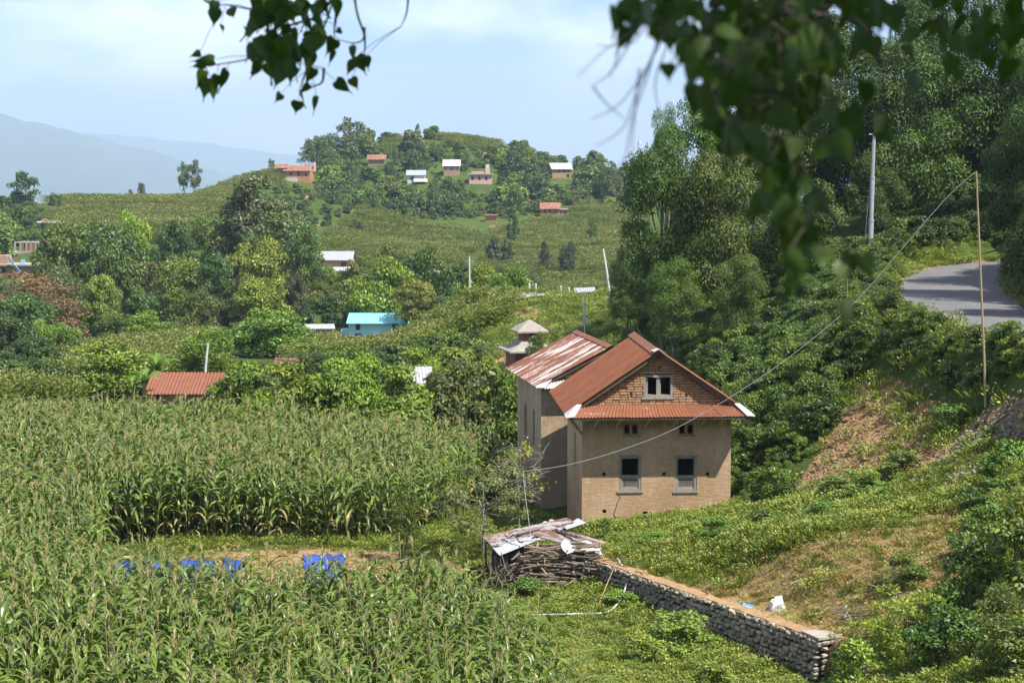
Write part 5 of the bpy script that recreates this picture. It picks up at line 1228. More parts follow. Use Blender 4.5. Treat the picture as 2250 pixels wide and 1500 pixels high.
# gully trees
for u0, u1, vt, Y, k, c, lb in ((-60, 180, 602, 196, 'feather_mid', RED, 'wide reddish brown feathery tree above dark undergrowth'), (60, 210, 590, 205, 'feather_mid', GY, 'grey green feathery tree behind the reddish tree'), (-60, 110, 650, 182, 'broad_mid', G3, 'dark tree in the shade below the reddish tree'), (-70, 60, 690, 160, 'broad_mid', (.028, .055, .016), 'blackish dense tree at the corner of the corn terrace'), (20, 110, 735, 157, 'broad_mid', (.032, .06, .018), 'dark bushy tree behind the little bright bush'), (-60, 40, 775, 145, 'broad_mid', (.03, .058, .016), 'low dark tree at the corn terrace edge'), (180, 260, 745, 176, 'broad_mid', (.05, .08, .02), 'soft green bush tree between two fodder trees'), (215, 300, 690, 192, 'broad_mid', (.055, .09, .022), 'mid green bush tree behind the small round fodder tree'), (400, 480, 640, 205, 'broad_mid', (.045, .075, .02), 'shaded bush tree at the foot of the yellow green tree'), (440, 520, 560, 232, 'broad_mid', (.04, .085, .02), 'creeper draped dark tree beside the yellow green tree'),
        (80, 200, 500, 236, 'broad_mid', (.06, .09, .022), 'olive green tree on the edge of the wide dark tree'), (140, 300, 495, 240, 'broad_mid', (.042, .075, .022), 'very wide dark green tree in the middle of the gully'), (200, 310, 540, 224, 'broad_mid', (.06, .10, .022), 'lower green tree leaning out of the wide dark tree'), (185, 260, 610, 205, 'broad_mid', G2, 'slim light green tree next to the grey feathery tree'),
        (345, 420, 490, 252, 'broad_mid', G3, 'round dark tree with bare stem in the gully'), (355, 465, 555, 236, 'broad_mid', G2, 'mid green tree with ragged top above the shaded hut'), (290, 370, 575, 240, 'airy_mid', OL, 'thin olive tree between two dark trees'), (420, 505, 462, 272, 'broad_mid', (.058, .10, .024), 'fresh green tree beside the airy grey tree'), (455, 530, 480, 266, 'broad_mid', G1, 'round green tree in front of the red roofed hut'),
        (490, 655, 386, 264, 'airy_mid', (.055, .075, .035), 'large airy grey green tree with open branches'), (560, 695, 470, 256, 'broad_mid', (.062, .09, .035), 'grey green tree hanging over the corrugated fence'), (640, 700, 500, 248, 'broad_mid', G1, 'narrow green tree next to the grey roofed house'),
        (508, 628, 526, 222, 'broad_mid', (.10, .145, .026), 'yellow green sunlit tree in the gully'), (530, 640, 600, 214, 'broad_mid', (.095, .14, .028), 'yellow green lower tree in front of the sunlit one'), (620, 670, 604, 222, 'broad_mid', (.032, .05, .028), 'small blackish green tree under the corrugated fence'), (360, 450, 640, 222, 'shoot_tree', G2, 'leafy creeper covered tree at the gully edge'), (280, 350, 640, 222, 'broad_mid', G1, 'dense round bush tree in the gully bottom'),
        (832, 893, 541, 246, 'broad_mid', OL, 'olive tinted tree behind the dense dome tree'), (893, 1002, 546, 228, 'shoot_tree', (.040, .078, .022), 'dark green tree with upright branches beside the dome tree'), (870, 960, 620, 214, 'broad_mid', (.10, .13, .03), 'yellowish bush tree at the foot of the upright dark tree'), (740, 800, 575, 240, 'airy_mid', OL, 'thin brownish tree leaning on the grey roofed house'), (700, 745, 590, 250, 'broad_mid', G2, 'small light tree in front of the grey roofed house'),
        (1120, 1190, 610, 205, 'broad_mid', G3, 'shaded tree in the dip beyond the white roadside stones'), (1000, 1060, 640, 196, 'broad_mid', G2, 'bush tree on the slope under the slim white pole'), (940, 1010, 655, 200, 'broad_mid', G1, 'dark bush tree on the slope above the corn')):
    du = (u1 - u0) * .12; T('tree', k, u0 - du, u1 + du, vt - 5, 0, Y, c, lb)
# skyline and hill trees
for u0, u1, vt, Y, k, c, lb in ((22, 90, 378, 455, 'tall_far', G3, 'tall dark tree standing above the skyline corn'), (106, 136, 420, 430, 'tall_far', G3, 'slender dark tree beside the white flat roofed house'), (390, 418, 352, 480, 'tall_far', GY, 'taller tree of the pair on the skyline ridge'), (412, 444, 352, 478, 'tall_far', GY, 'bushier tree of the pair on the skyline ridge'), (292, 330, 402, 470, 'pine_far', GY, 'rounded pine on the skyline by the blue mountains'), (274, 300, 414, 468, 'pine_far', GY, 'smaller pine beside the rounded skyline pine'), (-10, 30, 430, 440, 'round_far', G3, 'dark round tree next to the tall skyline tree'), (588, 606, 347, 545, 'tall_far', G1, 'small lollipop tree next to the striped roof farmhouse'),
        (650, 706, 306, 575, 'pine_far', GY, 'dark pine behind the striped roof farmhouse'), (694, 742, 290, 585, 'tall_far', GY, 'dark tree between the two hill pines'), (735, 805, 254, 590, 'tall_far', GY, 'tallest tree on the hill crest'), (776, 828, 278, 592, 'tall_far', G1, 'tree against the shoulder of the tallest hill tree'), (800, 826, 280, 596, 'tall_far', GY, 'slim tree beyond the tallest hill tree'), (830, 878, 291, 600, 'round_far', GY, 'round dark tree in the saddle of the hill crest'), (930, 966, 276, 606, 'round_far', G1, 'bushy tree on the summit corn terrace'), (912, 926, 272, 604, 'tall_far', GY, 'thin tree on the summit corn terrace'), (1068, 1084, 305, 600, 'tall_far', GY, 'tiny tree alone on the summit slope'), (1126, 1136, 308, 596, 'tall_far', GY, 'bare thin tree on the summit slope'),
        (1174, 1210, 332, 585, 'round_far', G1, 'round tree uphill of the brown two storey house'), (1216, 1246, 340, 592, 'round_far', G3, 'dark tree peeping over the brown two storey house'), (1255, 1292, 343, 580, 'tall_far', GY, 'grey tree by the end of the brown two storey house'), (1325, 1365, 369, 575, 'tall_far', GY, 'tall grey tree on the falling hill ridge'), (1376, 1400, 380, 580, 'tall_far', GY, 'thin tree under the lattice mast'), (1296, 1326, 378, 575, 'round_far', G3, 'dark round tree on the falling hill ridge'),
        (1066, 1106, 514, 385, 'round_far', (.035, .06, .032), 'dark round tree on the edge of the far corn field'), (1100, 1128, 525, 382, 'round_far', (.04, .07, .03), 'small dark tree touching the round field tree'), (1176, 1216, 530, 372, 'pine_far', (.03, .05, .03), 'dark conical tree in the far corn field'), (1228, 1268, 527, 368, 'tall_far', (.03, .05, .03), 'dark upright tree next to the conical field tree'), (1113, 1143, 470, 425, 'round_far', (.04, .065, .03), 'round bush inside the upper corn field'), (1290, 1312, 482, 420, 'round_far', G1, 'round bush beside the annexed brick house'), (765, 800, 482, 435, 'round_far', (.035, .06, .03), 'dark bush at the corner of the far corn field'), (712, 745, 455, 470, 'round_far', (.035, .06, .03), 'dark bush above the corn field corner')):
    T('tree', k, u0, u1, vt, 0, Y, c, lb)
def hill_trees():
    r = random.Random(4)
    lab = {'round_far': 'rounded green tree on the slope of the village hill', 'tall_far': 'upright green tree on the slope of the village hill'}
    n = 0
    while n < 165:
        u = r.uniform(640, 1400); Y = r.uniform(478, 592)
        if Y > 560 and (u > 930 and u < 1110): continue
        if Y > 575 and u > 820: continue
        if Y < 500 and u > 1150 and u < 1300: continue
        g = gp(u, Y); _, v = px(g)
        k = r.choice(('round_far', 'round_far', 'tall_far')); h = r.uniform(3.2, 7.0) * (1.25 if k == 'tall_far' else 1); hwp = h * .5 * F / Y; vt = v - h * F / Y
        if any(a - hwp < u < b + hwp and vt < d - 3 and v > c + 6 for a, b, c, d in HILLBOX): continue
        c = r.choice((G1, G3, GY, (.04, .07, .026), (.065, .105, .026), G2))
        tree('tree', k, (g.x, g.y, g.z - .1), h, h * (r.uniform(.85, 1.25) if k == 'round_far' else r.uniform(.5, .75)), c, lab[k], 'trees scattered over the village hill', rnd=r); n += 1
HILLBOX = [(560, 600, 360, 420), (605, 690, 358, 402), (805, 850, 338, 360), (890, 945, 372, 402), (970, 1014, 350, 384), (1026, 1094, 362, 408), (1208, 1262, 356, 392), (1184, 1254, 443, 476), (1060, 1096, 470, 486)]
hill_trees()
def left_trees():
    r = random.Random(14); n = 0
    while n < 26:
        u = r.uniform(-40, 260); Y = r.uniform(290, 400)
        if u > 150 and Y > 330: continue
        g = gp(u, Y); _, v = px(g)
        h = r.uniform(3.2, 6.5); hwp = h * .5 * F / Y; vt = v - h * F / Y
        if any(a - hwp < u < b + hwp and vt < d - 4 and v > c + 6 for a, b, c, d in ((78, 150, 484, 504), (28, 92, 526, 548), (0, 84, 580, 600))): continue
        tree('tree', 'round_far', (g.x, g.y, g.z - .1), h, h * r.uniform(.9, 1.3), r.choice((G1, G2, G2, (.07, .115, .03))), 'light green tree on the village slope round the flat roofed houses', 'trees round the flat roofed houses', rnd=r); n += 1
left_trees()
# big trees on the spur right of the house and round the road bend
for u0, u1, vt, Y, k, c, lb in ((1352, 1560, 300, 101, 'broad_near', (.036, .070, .018), 'broad dark evergreen tree directly behind the two mud houses'), (1470, 1700, 330, 99, 'broad_near', (.042, .078, .020), 'glossy leaved tree in the middle of the grove behind the bank'), (1440, 1640, 205, 111, 'tall_near', (.048, .088, .020), 'tall tree with pale branches topping the grove'), (1640, 1880, 400, 99, 'broad_near', (.046, .085, .022), 'full crowned tree at the end of the grove towards the steel pole'),
        (1530, 1780, 50, 121, 'tall_near', (.045, .08, .02), 'very tall tree with bare pale stems behind the grove'), (1700, 1960, 10, 124, 'tall_near', (.040, .075, .02), 'very tall dense tree behind the steel pole'), (1860, 2120, 90, 121, 'broad_near', (.050, .088, .022), 'spreading tree overhanging the far end of the road bend'), (2020, 2290, -40, 124, 'tall_near', (.038, .07, .018), 'tall dark tree on the hillside past the road bend'), (2180, 2420, 60, 112, 'broad_near', (.034, .064, .017), 'massive dark tree on the slope above the road'),
        (1335, 1430, 545, 112, 'broad_near', (.040, .070, .022), 'small shaded tree beside the leaning white pole'), (1420, 1540, 560, 96, 'broad_near', (.048, .085, .02), 'low leafy tree at the foot of the broad evergreen'), (1560, 1690, 560, 93, 'broad_near', (.05, .09, .022), 'low leafy tree with slim stems on the bank'), (1700, 1800, 590, 92, 'broad_near', (.045, .085, .022), 'leafy young tree on the crest of the bank'), (1420, 1500, 230, 118, 'broad_near', (.055, .10, .022), 'yellowish tree showing at the sky edge of the grove'),
        (2150, 2330, 240, 82, 'broad_near', (.026, .05, .014), 'dark overhanging tree on the inner side of the road bend'), (2200, 2420, 380, 72, 'broad_near', (.024, .046, .013), 'low dark tree crowding the bamboo pole side of the road'), (1860, 1990, 330, 118, 'tall_near', (.035, .065, .018), 'slim shaded tree behind the road bend'), (1640, 1900, -60, 138, 'tall_near', (.038, .07, .02), 'towering tree far back in the forest above the grove'), (1900, 2180, -80, 138, 'tall_near', (.036, .068, .02), 'towering dark tree at the back of the forest past the bend'), (1760, 1960, 260, 130, 'broad_near', (.04, .075, .02), 'full tree filling the forest edge behind the steel pole'), (1960, 2160, 250, 128, 'broad_near', (.042, .078, .02), 'full tree filling the forest edge behind the bamboo pole'), (2080, 2330, 150, 126, 'broad_near', (.036, .066, .018), 'full dark tree on the slope behind the road bend')):
    T('tree', k, u0, u1, vt, 0, Y, c, lb)
def shade_trees():      # outside the frame above the road, they shade it
    for i, (x, y, h, w) in enumerate(((29, 69, 11, 8), (27, 77, 12, 8), (34, 60, 10, 8), (32, 84, 13, 9))):
        tree('tree', 'broad_near', (x, y, hz(x, y) - .1), h, w, (.03, .058, .016), 'dark tree on the uphill verge that shades the road', 'trees on the uphill verge')
shade_trees()
# hedge of glossy bushes behind the corn
for u0, u1, vt, Y, c, lb in ((470, 600, 806, 90, (.055, .095, .018), 'dark end bush of the glossy hedge next to the red roofed shed'), (560, 700, 800, 92, (.075, .125, .022), 'wide bush of the glossy hedge under the long red roof'), (655, 790, 790, 91, (.085, .14, .025), 'brightest bush of the glossy hedge'), (740, 850, 790, 93, (.08, .13, .024), 'tall middle bush of the glossy hedge'), (800, 945, 808, 90, (.07, .12, .022), 'spreading bush of the glossy hedge near the white tin roof'), (690, 790, 772, 100, BR, 'pale fodder bush behind the glossy hedge'),
        (935, 1060, 800, 92, (.06, .075, .035), 'brownish grey twiggy shrub between hedge and pale mud house'), (1030, 1140, 800, 94, (.075, .125, .03), 'light green bush against the pale mud house'), (940, 1060, 770, 101, (.085, .14, .03), 'soft green bush behind the brownish shrub'), (1080, 1170, 820, 90, (.05, .09, .022), 'green bush in the corner beside the pale mud house'), (880, 960, 770, 112, BR, 'bright bush behind the white tin roof')):
    du = (u1 - u0) * .10; T('bush', 'hedge_near', u0 - du, u1 + du, vt - 8, 0, Y, [q * 1.12 for q in c], lb, cat='bush')
# shrubs bottom right and on the terraces
for u, Y, h, w, k, c, lb in ((1990, 46.5, 1.9, 2.4, 'shrub_fine', (.11, .165, .035), 'feathery light green shrub on the lower slope'), (1900, 45.2, 1.2, 1.7, 'shrub', (.085, .13, .028), 'leafy green shrub next to the end of the stone wall'), (2120, 47.5, 2.0, 2.2, 'shrub', (.055, .095, .024), 'tall leafy shrub uphill of the feathery shrub'), (2230, 46.5, 2.3, 2.3, 'shrub', (.05, .09, .022), 'tall dark shrub at the edge of the lower slope'), (2080, 44.2, 1.6, 2.0, 'shrub', (.04, .075, .02), 'shaded shrub below the feathery shrub'), (2200, 44, 1.5, 2.0, 'shrub_fine', (.05, .075, .028), 'brownish stemmed shrub below the tall dark shrub'), (1990, 49.4, .8, 1.2, 'shrub', (.06, .105, .025), 'small shrub around the dead stump'), (2240, 51, 1.6, 1.9, 'shrub_fine', (.085, .135, .035), 'fine leaved shrub at the top of the dry slope'),
        (2235, 55, 1.5, 2.2, 'shrub', (.06, .11, .024), 'broad leaved shrub below the gravel heap'), (2160, 54.2, 1.0, 1.6, 'shrub', (.045, .08, .02), 'dark shrub under the broad leaved shrub'), (1890, 60.3, .95, 1.5, 'shrub', (.07, .13, .026), 'squash like leafy clump in front of the bare earth slope'), (1835, 61.6, .7, 1.4, 'shrub', (.075, .13, .03), 'low leafy clump beside the bare earth slope'), (1800, 57.5, .6, 1.3, 'shrub', (.06, .11, .026), 'low weed clump at the upper edge of the dry slope'), (1580, 58.6, .75, 1.5, 'shrub', (.05, .095, .022), 'dark weed clump in the middle of the grass terrace'), (1690, 58.0, .7, 1.4, 'shrub', (.05, .09, .022), 'second dark weed clump on the grass terrace'), (1430, 60.4, .5, 1.3, 'shrub', (.065, .115, .026), 'low weed clump on the terrace near the firewood'),
        (1330, 63.8, .85, .5, 'shrub', (.06, .115, .028), 'slim upright weed against the house corner'), (1500, 51.3, 1.05, 1.9, 'shrub', (.085, .135, .03), 'leafy weed clump leaning on the stone wall'), (1440, 50.0, .8, 1.6, 'shrub', (.095, .145, .032), 'pale weed clump in front of the stone wall'), (1560, 47.0, .85, 1.4, 'shrub', (.10, .15, .03), 'bright weed clump near the end of the stone wall'), (1600, 44.6, .9, 1.3, 'shrub_fine', (.10, .15, .035), 'fine pale weed clump below the stone wall'), (1370, 56.0, .6, 1.2, 'shrub', (.08, .13, .028), 'weed clump under the bent pipe'), (1170, 57.6, .7, 1.5, 'shrub', (.05, .095, .022), 'weeds growing against the brush end of the firewood'), (2170, 49.5, 1.3, 1.6, 'shrub', (.07, .11, .028), 'leafy shrub on the dry slope edge'),
        (2100, 62.5, .9, 1.8, 'shrub', (.06, .11, .025), 'bushy clump at the foot of the gravel heap'), (1980, 61.0, .8, 1.7, 'shrub', (.06, .11, .026), 'bushy clump below the bare earth slope'), (2240, 41.8, 1.2, 1.8, 'shrub', (.045, .08, .02), 'shrub in the lowest corner of the slope')):
    g = gp(u, Y); tree('shrub', k, (g.x, g.y, g.z - .05), h, w, [q * 1.2 for q in c], lb, None, 'shrub', rnd=RR)
# ------------------------------------------------------------------ buildings farther off
def far_house(name, u0, u1, vt, ve, vb, Y, roof, wall, label, wins=(), depth=4.5, ang=0.0, cat='house', hip=False, flat=False, over=.35, winmat='window_far', door=None, period=.0):
    if Y > 250: Y = float(hit((u0 + u1) / 2, vb + 1, 238.0, 680.0).y)
    m = Y / F; x0, x1 = at(u0, ve, Y)[0], at(u1, ve, Y)[0]; w = x1 - x0; zb = at((u0 + u1) / 2, vb, Y)[2]; ze = at((u0 + u1) / 2, ve, Y)[2]; zr = at((u0 + u1) / 2, vt, Y + depth / 2)[2]
    o = thing(name, ((x0 + x1) / 2, Y, zb), label, cat, None, ang); hw = w / 2 - over; he = ze - zb + .02; hr = max(zr - zb, he + .25)
    ops = [(-hw + 2 * hw * a, -hw + 2 * hw * b, he * c, he * d) for a, b, c, d in wins]
    g = min(hz(x0, Y), hz(x1, Y), hz((x0 + x1) / 2, Y + depth)); low = min(-.3, g - zb - .4)
    mb = MB(); facade(mb, -hw, hw, low, he, ops, .18); mb.quad((hw, 0, low), (hw, depth, low), (hw, depth, he), (hw, 0, he)); mb.quad((-hw, depth, low), (-hw, 0, low), (-hw, 0, he), (-hw, depth, he)); mb.quad((hw, depth, low), (-hw, depth, low), (-hw, depth, he), (hw, depth, he))
    if not flat and not hip:
        for s in (-1, 1): mb.add([(s * hw, 0, he), (s * hw, depth, he), (s * hw, depth / 2, hr - .06)], [(0, 1, 2) if s > 0 else (0, 2, 1)])
    mb.build('wall', wall, o)
    for a, b, c, d in ops:
        q = MB(); q.quad((a - .02, .15, c - .02), (b + .02, .15, c - .02), (b + .02, .15, d + .02), (a - .02, .15, d + .02)); wd = q.build('window', winmat, o)
        frame_mb(a, b, c, d, min(.09, (b - a) * .14), -.03, .06).build('frame', 'wood_dark' if winmat == 'window_far' else 'wall_white', wd)
    if flat:
        mb = MB(); mb.b(-hw - over, hw + over, -.5, depth + .3, he, he + .22); mb.build('roof', roof, o)
    elif hip:
        mb = MB(); a, b = hw + over, depth + .4; P = [(-a, -.5, he), (a, -.5, he), (a, b, he), (-a, b, he), (-hw * .35, depth / 2, hr), (hw * .35, depth / 2, hr)]
        mb.add(P, [(0, 1, 5, 4), (1, 2, 5), (2, 3, 4, 5), (3, 0, 4), (3, 2, 1, 0)]); mb.build('roof', roof, o)
    else:
        a = hw + over; per = period or max(.25, w / 40)
        for s in (0, 1):
            ye = -.5 if not s else depth + .5; k = (hr - he) / (depth / 2); zz = he - .5 * k * .9; mb = MB(); n = 3 if w * 1 / m > 60 else 2
            for i in range(n):
                xa, xb = -a + 2 * a * i / n, -a + 2 * a * (i + 1) / n; mb = MB()
                if not s: mb.corr((xa, ye, zz + .01 * (i % 2)), (xb, ye, zz + .01 * (i % 2)), (xb, depth / 2, hr + .02), (xa, depth / 2, hr + .02), (xb - xa) / per, .03, 2, 4)
                else: mb.corr((xb, ye, zz), (xa, ye, zz), (xa, depth / 2, hr + .02), (xb, depth / 2, hr + .02), (xb - xa) / per, .03, 2, 4)
                mb.build('roof_sheet', roof, o)
    return o, he, hw
def annex(o, x0, x1, y0, y1, z0, z1, mat, name, parent=None):
    mb = MB(); mb.b(x0, x1, y0, y1, z0, z1); return mb.build(name, mat, o)
w4 = ((.12, .20, .74, .98), (.76, .85, .74, .98), (.12, .22, .36, .6), (.76, .86, .36, .6))
o, he, hw = far_house('blue_house', 761, 894, 688, 707, 748, 215, 'cyan_roof', 'cyan_wall', 'turquoise painted house with turquoise tin roof above the corn', ((.13, .21, .56, .93), (.77, .85, .56, .93), (.12, .23, .12, .38), (.76, .87, .12, .38)), 4.0, -.06, over=.18)
annex(o, -hw - .9, -hw - .02, .6, 2.4, -.4, he * .55, 'cyan_wall', 'side_room'); annex(o, -.25, .25, -.5, .0, -.4, he * .3, 'wall_white', 'step'); annex(o, hw + .02, hw + .22, .2, 3.2, -.4, he * .5, 'cyan_wall', 'plinth')
far_house('tin_shed', 664, 736, 712, 720, 738, 212, 'zinc_old', 'zinc_old', 'small patched grey tin shed next to the turquoise house', ((.35, .5, .1, .7),), 2.6, .15, 'shed', over=.25)
o, he, hw = far_house('grey_roof_house', 678, 776, 552, 569, 612, 272, 'zinc', 'brick_far', 'brick house with pale grey tin roof and lower porch roof', ((.12, .24, .62, .9), (.45, .6, .1, .45), (.75, .88, .55, .85)), 5.0, -.04)
mb = MB(); mb.corr((-hw * .7, -2.2, he * .42), (hw, -2.2, he * .42), (hw, -.02, he * .6), (-hw * .7, -.02, he * .6), 14, .03, 2); mb.build('porch_roof', 'zinc_old', o)
for x in (-hw * .6, 0, hw * .9): annex(o, x - .06, x + .06, -2.1, -1.98, -.5, he * .42, 'wood_dark', 'porch_post')
def tin_fence():
    o = thing('tin_fence', gp(655, 266), 'upright corrugated tin fence streaked with rust next to the grey roofed house', 'fence'); b = o.location
    for i in range(9):
        p, q = at(624 + i * 7.5, 582, 266 + .1 * (i % 2)), at(632 + i * 7.5, 612, 266 + .1 * (i % 2)); mb = MB(); x0, x1 = p[0] - b.x, q[0] - b.x
        mb.corr((x0, .1 * (i % 2), q[2] - b.z), (x1, .1 * (i % 2), q[2] - b.z), (x1, .1 * (i % 2), p[2] - b.z + .1 * (i % 3)), (x0, .1 * (i % 2), p[2] - b.z + .1 * (i % 3)), 4, .03, 1); mb.build('panel', ('zinc_old', 'rust_far', 'zinc')[i % 3], o)
tin_fence()
for u, v, mt, lb, s in ((660, 608, 'plastic_red', 'red plastic tub in front of the tin fence', .35), (672, 606, 'plastic_red', 'red plastic tub next to the green drum', .35), (684, 603, 'plastic_green', 'green plastic drum by the tin fence', .42), (701, 601, 'plastic_green', 'green plastic drum under the porch roof', .42)):
    p = at(u, v, 262); mb = MB(); n = 10; V = [(math.cos(2 * math.pi * i / n) * s * r, math.sin(2 * math.pi * i / n) * s * r, z) for r, z in ((.85, -1.5), (1, -.3), (1.0, .45), (.9, .5), (.85, .35)) for i in range(n)]
    mb.add(V, [(j * n + i, j * n + (i + 1) % n, (j + 1) * n + (i + 1) % n, (j + 1) * n + i) for j in range(4) for i in range(n)] + [tuple(range(4 * n, 5 * n))]); ob = mb.build('drum', mt); ob.location = p; tag(ob, lb, 'drum')
far_house('red_roof_shed', 318, 504, 818, 858, 900, 112, 'rust_skirt_dark', 'brick_far', 'long low shed with rusty red tin roof at the edge of the corn', ((.1, .14, .5, .8),), 4.2, -.03, 'shed', over=.25, period=.2)
far_house('long_roof_house', 598, 765, 786, 806, 840, 138, 'rust_skirt_dark', 'brick_far', 'long red tin roof showing above the glossy hedge', (), 3.6, .0, over=.25, period=.25)
far_house('tin_shed', 884, 952, 806, 838, 868, 104, 'zinc_old', 'zinc_old', 'white and rust tin roofed shed between hedge and brownish shrub', (), 2.6, .1, 'shed', over=.2, period=.18)
def temple():
    Y = 122; g = gp(1163, Y); o = thing('temple', g, 'small two tiered brick temple with grey cement hipped roofs behind the pale mud house', 'temple', None, .25); m = Y / F
    z = lambda v: at(1163, v, Y)[2] - g.z
    def tier(hw0, z0, z1, hr, zr0, zr1, top):
        mb = MB(); mb.b(-hw0, hw0, -hw0, hw0, z0, z1); mb.build('wall', 'brick_red', o)
        mb = MB(); R = hr; t = top; P = [(-R, -R, zr0), (R, -R, zr0), (R, R, zr0), (-R, R, zr0), (-R * .55, -R * .55, zr0 + (zr1 - zr0) * .52), (R * .55, -R * .55, zr0 + (zr1 - zr0) * .52), (R * .55, R * .55, zr0 + (zr1 - zr0) * .52), (-R * .55, R * .55, zr0 + (zr1 - zr0) * .52), (-t, -t, zr1), (t, -t, zr1), (t, t, zr1), (-t, t, zr1)]
        P += [(x, y, zr0 - .1) for x, y, _ in P[:4]]
        mb.add(P, [(a, (a + 1) % 4, 4 + (a + 1) % 4, 4 + a) for a in range(4)] + [(4 + a, 4 + (a + 1) % 4, 8 + (a + 1) % 4, 8 + a) for a in range(4)] + [(8, 9, 10, 11), (15, 14, 13, 12)] + [(12 + a, 12 + (a + 1) % 4, (a + 1) % 4, a) for a in range(4)]); mb.build('roof', 'roof_cement', o)
    tier(1.2, -.5, z(766), 1.62, z(766), z(745), .62); tier(.56, z(747), z(724), .98, z(725), z(702), .05)
    q = MB(); q.b(-.14, .14, -.60, -.562, z(742), z(731)); q.build('window', 'window_far', o); q = MB(); q.b(-.35, .35, -1.24, -1.202, -.2, z(780)); q.build('door', 'window_far', o)
    rock('boulder', gp(1078, 119) + Vector((0, 0, .2)), .38, 'rock', 'pale boulder on the bare earth beside the temple', cat='boulder')
temple()
# village hill
o, he, hw = far_house('farmhouse', 622, 684, 364, 374, 397, 545, 'rust_far', 'brick_orange', 'brick farmhouse with red and white striped tin roofs on the hill shoulder', ((.2, .3, .5, .8), (.5, .6, .5, .8), (.8, .88, .45, .7)), 5, -.1)
annex(o, -hw - 2.2, -hw + .0, 1, 5.5, -.5, he + .6, 'brick_orange', 'side_wing'); mb = MB(); mb.corr((-hw - 2.8, .4, he + .5), (-hw + .6, .4, he + .5), (-hw + .6, 3.2, he + 1.5), (-hw - 2.8, 3.2, he + 1.5), 14, .03, 2); mb.build('side_roof', 'rust_far', o); annex(o, 1.0, 3.6, 3.6, 6.5, he - .4, he + 1.9, 'wall_pink', 'upper_room'); annex(o, 1.6, 3.0, 3.52, 3.59, he + .7, he + 1.8, 'window_blue', 'blue_shutter'); annex(o, -hw, 0, -.6, -.05, -.6, .25 * he, 'wall_white', 'veranda')
far_house('striped_roof_hut', 806, 848, 340, 349, 362, 566, 'rust_far', 'brick_far', 'hut with red and white striped roof among the hill trees', (), 4, 0, 'hut')
o, he, hw = far_house('pale_hut', 892, 936, 374, 383, 402, 536, 'zinc', 'wall_white', 'whitewashed hut with blue grey roof in the hill trees', ((.2, .4, .3, .7),), 3.5, 0, 'hut')
mb = MB(); mb.corr((-hw * .2, -2.4, he * .15), (hw * 1.4, -2.4, he * .15), (hw * 1.3, -.1, he * .5), (-hw * .3, -.1, he * .5), 8, .03, 1); mb.build('lean_roof', 'zinc_white', o)
far_house('silver_roof_house', 972, 1012, 351, 363, 386, 556, 'zinc_white', 'brick_far', 'house with shiny silver roof and blue shutters on the hill', ((.18, .38, .45, .75), (.62, .82, .45, .75)), 4.5, 0, winmat='window_blue')
o, he, hw = far_house('pink_house', 1028, 1084, 378, 384, 404, 545, 'concrete', 'wall_pink', 'pink flat roofed house with water tank and blue tarpaulins on the hill', ((.1, .2, .4, .8), (.4, .5, .4, .8), (.7, .8, .4, .8)), 5, 0, flat=True)
annex(o, hw * .4, hw * .8, 1, 3, he + .22, he + 1.9, 'wall_pink', 'stair_room'); annex(o, -hw * .8, hw * .3, -.4, -.2, he + .22, he + .9, 'wall_pink', 'parapet')
annex(o, hw * .45, hw * .75, 1.2, 2.4, he + 1.92, he + 2.7, 'plastic_white', 'water_tank')
def rumple(name, P, label, cat, mat, amp=.15, n=9, seed=1, group=None):
    """crumpled sheet spanning four world corners, lying on what is below"""
    r = np.random.default_rng(seed); P = [np.array(p, float) for p in P]; c = sum(P) / 4; V = []
    hN = r.uniform(0, 1, (n + 1, n + 1))
    for j in range(n + 1):
        for i in range(n + 1):
            u, w = i / n, j / n; p = (P[0] * (1 - u) + P[1] * u) * (1 - w) + (P[3] * (1 - u) + P[2] * u) * w - c
            V.append((p[0] + r.normal(0, .02), p[1] + r.normal(0, .02), p[2] + amp * hN[j, i]))
    Fc = [(j * (n + 1) + i, j * (n + 1) + i + 1, (j + 1) * (n + 1) + i + 1, (j + 1) * (n + 1) + i) for j in range(n) for i in range(n)]
    o = link(bpy.data.objects.new(name, npmesh(name, V, Fc, [mat]))); o.location = c
    sd = o.modifiers.new('thickness', 'SOLIDIFY'); sd.thickness = .008
    return tag(o, label, cat, group)
for u0, u1, v0, v1, mt, lb in ((1036, 1058, 388, 404, 'tarp_cyan', 'bright blue tarpaulin hung below the pink house'), (1058, 1080, 394, 406, 'tarp_violet', 'violet blue tarpaulin next to the bright blue one below the pink house')):
    rumple('tarpaulin', [at(u0, v1, 541), at(u1, v1, 541), at(u1, v0, 542.5), at(u0, v0, 542.5)], lb, 'tarpaulin', mt, .2, 6, 3)
o, he, hw = far_house('brown_house', 1210, 1259, 358, 370, 391, 566, 'zinc_old', 'brick_far', 'two storey brown brick house with pale roof on the hill ridge', ((.3, .4, .6, .85), (.55, .65, .6, .85), (.8, .9, .6, .85), (.75, .9, .05, .4)), 4.5, .25)
o, he, hw = far_house('annexed_house', 1186, 1232, 445, 457, 474, 470, 'rust_far', 'brick_far', 'brick house with red tin roof and low flat annex above the far corn', ((.15, .25, .4, .7), (.45, .55, .4, .7), (.75, .85, .4, .7)), 4.5, 0)
a = annex(o, hw + .02, hw + 2.2, .1, 3.6, -.5, he * .75, 'brick_far', 'annex'); annex(o, hw - .1, hw + 2.4, -.2, 3.8, he * .75, he * .75 + .15, 'concrete', 'annex_roof')
for x in (.5, 1.4): annex(o, hw + x - .15, hw + x + .15, .05, .14, he * .2, he * .6, 'window_far', 'window')
far_house('brick_hut', 1063, 1095, 471, 474, 486, 438, 'rust_far', 'brick_orange', 'tiny flat brick hut beside the far corn field', (), 2.5, 0, 'hut', flat=True)
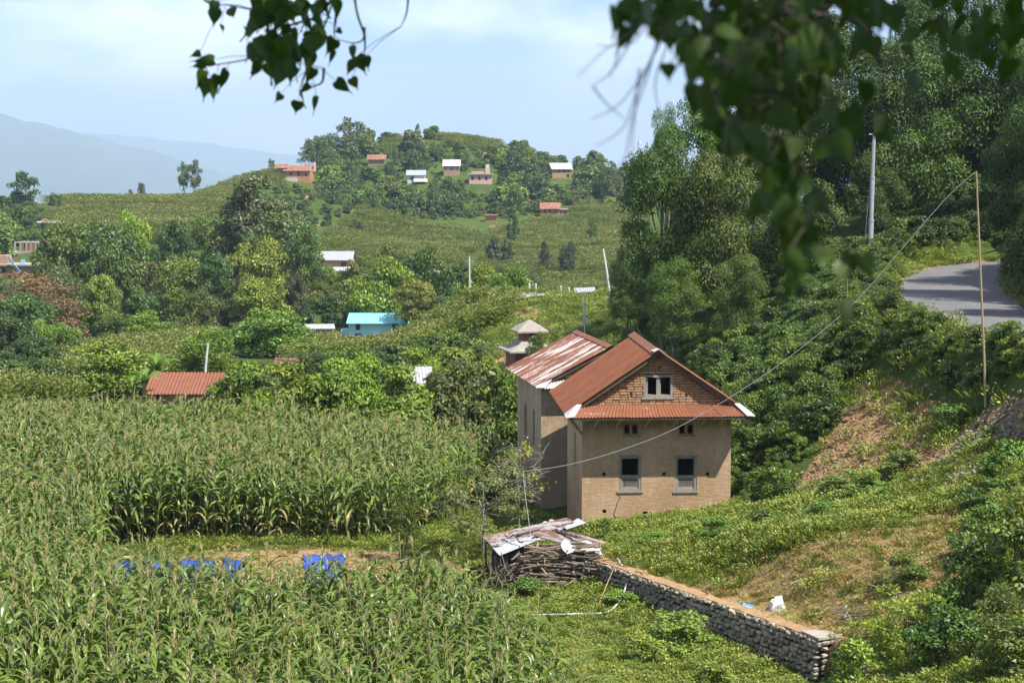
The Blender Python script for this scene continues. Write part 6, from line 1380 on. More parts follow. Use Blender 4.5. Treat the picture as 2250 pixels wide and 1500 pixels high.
far_house('ridge_hut', 1376, 1400, 428, 436, 450, 560, 'zinc', 'brick_orange', 'orange walled hut half hidden under the lattice mast', (), 3, 0, 'hut')
# left village
o, he, hw = far_house('flat_roof_house', 80, 148, 487, 490, 505, 330, 'wall_white', 'wall_white', 'low white concrete house with flat roof below the skyline corn', ((.12, .28, .15, .75), (.45, .53, .0, .75), (.7, .85, .3, .8)), 5, 0, flat=True, over=.3)
annex(o, -hw * .8, -hw * .55, 1, 2.2, he + .22, he + .7, 'brick_orange', 'roof_bricks'); annex(o, hw * .1, hw * .25, 1, 2.2, he + .22, he + .6, 'brick_red', 'roof_bricks')
def unfinished():
    Y = float(hit(58, 556, 238.0, 680.0).y); g0 = at(58, 552, Y); o = thing('unfinished_house', g0, 'unfinished roofless house of bare concrete columns and brick panels', 'house'); m = Y / F
    for i, u in enumerate((33, 45, 58, 68, 78, 85)):
        x = at(u, 540, Y)[0] - g0[0]; annex(o, x - .12, x + .12, -.12, .12, -1.5, (552 - (530 if i < 5 else 532)) * m, 'concrete', 'column')
        if i in (1, 2, 3): annex(o, x + .13, x + (.13 + .42), -.06, .06, -1.5, 17 * m, 'brick_red', 'brick_panel')
    annex(o, -1.9, 2.1, .15, 3.5, 1.45, 1.6, 'concrete', 'slab'); annex(o, -2.3, 2.4, -.3, 3.5, -.5, .05, 'concrete', 'floor_slab')
unfinished()
o, he, hw = far_house('brick_terrace_house', -30, 82, 580, 584, 604, 280, 'concrete', 'brick_far', 'tan brick house with concrete roof terrace and blue stair rail', ((.3, .36, .2, .7), (.6, .68, .2, .7)), 5, 0, flat=True)
annex(o, -hw * .9, -hw * .3, 1.5, 4.5, he + .22, he + 1.5, 'brick_far', 'upper_room'); mb = MB(); mb.tube([(-.6, -.7, he + 1.6), (1.6, -.7, -.2)], .07, 5); mb.tube([(-.2, -.9, he + 1.6), (2.0, -.9, -.2)], .07, 5)
for k in range(7): t = (k + .5) / 7; mb.tube([(-.6 + 2.2 * t, -.7, he + 1.6 - (he + 1.8) * t), (-.2 + 2.2 * t, -.9, he + 1.6 - (he + 1.8) * t)], .05, 4)
mb.build('stair', 'window_blue', o); annex(o, hw * .35, hw * .5, .5, 1.2, he + .22, he + .9, 'window_blue', 'water_tank')
far_house('brick_house', -20, 30, 553, 558, 575, 300, 'concrete', 'brick_red', 'red brick house with grey slab roof behind the terrace house', (), 4, 0, flat=True)
far_house('red_roof_hut', 466, 502, 457, 463, 474, 330, 'rust_skirt_dark', 'brick_far', 'red tin roof hut peeping out behind the airy tree', (), 3.5, 0, 'hut')
far_house('silver_roof_hut', 522, 562, 462, 471, 486, 318, 'zinc', 'brick_orange', 'silver roofed brick hut seen through the airy tree', ((.5, .8, .2, .6),), 3.5, 0, 'hut')
def shelter():
    Y = 158; g = gp(1285, Y); o = thing('roadside_shelter', g, 'open roadside shelter with sheet roof beyond the steel lamp pole', 'shelter'); z = lambda v: at(1285, v, Y)[2] - g.z
    mb = MB(); mb.corr((-.8, -.9, z(641)), (.8, -.9, z(639)), (.85, .9, z(632)), (-.7, .9, z(634)), 10, .02, 1); mb.build('roof_sheet', 'zinc', o)
    for x, y in ((-.7, -.7), (.7, -.7), (-.6, .7), (.7, .7)): mb = MB(); mb.tube([(x, y, -.3), (x, y, z(637))], .05, 6); mb.build('post', 'wood_dark', o)
shelter()
for i, u in enumerate((1163, 1177, 1250, 1262, 1275, 1232)):
    g = gp(u, 170); mb = MB(); mb.tube([(0, 0, -.3), (0, 0, .55), (0, 0, .62)], [.1, .09, .05], 8); ob = mb.build('guard_stone', 'wall_white'); ob.location = g; tag(ob, 'short whitewashed guard stone along the far road edge', 'guard stone', 'guard stones on the far road')
def far_road():
    us = np.linspace(1080, 1310, 24); V = []; Fc = []
    for i, u in enumerate(us):
        for Y in (166, 168.8): p = gp(u, Y); V.append((p.x, p.y, max(p.z, gp(u, 167).z) + .04))
    Fc = [(2 * i, 2 * i + 2, 2 * i + 3, 2 * i + 1) for i in range(len(us) - 1)]
    tag(link(bpy.data.objects.new('road_beyond', npmesh('road_beyond', V, Fc, ['concrete']))), kind='structure')
far_road()

# ------------------------------------------------------------------ poles, wires, mast
def pole(name, foot, top, Y0, Y1, radii, mat, label, extra=None):
    g = gp(foot[0], Y0); t = Vector(at(top[0], top[1], Y1)); o = thing(name, g, label, 'pole'); d = t - g
    n = len(radii) - 1; mb = MB()
    if mat == 'metal_pole':
        k = 0
        for i in range(n):
            a, b = d * (i / n), d * ((i + 1) / n); mb.tube([a - (d.normalized() * .3 if i == 0 else d * 0), b], radii[i], 10)
            if i: mb.tube([a - d.normalized() * .06, a + d.normalized() * .06], radii[i - 1] * 1.12, 10)
    else: mb.tube([d * (i / n) - (Vector((0, 0, .4)) if i == 0 else Vector()) for i in range(n + 1)], radii, 9)
    mb.build('shaft', mat, o); return o, d
o, d = pole('steel_pole', (1911, 592), (1921, 294), 99, 99, [.13, .105, .08, .06], 'metal_pole', 'tall stepped steel utility pole at the edge of the road bend')
mb = MB(); mb.tube([d * .98, Vector((-.28, .5, -.2))], .012, 5); mb.build('stay_wire', 'wire', o); mb = MB(); mb.tube([d * .995 + Vector((-.25, 0, 0)), d * .995 + Vector((.3, 0, 0))], .03, 6); mb.build('cross_arm', 'metal_pole', o); mb = MB(); mb.tube([d, d + Vector((.05, 0, .18))], [.05, .03], 8); mb.build('cap', 'metal_pole', o)
o, d = pole('bamboo_pole', (2167, 735), (2145, 376), 61.5, 61.5, [.040, .038, .036, .033, .03, .026], 'bamboo', 'slender bamboo pole carrying a service wire beside the road')
mb = MB()
for k in range(1, 14): mb.tube([d * (k / 14) - d.normalized() * .012, d * (k / 14) + d.normalized() * .012], .044 - .0014 * k, 8)
mb.build('node_ring', 'bamboo', o)
o, d = pole('white_pole', (1033, 640), (1031, 563), 178, 178, [.09, .08, .07], 'pole_pale', 'slim white utility pole among the pale dome trees')
mb = MB(); mb.b(-.35, .35, -.04, .04, d.z - .5, d.z - .42); mb.build('cross_arm', 'wood_grey', o)
o, d = pole('leaning_pole', (1342, 650), (1325, 547), 150, 150, [.10, .09, .08], 'pole_pale', 'leaning white utility pole by the shaded tree'); mb = MB(); mb.tube([d * .9, Vector((1.2, .3, -.5))], .015, 4); mb.build('stay_wire', 'wire', o)
o, d = pole('lamp_pole', (1286, 725), (1284, 640), 116, 116, [.055, .05, .045], 'metal_pole', 'thin grey lamp pole rising behind the patched roof'); mb = MB(); mb.b(-.16, .16, -.12, .1, d.z * .55, d.z * .62); mb.build('meter_box', 'metal_pole', o); mb = MB(); mb.tube([d, d + Vector((-.25, 0, .12))], .03, 6); mb.build('lamp_arm', 'metal_pole', o)
o, d = pole('concrete_pole', (448, 822), (457, 754), 130, 130, [.10, .085, .07], 'pole_pale', 'leaning concrete pole with cross arm behind the red roofed shed'); mb = MB(); mb.b(-.45, .35, -.03, .03, d.z - .1, d.z - .05); ca = mb.build('cross_arm', 'wood_grey', o)
base = o.location
mb = MB()
for k, (du, dv) in enumerate(((0, 0), (0, 9))):
    pts = [Vector(at(457 + (780 - 457) * t, 756 + dv + 32 * t + 10 * math.sin(math.pi * t), 130 + 10 * t)) for t in np.linspace(0, 1, 9)]; mb.tube([p for p in pts], .02, 4)
ob = mb.build('power_line', 'wire_dark'); tag(ob, 'pair of thin dark power lines running from the leaning concrete pole over the hedge', 'wire')
pole('bamboo_stake', (1861, 690), (1862, 600), 80, 80, [.03, .025, .02], 'bamboo', 'thin stake standing in the bank shrubs below the steel pole')
def service_wire():
    pts = [(2144, 377), (2100, 415), (2050, 468), (1960, 572), (1880, 662), (1760, 765), (1640, 850), (1550, 905), (1480, 943), (1400, 976), (1300, 1008), (1220, 1026), (1150, 1035)]
    P = [Vector(at(u, v, 61.5 + 1.2 * i / 12)) for i, (u, v) in enumerate(pts)]; P = [Vector(p) for p in catmull([p[:] for p in P], 5)]; mb = MB(); mb.tube(P, .0095, 5)
    ob = mb.build('service_wire', 'wire'); tag(ob, 'pale electric wire sagging from the bamboo pole across the house front', 'wire')
    P = [Vector(at(u, v, Y)) for u, v, Y in ((1150, 1035, 62.7), (1153, 1080, 62.2), (1160, 1130, 61.5), (1166, 1176, 60.4), (1178, 1212, 59.3), (1190, 1262, 58.8), (1196, 1284, 58.6))]; mb = MB(); mb.tube(P, .008, 5); ob = mb.build('drop_wire', 'wire'); tag(ob, 'drop wire hanging from the twiggy tree down to the tin lean-to', 'wire')
service_wire()
def mast():
    Y = 590; g = gp(1412, Y); o = thing('lattice_mast', g, 'tall lattice telecom mast on the hill behind the evergreen', 'mast'); H_ = at(1412, 312, Y)[2] - g.z; hw = 1.7
    for sx in (-1, 1):
        for sy in (-1, 1):
            mb = MB(); mb.tube([(sx * hw, sy * hw, -1), (sx * hw * .75, sy * hw * .75, H_)], .11, 4); mb.build('leg', 'metal_pole', o)
    n = 9
    for k in range(n):
        a, b = H_ * k / n, H_ * (k + 1) / n; wa, wb = hw * (1 - .25 * k / n), hw * (1 - .25 * (k + 1) / n); mb = MB()
        for s in (-1, 1):
            mb.tube([(-wa, s * wa, a), (wb, s * wb, b)], .05, 4); mb.tube([(wa, s * wa, a), (-wb, s * wb, b)], .05, 4); mb.tube([(s * wa, -wa, a), (s * wb, wb, b)], .05, 4); mb.tube([(-wa, s * wa, a), (wa, s * wa, a)], .05, 4); mb.tube([(s * wa, -wa, a), (s * wa, wa, a)], .05, 4)
        mb.build('bracing', 'metal_pole', o)
    mb = MB(); mb.tube([(-hw * .7, 0, H_), (-hw * .7, 0, H_ + 1.6)], .12, 6); mb.build('antenna', 'wall_white', o)
mast()

# ------------------------------------------------------------------ small things on the ground
for k, (u0, u1, v0, v1) in enumerate(((236, 300, 1240, 1275), (315, 380, 1240, 1272), (395, 470, 1238, 1270), (490, 540, 1236, 1268))):
    P = [hit(u0, v1 + 12, 45), hit(u1, v1 + 12, 45), hit(u1, v0, 45), hit(u0, v0, 45)]
    rumple('tarpaulin', [p + Vector((0, 0, .04)) for p in P], ('blue tarpaulin spread by the cleared patch, at the corn edge', 'blue tarpaulin with white flap on the cleared patch', 'flat blue tarpaulin in the middle of the cleared patch', 'small blue tarpaulin beside the wide crumpled one')[k], 'tarpaulin', 'tarp_blue', .16, 10, 10 + k)
P = [hit(676, 1292, 45), hit(742, 1292, 45), hit(760, 1228, 45), hit(664, 1232, 45)]; rumple('tarpaulin', [p + Vector((0, 0, .04)) for p in P], 'wide crumpled blue tarpaulin at the open end of the cleared patch', 'tarpaulin', 'tarp_blue', .22, 14, 20)
def lump(u, v, w, h, mat, label, cat, name, seed, Yl=40):
    """crumpled bag on the ground"""
    g = hit(u, v + 6, Yl); r = random.Random(seed); mb = MB(); n = 11; V = []
    for j, (zr, rr) in enumerate(((-.1, .95), (.25, 1.0), (.6, .8), (.9, .45))):
        for i in range(n): a = 2 * math.pi * i / n; q = rr * r.uniform(.62, 1.2); V.append((math.cos(a) * q * w / 2, math.sin(a) * q * w / 2, zr * h * r.uniform(.7, 1.25)))
    V.append((r.uniform(-.05, .05), 0, h)); mb.add(V, [(j * n + i, j * n + (i + 1) % n, (j + 1) * n + (i + 1) % n, (j + 1) * n + i) for j in range(3) for i in range(n)] + [(3 * n + i, 3 * n + (i + 1) % n, 4 * n) for i in range(n)])
    ob = mb.build(name, mat); ob.location = g; tag(ob, label, cat)
lump(1708, 1334, .45, .36, 'plastic_white', 'crumpled white sack lying on the dry slope', 'sack', 'sack', 3)
lump(1863, 1358, .34, .24, 'plastic_white', 'torn white bag beside the heap of dead twigs', 'bag', 'plastic_bag', 5)
lump(1858, 1334, .25, .14, 'concrete', 'pale rag above the torn white bag', 'rag', 'rag', 6); lump(1420, 1140, .16, .2, 'plastic_cyan', 'turquoise plastic bag stuck at the foot of the house wall', 'bag', 'plastic_bag', 7); lump(2226, 1136, .3, .42, 'plastic_cyan', 'pale blue cloth caught in the dark shrub below the gravel', 'cloth', 'cloth', 8); lump(1326, 1316, .11, .11, 'plastic_blue', 'small blue ball shaped container under the bent pipe', 'container', 'container', 9)
def on(u, v, up=.05, lo=44):
    up += .07; return hit(u, v, lo) + Vector((0, 0, up))
rumple('plastic_sheet', [on(1590, 1362, .1), on(1642, 1364, .1), on(1658, 1345, .1), on(1602, 1341, .1)], 'flattened white and blue plastic sheet on the earth edge of the stone wall', 'plastic sheet', 'plastic_cyan', .1, 9, 31)
for u, v, s, mt, lb in ((1740, 1392, .13, 'rock', 'brown stone on the wall top near its end slab'), (1756, 1388, .12, 'rock', 'second brown stone beside the first on the wall top'), (1682, 1362, .1, 'stone', 'grey flat stone next to the plastic sheet'), (1462, 1292, .09, 'rock', 'small pale stone on the wall top path'), (1440, 1280, .08, 'stone', 'little grey stone on the wall top path'), (1612, 1140, .16, 'rock', 'broken reddish rubble beside the house corner'), (1735, 1106, .2, 'concrete', 'white edged rock at the foot of the bare earth slope'), (1748, 1110, .22, 'concrete', 'flat pale rock touching the white edged rock')):
    rock('stone', on(u, v, .02), s, mt, lb)
def bent_pipe():
    P = [on(1356, 1286, .75, 50), on(1378, 1302, .45, 50), on(1368, 1330, .25, 48), on(1345, 1352, .12, 48), on(1318, 1358, .08, 48), on(1260, 1358, .06, 46), on(1170, 1360, .06, 46)]
    mb = MB(); mb.tube([Vector(p) for p in catmull([p[:] for p in P], 4)], .022, 6); tag(mb.build('water_pipe', 'pipe'), 'bent white plastic water pipe trailing from the stone wall into the weeds', 'pipe')
    mb = MB(); mb.tube([on(1314, 1286, .7, 50), on(1392, 1283, .7, 50)], .018, 5); mb.tube([on(1355, 1288, .72, 50), on(1312, 1340, .0, 50)], .014, 5); tag(mb.build('stick_prop', 'wood_brown'), 'thin crossed sticks propping the bent water pipe', 'stick')
    mb = MB(); mb.tube([on(1384, 1335, 0, 48), on(1402, 1290, .55, 50)], [.03, .02], 6); tag(mb.build('stick', 'stick'), 'forked grey stick leaning against the stone wall', 'stick')
bent_pipe()
def stump():
    g = hit(1962, 1300, 42); o = thing('dead_stump', g, 'dead forked stump standing on the dry slope', 'stump')
    for P, r0, nm in (([(0, 0, -.1), (.02, 0, .35), (0, 0, .85)], .04, 'trunk'), ([(-.02, 0, .1), (-.2, -.05, .3), (-.34, -.05, .5)], .04, 'branch'), ([(.02, 0, .3), (.12, 0, .42), (.26, .05, .5)], .02, 'branch'), ([(-.02, -.02, .06), (-.3, -.1, .1), (-.62, -.12, .22)], .03, 'branch')):
        mb = MB(); mb.tube(P, [r0, r0 * .8, r0 * .35], 6); mb.build(nm, 'bark_pale', o)
    g = hit(1880, 1362, 42); o = thing('twig_heap', g, 'heap of dead brown twigs on the dry slope', 'twigs'); r = random.Random(5)
    for _ in range(60):
        a = r.uniform(0, 6.28); p = Vector((r.gauss(0, .35), r.gauss(0, .25), r.uniform(0, .25))); d = Vector((math.cos(a), math.sin(a) * .6, r.gauss(0, .3))) * r.uniform(.15, .4); mb = MB(); mb.tube([p, p + d * .5 + Vector((0, 0, .03)), p + d], [.012, .01, .005], 4); mb.build('twig', 'stick', o)
    for k, (u, v, a, lb) in enumerate(((1780, 1280, .3, 'cut pale green stalks lying on the dry slope near the white sack'), (1850, 1272, .9, 'single cut stalk on the middle of the dry slope'), (1900, 1312, .35, 'cut yellow green stalks beside the small stump shrub'), (2075, 1235, .75, 'bundle of cut yellow stalks high on the dry slope'), (1805, 1290, 1.2, 'short cut stalk beside the pale green stalks'))):
        g = hit(u, v, 42); o = thing('cut_stalks', g, lb, 'stalks'); n = 1 if 'single' in lb or 'short' in lb else 6
        for i in range(n):
            mb = MB(); b = a + r.gauss(0, .25); q = Vector((r.gauss(0, .12), r.gauss(0, .12), .03)); d = Vector((math.cos(b), math.sin(b), .12 * math.sin(b) + .05)) * r.uniform(.4, .8); mb.tube([q - d * .5, q + Vector((0, 0, .05)), q + d * .5], [.016, .014, .006], 5); mb.build('stalk', 'cut_stalk', o)
stump()
def gravel():
    x, y, z, u, v = nearpoly([(2015, 1068), (2090, 1000), (2150, 930), (2220, 890), (2300, 880), (2300, 935), (2200, 1000), (2120, 1058)], .3, 41, (54, 70)); r = np.random.default_rng(4); me = []
    for i in range(4):
        q = MB(); rr = random.Random(i); q.add([(rr.uniform(.6, 1) * sx * .5, rr.uniform(.6, 1) * sy * .5, rr.uniform(.5, 1) * sz * .4) for sx in (-1, 1) for sy in (-1, 1) for sz in (-1, 1)], [(0, 1, 3, 2), (4, 6, 7, 5), (0, 4, 5, 1), (2, 3, 7, 6), (0, 2, 6, 4), (1, 5, 7, 3)]); me.append(q.mesh('pebble', 'gravel'))
    gc = proto_collection('pebbles', me); k = 26; X = np.repeat(x, k) + r.normal(0, .16, len(x) * k); Yy = np.repeat(y, k) + r.normal(0, .16, len(x) * k); n = len(X)
    Z = H(X, Yy) + r.uniform(.0, .2, n); scatter('gravel_heap', gc, np.stack([X, Yy, Z], 1), r.uniform(0, 6, n), r.uniform(.04, .12, n), r.integers(0, 4, n), 'heap of grey crushed gravel spilled down the slope from the road', r.uniform(-1, 1, (n, 2)))
gravel()
def clods():
    x, y, z, u, v = nearpoly([(1725, 1110), (1775, 1035), (1835, 945), (1880, 850), (1960, 830), (2070, 900), (2095, 985), (2010, 1040), (1905, 1080), (1800, 1112)], .3, 43, (57, 78)); r = np.random.default_rng(6); me = []
    for i in range(4):
        q = MB(); rr = random.Random(i + 20); q.add([(rr.uniform(.5, 1) * sx * .6, rr.uniform(.5, 1) * sy * .5, rr.uniform(.4, 1) * sz * .4) for sx in (-1, 1) for sy in (-1, 1) for sz in (-1, 1)], [(0, 1, 3, 2), (4, 6, 7, 5), (0, 4, 5, 1), (2, 3, 7, 6), (0, 2, 6, 4), (1, 5, 7, 3)]); me.append(q.mesh('clod', 'soil'))
    k = 9; X = np.repeat(x, k) + r.normal(0, .2, len(x) * k); Yy = np.repeat(y, k) + r.normal(0, .2, len(x) * k); n = len(X)
    scatter('soil_clods', proto_collection('clods', me), np.stack([X, Yy, H(X, Yy) - .01], 1), r.uniform(0, 6, n), r.uniform(.04, .16, n) * np.where(r.uniform(size=n) < .06, 2, 1), r.integers(0, 4, n), 'loose brown earth clods on the bare landslip slope', r.uniform(-1, 1, (n, 2)))
    k2 = r.uniform(size=len(x)) < .2; n = int(k2.sum()); scatter('grass_and_weeds', weed_coll, np.stack([x, y, z], 1)[k2], r.uniform(0, 6, n), r.uniform(.7, 1.7, n), r.choice([0, 1, 2, 3, 4, 9, 10, 6], n), 'sparse weeds on the bare landslip slope')
clods()
def roadside():
    r = GR; x, y = polypts([(10, 60), (36, 60), (44, 122), (10, 122)], .45, .45, r, .5); d = road_dist(x, y); k = (d > 2.35) & (d < 5.5) & (r.uniform(size=len(x)) < .8); x, y = x[k], y[k]; n = len(x)
    scatter('grass_and_weeds', weed_coll, np.stack([x, y, H(x, y) - .02], 1), r.uniform(0, 6.28, n), r.uniform(.8, 2.0, n), r.choice([0, 1, 2, 3, 4, 5, 6, 7], n), 'grass and weeds along both edges of the tarred road')
roadside()
# ------------------------------------------------------------------ garden plants by the house
def garden():
    kind('peach', 1, 30, 3600, .050, lambda t: .5 * math.sqrt(max(0, 1 - ((t - .5) / .6) ** 2)), .30, (.07, .14), .016, 41, 'leaf', 'bark_pale', aspect=.2, droop=.9, wild=.5, inner=.6)
    kind('twiggy', 1, 26, 420, .045, egg, .25, (.10, .18), .010, 42, 'leaf', 'bark_pale', aspect=.4, droop=.4, inner=.6)
    kind('citrus', 1, 26, 3600, .040, tall, .10, (.10, .17), .014, 43, 'leaf_gloss', 'bark', aspect=.5)
    g = gp(1062, 63.0); o = tree('peach_tree', 'peach', (g.x, g.y, g.z - .05), 3.1, 3.9, (.085, .115, .045), 'peach tree with long drooping leaves beside the tin lean-to')
    g = gp(1140, 64.2); o = tree('twiggy_tree', 'twiggy', (g.x, g.y, g.z - .05), 3.9, 2.3, (.16, .16, .03), 'half bare twiggy tree with yellowing leaves in front of the pale mud house')
    r = random.Random(3); mb = MB()
    for _ in range(110):                                     # bare twigs
        a = r.uniform(0, 6.28); p = Vector((r.gauss(0, .35), r.gauss(0, .35), r.uniform(1.6, 3.4))); d = Vector((math.cos(a), math.sin(a), r.uniform(-.2, .9))).normalized() * r.uniform(.3, .8)
        mb.tube([p, p + d * .5 + Vector((0, 0, .05)), p + d], [.010, .007, .004], 4, False)
    tag(mb.build('twigs', 'bark_pale', o), kind='stuff')
    g = gp(884, 62.3); o = tree('citrus_shrub', 'citrus', (g.x, g.y, g.z - .05), 2.85, 1.5, (.05, .085, .018), 'narrow dark citrus shrub at the corner of the tall corn', cat='shrub')
    for k in range(6):
        mb = MB(); a = k * 1.05; mb.tube([(math.cos(a) * .05, math.sin(a) * .05, -.05), (math.cos(a) * .12, math.sin(a) * .12, .5), (math.cos(a) * .3, math.sin(a) * .3, 1.3)], [.025, .02, .012], 5); mb.build('stem', 'bark', o)
    # sugarcane: long arching blades
    for u, Y, lb, h in ((1012, 71.5, 'tall clump of sugarcane with arching blades at the corn edge', 3.3), (978, 69.5, 'lower clump of sugarcane in front of the tall clump', 2.6)):
        g = gp(u, Y); o = thing('sugarcane', g, lb, 'sugarcane'); rng = np.random.default_rng(int(u)); sv, sf = corn_leaf(rng, 1.5, .05, 1.35, 2.0, 8); me = [npmesh('blade', sv, sf, ['corn_leaf'], {'tint': ('FACE', np.full(len(sf), .7)), 'dry': ('FACE', np.zeros(len(sf)))}, True)]
        for i in range(9):
            a = r.uniform(0, 6.28); q = Vector((math.cos(a) * r.uniform(0, .3), math.sin(a) * r.uniform(0, .3), 0)); mb = MB(); mb.tube([q, q * 1.4 + Vector((0, 0, h * .62))], [.016, .012], 5); mb.build('cane', 'stalk', o)
            for k in range(7): part('leaf', me[0], o, q * 1.3 + Vector((0, 0, h * r.uniform(.25, .62))), (0, 0, r.uniform(0, 6.28)), (r.uniform(.7, 1.05),) * 3)
    # banana
    for u, Y, lb, h in ((318, 111, 'banana plant with broad torn leaves beside the red roofed shed', 2.6), (293, 113, 'smaller banana plant next to the clipped fodder tree', 2.0), (345, 117, 'banana plant showing behind the red roofed shed', 3.4)):
        g = gp(u, Y); o = thing('banana_plant', g, lb, 'banana plant'); mb = MB(); mb.tube([(0, 0, -.1), (0, 0, h * .5)], [.13, .09], 8); mb.build('stem', 'stalk', o); rng = np.random.default_rng(int(u)); sv, sf = corn_leaf(rng, 1.5, .36, 1.1, 1.9, 7); me = npmesh('blade', sv, sf, ['banana'], {'tint': ('FACE', np.linspace(.3, .6, len(sf)))}, True)
        for k in range(8): part('leaf', me, o, (0, 0, h * .48), (0, r.uniform(-.35, .25), k * .79 + r.uniform(-.2, .2)), (h * .36,) * 3)
    # squash vine with big round leaves, bottom right
    q = MB(); n = 10; V = [(0, 0, .02)] + [(math.cos(2 * math.pi * i / n) * (.5 if i else .3), math.sin(2 * math.pi * i / n) * .5, .06 + .03 * (i % 2)) for i in range(n)]; q.add(V, [(0, i, i % n + 1) for i in range(1, n + 1)]); me = q.mesh('leaf', M['squash']); a_ = me.attributes.new('tint', 'FLOAT', 'FACE'); a_.data.foreach_set('value', [.5] * len(me.polygons))
    for (u0, u1, v0, v1, cnt, lb) in ((1835, 1975, 1445, 1500, 46, 'squash vine with big round leaves near the end of the stone wall'), (2150, 2250, 1030, 1075, 30, 'squash vine with round leaves under the gravel heap'), (1850, 1950, 1060, 1110, 34, 'squash plant with lobed leaves in front of the bare earth slope')):
        g = hit((u0 + u1) / 2, v1, 40); o = thing('squash_vine', g, lb, 'squash vine'); mb = MB()
        for i in range(cnt):
            p = hit(r.uniform(u0, u1), r.uniform(v0, v1), 40) - g; z = r.uniform(.12, .5); s = r.uniform(.22, .38); part('leaf', me, o, p + Vector((0, 0, z)), (r.uniform(-.6, .4), r.uniform(-.5, .5), r.uniform(0, 6.28)), (s, s, s)); mb.tube([p + Vector((0, 0, z)), p * .97 + Vector((0, 0, -.03))], .008, 4, False)
        mb.build('stems', 'stalk', o)
garden()

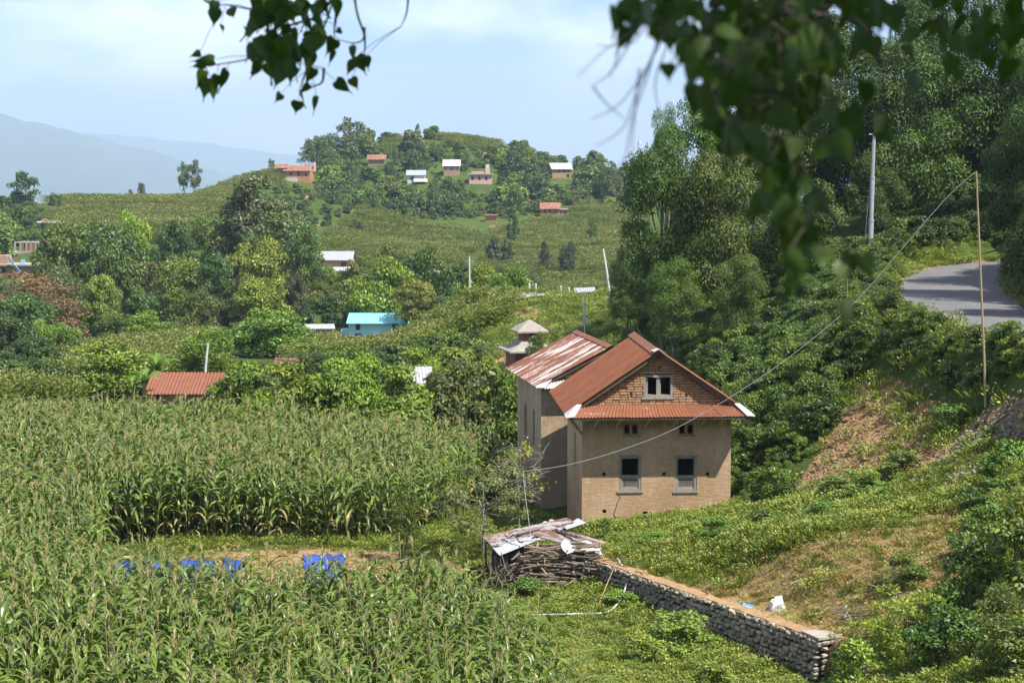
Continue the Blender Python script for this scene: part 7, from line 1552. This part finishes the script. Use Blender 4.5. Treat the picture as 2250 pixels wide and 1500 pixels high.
# ------------------------------------------------------------------ the roadside tree whose branches hang into view
def overhang():
    o = thing('overhanging_tree', (7.5, -2.0, hz(7.5, -2.0)), 'roadside tree whose dark heart leaved twigs hang down in front of the valley view', 'tree'); B0 = o.location.copy(); r = random.Random(17); rng = np.random.default_rng(17)
    L0 = lambda p: Vector(p) - B0
    mb = MB(); fork = L0((6.3, 0, 17.0)); mb.tube([(0, 0, -.5), (-.1, .3, 2), L0((7.0, -1, 14.8)), fork], [.42, .36, .3, .22], 12)
    for e in ((2.6, 6.5, 17.4), (-1.2, 9.5, 16.2), (1.0, 4.4, 15.9), (5.5, 4.5, 17.6), (8.5, 2, 19)): e = L0(e); mb.tube([fork, fork.lerp(e, .5) + Vector((0, 0, .6)), e], [.16, .1, .05], 8)
    mb.build('trunk', 'bark_pale', o)
    # canopy above and behind the camera
    nb = 95; Bc = np.stack([rng.uniform(-3.8, 8.5, nb), rng.uniform(-3, 11.5, nb), rng.uniform(16.6, 20.5, nb), rng.uniform(.9, 1.6, nb)], 1); Bc[:, :3] -= np.array(B0)
    cm = crown_mesh('crown', rng, Bc, 19000, .24, 'leaf', aspect=.8, droop=.8); c = part('crown', cm, o); c.color = (.05, .085, .02, 1)
    # heart shaped leaf, base at the origin, tip towards -z, with a long drip tip
    V = []; prof = [(0, .0, 0), (.30, .07, .04), (.47, -.12, .07), (.46, -.32, .06), (.34, -.55, .03), (.17, -.78, 0), (.05, -.95, -.04), (.012, -1.22, -.09)]
    left = [(-x, y, z) for x, z, y in prof]; right = [(x, y, z) for x, z, y in prof[1:]]
    spine = [(0, -.05 * (1 - abs(t - .5) * 2), -z_) for t, z_ in ((0, 0), (.1, .05), (.3, .12), (.5, .32), (.7, .55), (.85, .78), (.95, .95), (1, 1.25))]
    V = [(x, y, z) for x, z, y in [(-p[0], p[1], p[2]) for p in prof]] + spine + [(p[0], p[2], p[1]) for p in prof]; n = len(prof); V = [(-p[0], p[2], p[1]) for p in prof] + spine + [(p[0], p[2], p[1]) for p in prof]
    Fc = [(i, i + 1, n + i + 1, n + i) for i in range(n - 1)] + [(n + i, n + i + 1, 2 * n + i + 1, 2 * n + i) for i in range(n - 1)]
    me = npmesh('heart_leaf', V, Fc, ['heart_leaf'], {'tint': ('FACE', np.full(len(Fc), .5))}, True)
    def branch(paths, leaves, label, rt):
        root = L0(paths[0][0]); b = None; mb = MB()
        allp = []
        for P in paths:
            P = [L0(p) for p in P]; C = [Vector(q) for q in catmull([p[:] for p in P], 5)]; m = len(C); mb.tube(C, [rt * (1 - .75 * i / (m - 1)) for i in range(m)], 6); allp += C
        for (p, s, az, tilt) in leaves:                       # petioles
            p = L0(p); q = min(allp, key=lambda c_: (c_ - p).length + (3 if c_.z < p.z else 0)); d = (q - p).length
            if d < .5: mb.tube([q, q.lerp(p, .6) + Vector((0, 0, .01)), p], [rt * .25, rt * .2, rt * .15], 4, False)
        b = mb.build('branch', 'bark', o); b['label'] = label
        for (p, s, az, tilt) in leaves: part('leaf', me, b, L0(p), (tilt[0] + r.gauss(0, .25), tilt[1], az), (s * r.uniform(.62, 1.05), s * r.uniform(.6, 1.8), s * r.uniform(.85, 1.15)))
    def lf(u, v, Y, px_, sw=None):
        return (Vector(at(u, v, Y)), px_ / F * Y, r.gauss(0, .75), (r.gauss(0, .25), r.gauss(0, .5) if sw is None else sw))
    # the cluster over the sky: leaf bases by pixel
    Ya = 8.6; spots = [(455, 0, 24, .1), (474, 2, 34, .3), (473, 20, 38, .1), (505, 18, 34, -.5), (486, 55, 18, .3), (555, 22, 40, .4), (545, 66, 40, .8), (556, 50, 36, .3), (440, 116, 26, 1.2), (470, 132, 40, 1.5), (452, 140, 30, 1.3), (450, 156, 40, .4), (456, 172, 40, .2), (500, 156, 42, .5), (478, 165, 30, .2), (468, 185, 30, 0), (440, 180, 22, -.4),
          (735, 86, 38, .6), (770, 102, 38, -.3), (735, 112, 28, .3), (784, 124, 40, -.4), (803, 124, 30, -.1), (776, 134, 32, .4), (772, 172, 26, -.5), (738, 178, 38, -.9), (750, 66, 16, 1.2), (618, 152, 42, .3), (655, 150, 30, .6), (690, 150, 34, .5), (680, 186, 28, .8), (657, 200, 34, .0), (655, 222, 36, .2), (696, 212, 34, .1), (617, 206, 24, .7), (570, 140, 34, .5), (590, 120, 50, .1), (740, 0, 40, .2), (700, 0, 42, 0), (660, 0, 44, .3), (630, 4, 46, -.2), (590, 0, 34, .3), (690, 78, 56, .0), (680, 95, 50, .2)]
    leaves = [lf(u, v, Ya + r.uniform(-.35, .35), p * 1.0, sw) for u, v, p, sw in spots]
    poly = [(555, 0), (700, 0), (705, 60), (700, 90), (690, 120), (660, 150), (620, 150), (590, 140), (560, 130), (552, 100), (575, 60)]
    cnt = 0
    while cnt < 66:
        u, v = r.uniform(550, 705), r.uniform(-25, 140)
        if inpoly(np.array([u]), np.array([max(v, 1)]), poly)[0]: leaves.append(lf(u, v, Ya + r.uniform(-.5, .5), r.uniform(34, 52))); cnt += 1
    P = lambda *q: [at(u, v, Ya + (dy if len(q) else 0)) for u, v, dy in q]
    paths = [P((760, -120, .1), (735, -10, 0), (712, 60, 0), (690, 110, .1), (660, 190, 0)), P((730, 0, 0), (690, 40, .1), (630, 60, 0), (590, 110, 0), (545, 130, 0), (480, 142, 0), (450, 145, 0)), P((770, -60, .1), (785, 30, 0), (800, 80, 0), (780, 95, 0), (745, 88, 0)), P((800, 60, 0), (802, 100, 0), (800, 125, 0)), P((745, -30, 0), (735, 60, 0), (735, 85, 0)), P((712, 150, 0), (708, 180, 0), (690, 190, 0), (660, 205, 0)), P((650, -40, 0), (570, 16, 0), (520, 15, 0), (490, 10, 0)), P((898, -60, .2), (895, 20, .2), (882, 58, .2)), P((620, -80, 0), (600, 20, 0), (610, 100, 0))]
    branch(paths, leaves, 'leafy branch tip hanging against the sky', .007)
    # nearer mass over the forest
    Yb = 4.2; leaves = []
    def fill(poly, cnt, lo, hi, y0, y1):
        k = 0; xs = [p[0] for p in poly]; ys = [p[1] for p in poly]
        while k < cnt:
            u, v = r.uniform(min(xs), max(xs)), r.uniform(min(ys), max(ys))
            if inpoly(np.array([u]), np.array([v]), poly)[0]: leaves.append(lf(u, v - 25, r.uniform(y0, y1), r.uniform(lo, hi))); k += 1
    fill([(1345, -60), (1960, -60), (1950, 60), (1900, 130), (1820, 150), (1700, 170), (1560, 190), (1500, 170), (1480, 90), (1420, 70), (1350, 20)], 210, 40, 68, 3.7, 5.2)
    fill([(1490, 100), (1840, 100), (1850, 230), (1830, 330), (1780, 400), (1700, 400), (1640, 330), (1580, 380), (1555, 300), (1560, 230), (1500, 200)], 105, 46, 76, 3.7, 4.8)
    fill([(1680, 390), (1770, 390), (1790, 480), (1800, 560), (1750, 620), (1715, 600), (1720, 480), (1680, 440)], 26, 50, 76, 3.8, 4.4)
    fill([(1940, -60), (2290, -60), (2260, 40), (2230, 120), (2180, 150), (2080, 160), (2000, 130), (1950, 90)], 60, 36, 56, 5.0, 6.4)
    for u, v, p, sw in ((1468, 140, 40, 0), (1380, 60, 50, .4), (1370, 10, 55, .2), (1355, 20, 60, .5), (1440, 60, 50, .1), (1395, 40, 60, .2), (1870, 555, 70, .1), (1895, 560, 60, -.4), (1855, 580, 50, .5), (1860, 660, 60, .1), (1925, 280, 60, -.8), (1945, 255, 50, .6), (2015, 170, 60, .9), (1900, 180, 60, .4), (1860, 240, 70, .5), (2220, 130, 60, .1), (2110, 150, 50, .4), (1750, 600, 70, .4), (1810, 540, 60, .2), (1720, 430, 80, .3)): leaves.append(lf(u, v, 4.3, p, sw))
    Q = lambda Y, *q: [at(u, v, Y) for u, v in q]
    paths = [Q(4.4, (1560, -220), (1640, -60), (1700, 60), (1730, 200), (1740, 330), (1735, 430), (1745, 540)), Q(4.2, (1640, -60), (1560, 30), (1540, 120), (1580, 240), (1590, 330)), Q(4.5, (1640, -60), (1480, -20), (1420, 20), (1370, 30)), Q(4.3, (1700, 60), (1780, 120), (1830, 220), (1850, 330)), Q(4.3, (1700, 30), (1860, 40), (1920, 90), (1940, 200), (1925, 270)), Q(4.2, (1740, 330), (1800, 430), (1860, 540), (1862, 640)), Q(4.4, (1640, -60)) + Q(5.6, (1900, -80), (2060, -20), (2150, 40), (2230, 100)), Q(5.6, (2060, -20), (2080, 60), (2100, 140))]
    branch(paths, leaves, 'blurred dark leaf mass hanging in front of the forest', .006)
    # bare dead twigs to the left of the mass
    tw = []
    for C in (((1480, 20), (1390, 70), (1330, 110), (1270, 168)), ((1400, 65), (1350, 150), (1302, 190)), ((1302, 190), (1330, 225), (1372, 262)), ((1480, 40), (1420, 150), (1360, 230), (1300, 262)), ((1440, 110), (1400, 200), (1370, 280), (1310, 322)), ((1450, 60), (1425, 160), (1390, 260), (1375, 340), (1355, 370)), ((1470, 90), (1440, 180), (1450, 250)), ((1360, 85), (1355, 130), (1340, 170)), ((1405, 150), (1395, 250), (1388, 330)), ((1420, 60), (1380, 100), (1310, 100))): tw.append(Q(4.3, *C))
    mb = MB()
    for C in tw: C = [Vector(q) for q in catmull([L0(p)[:] for p in C], 4)]; m = len(C); mb.tube(C, [0.0022 * (1 - .6 * i / (m - 1)) for i in range(m)], 5)
    b = mb.build('dead_twigs', 'bark_pale', o); b['label'] = 'bare grey dead twigs beside the leaf mass'
overhang()
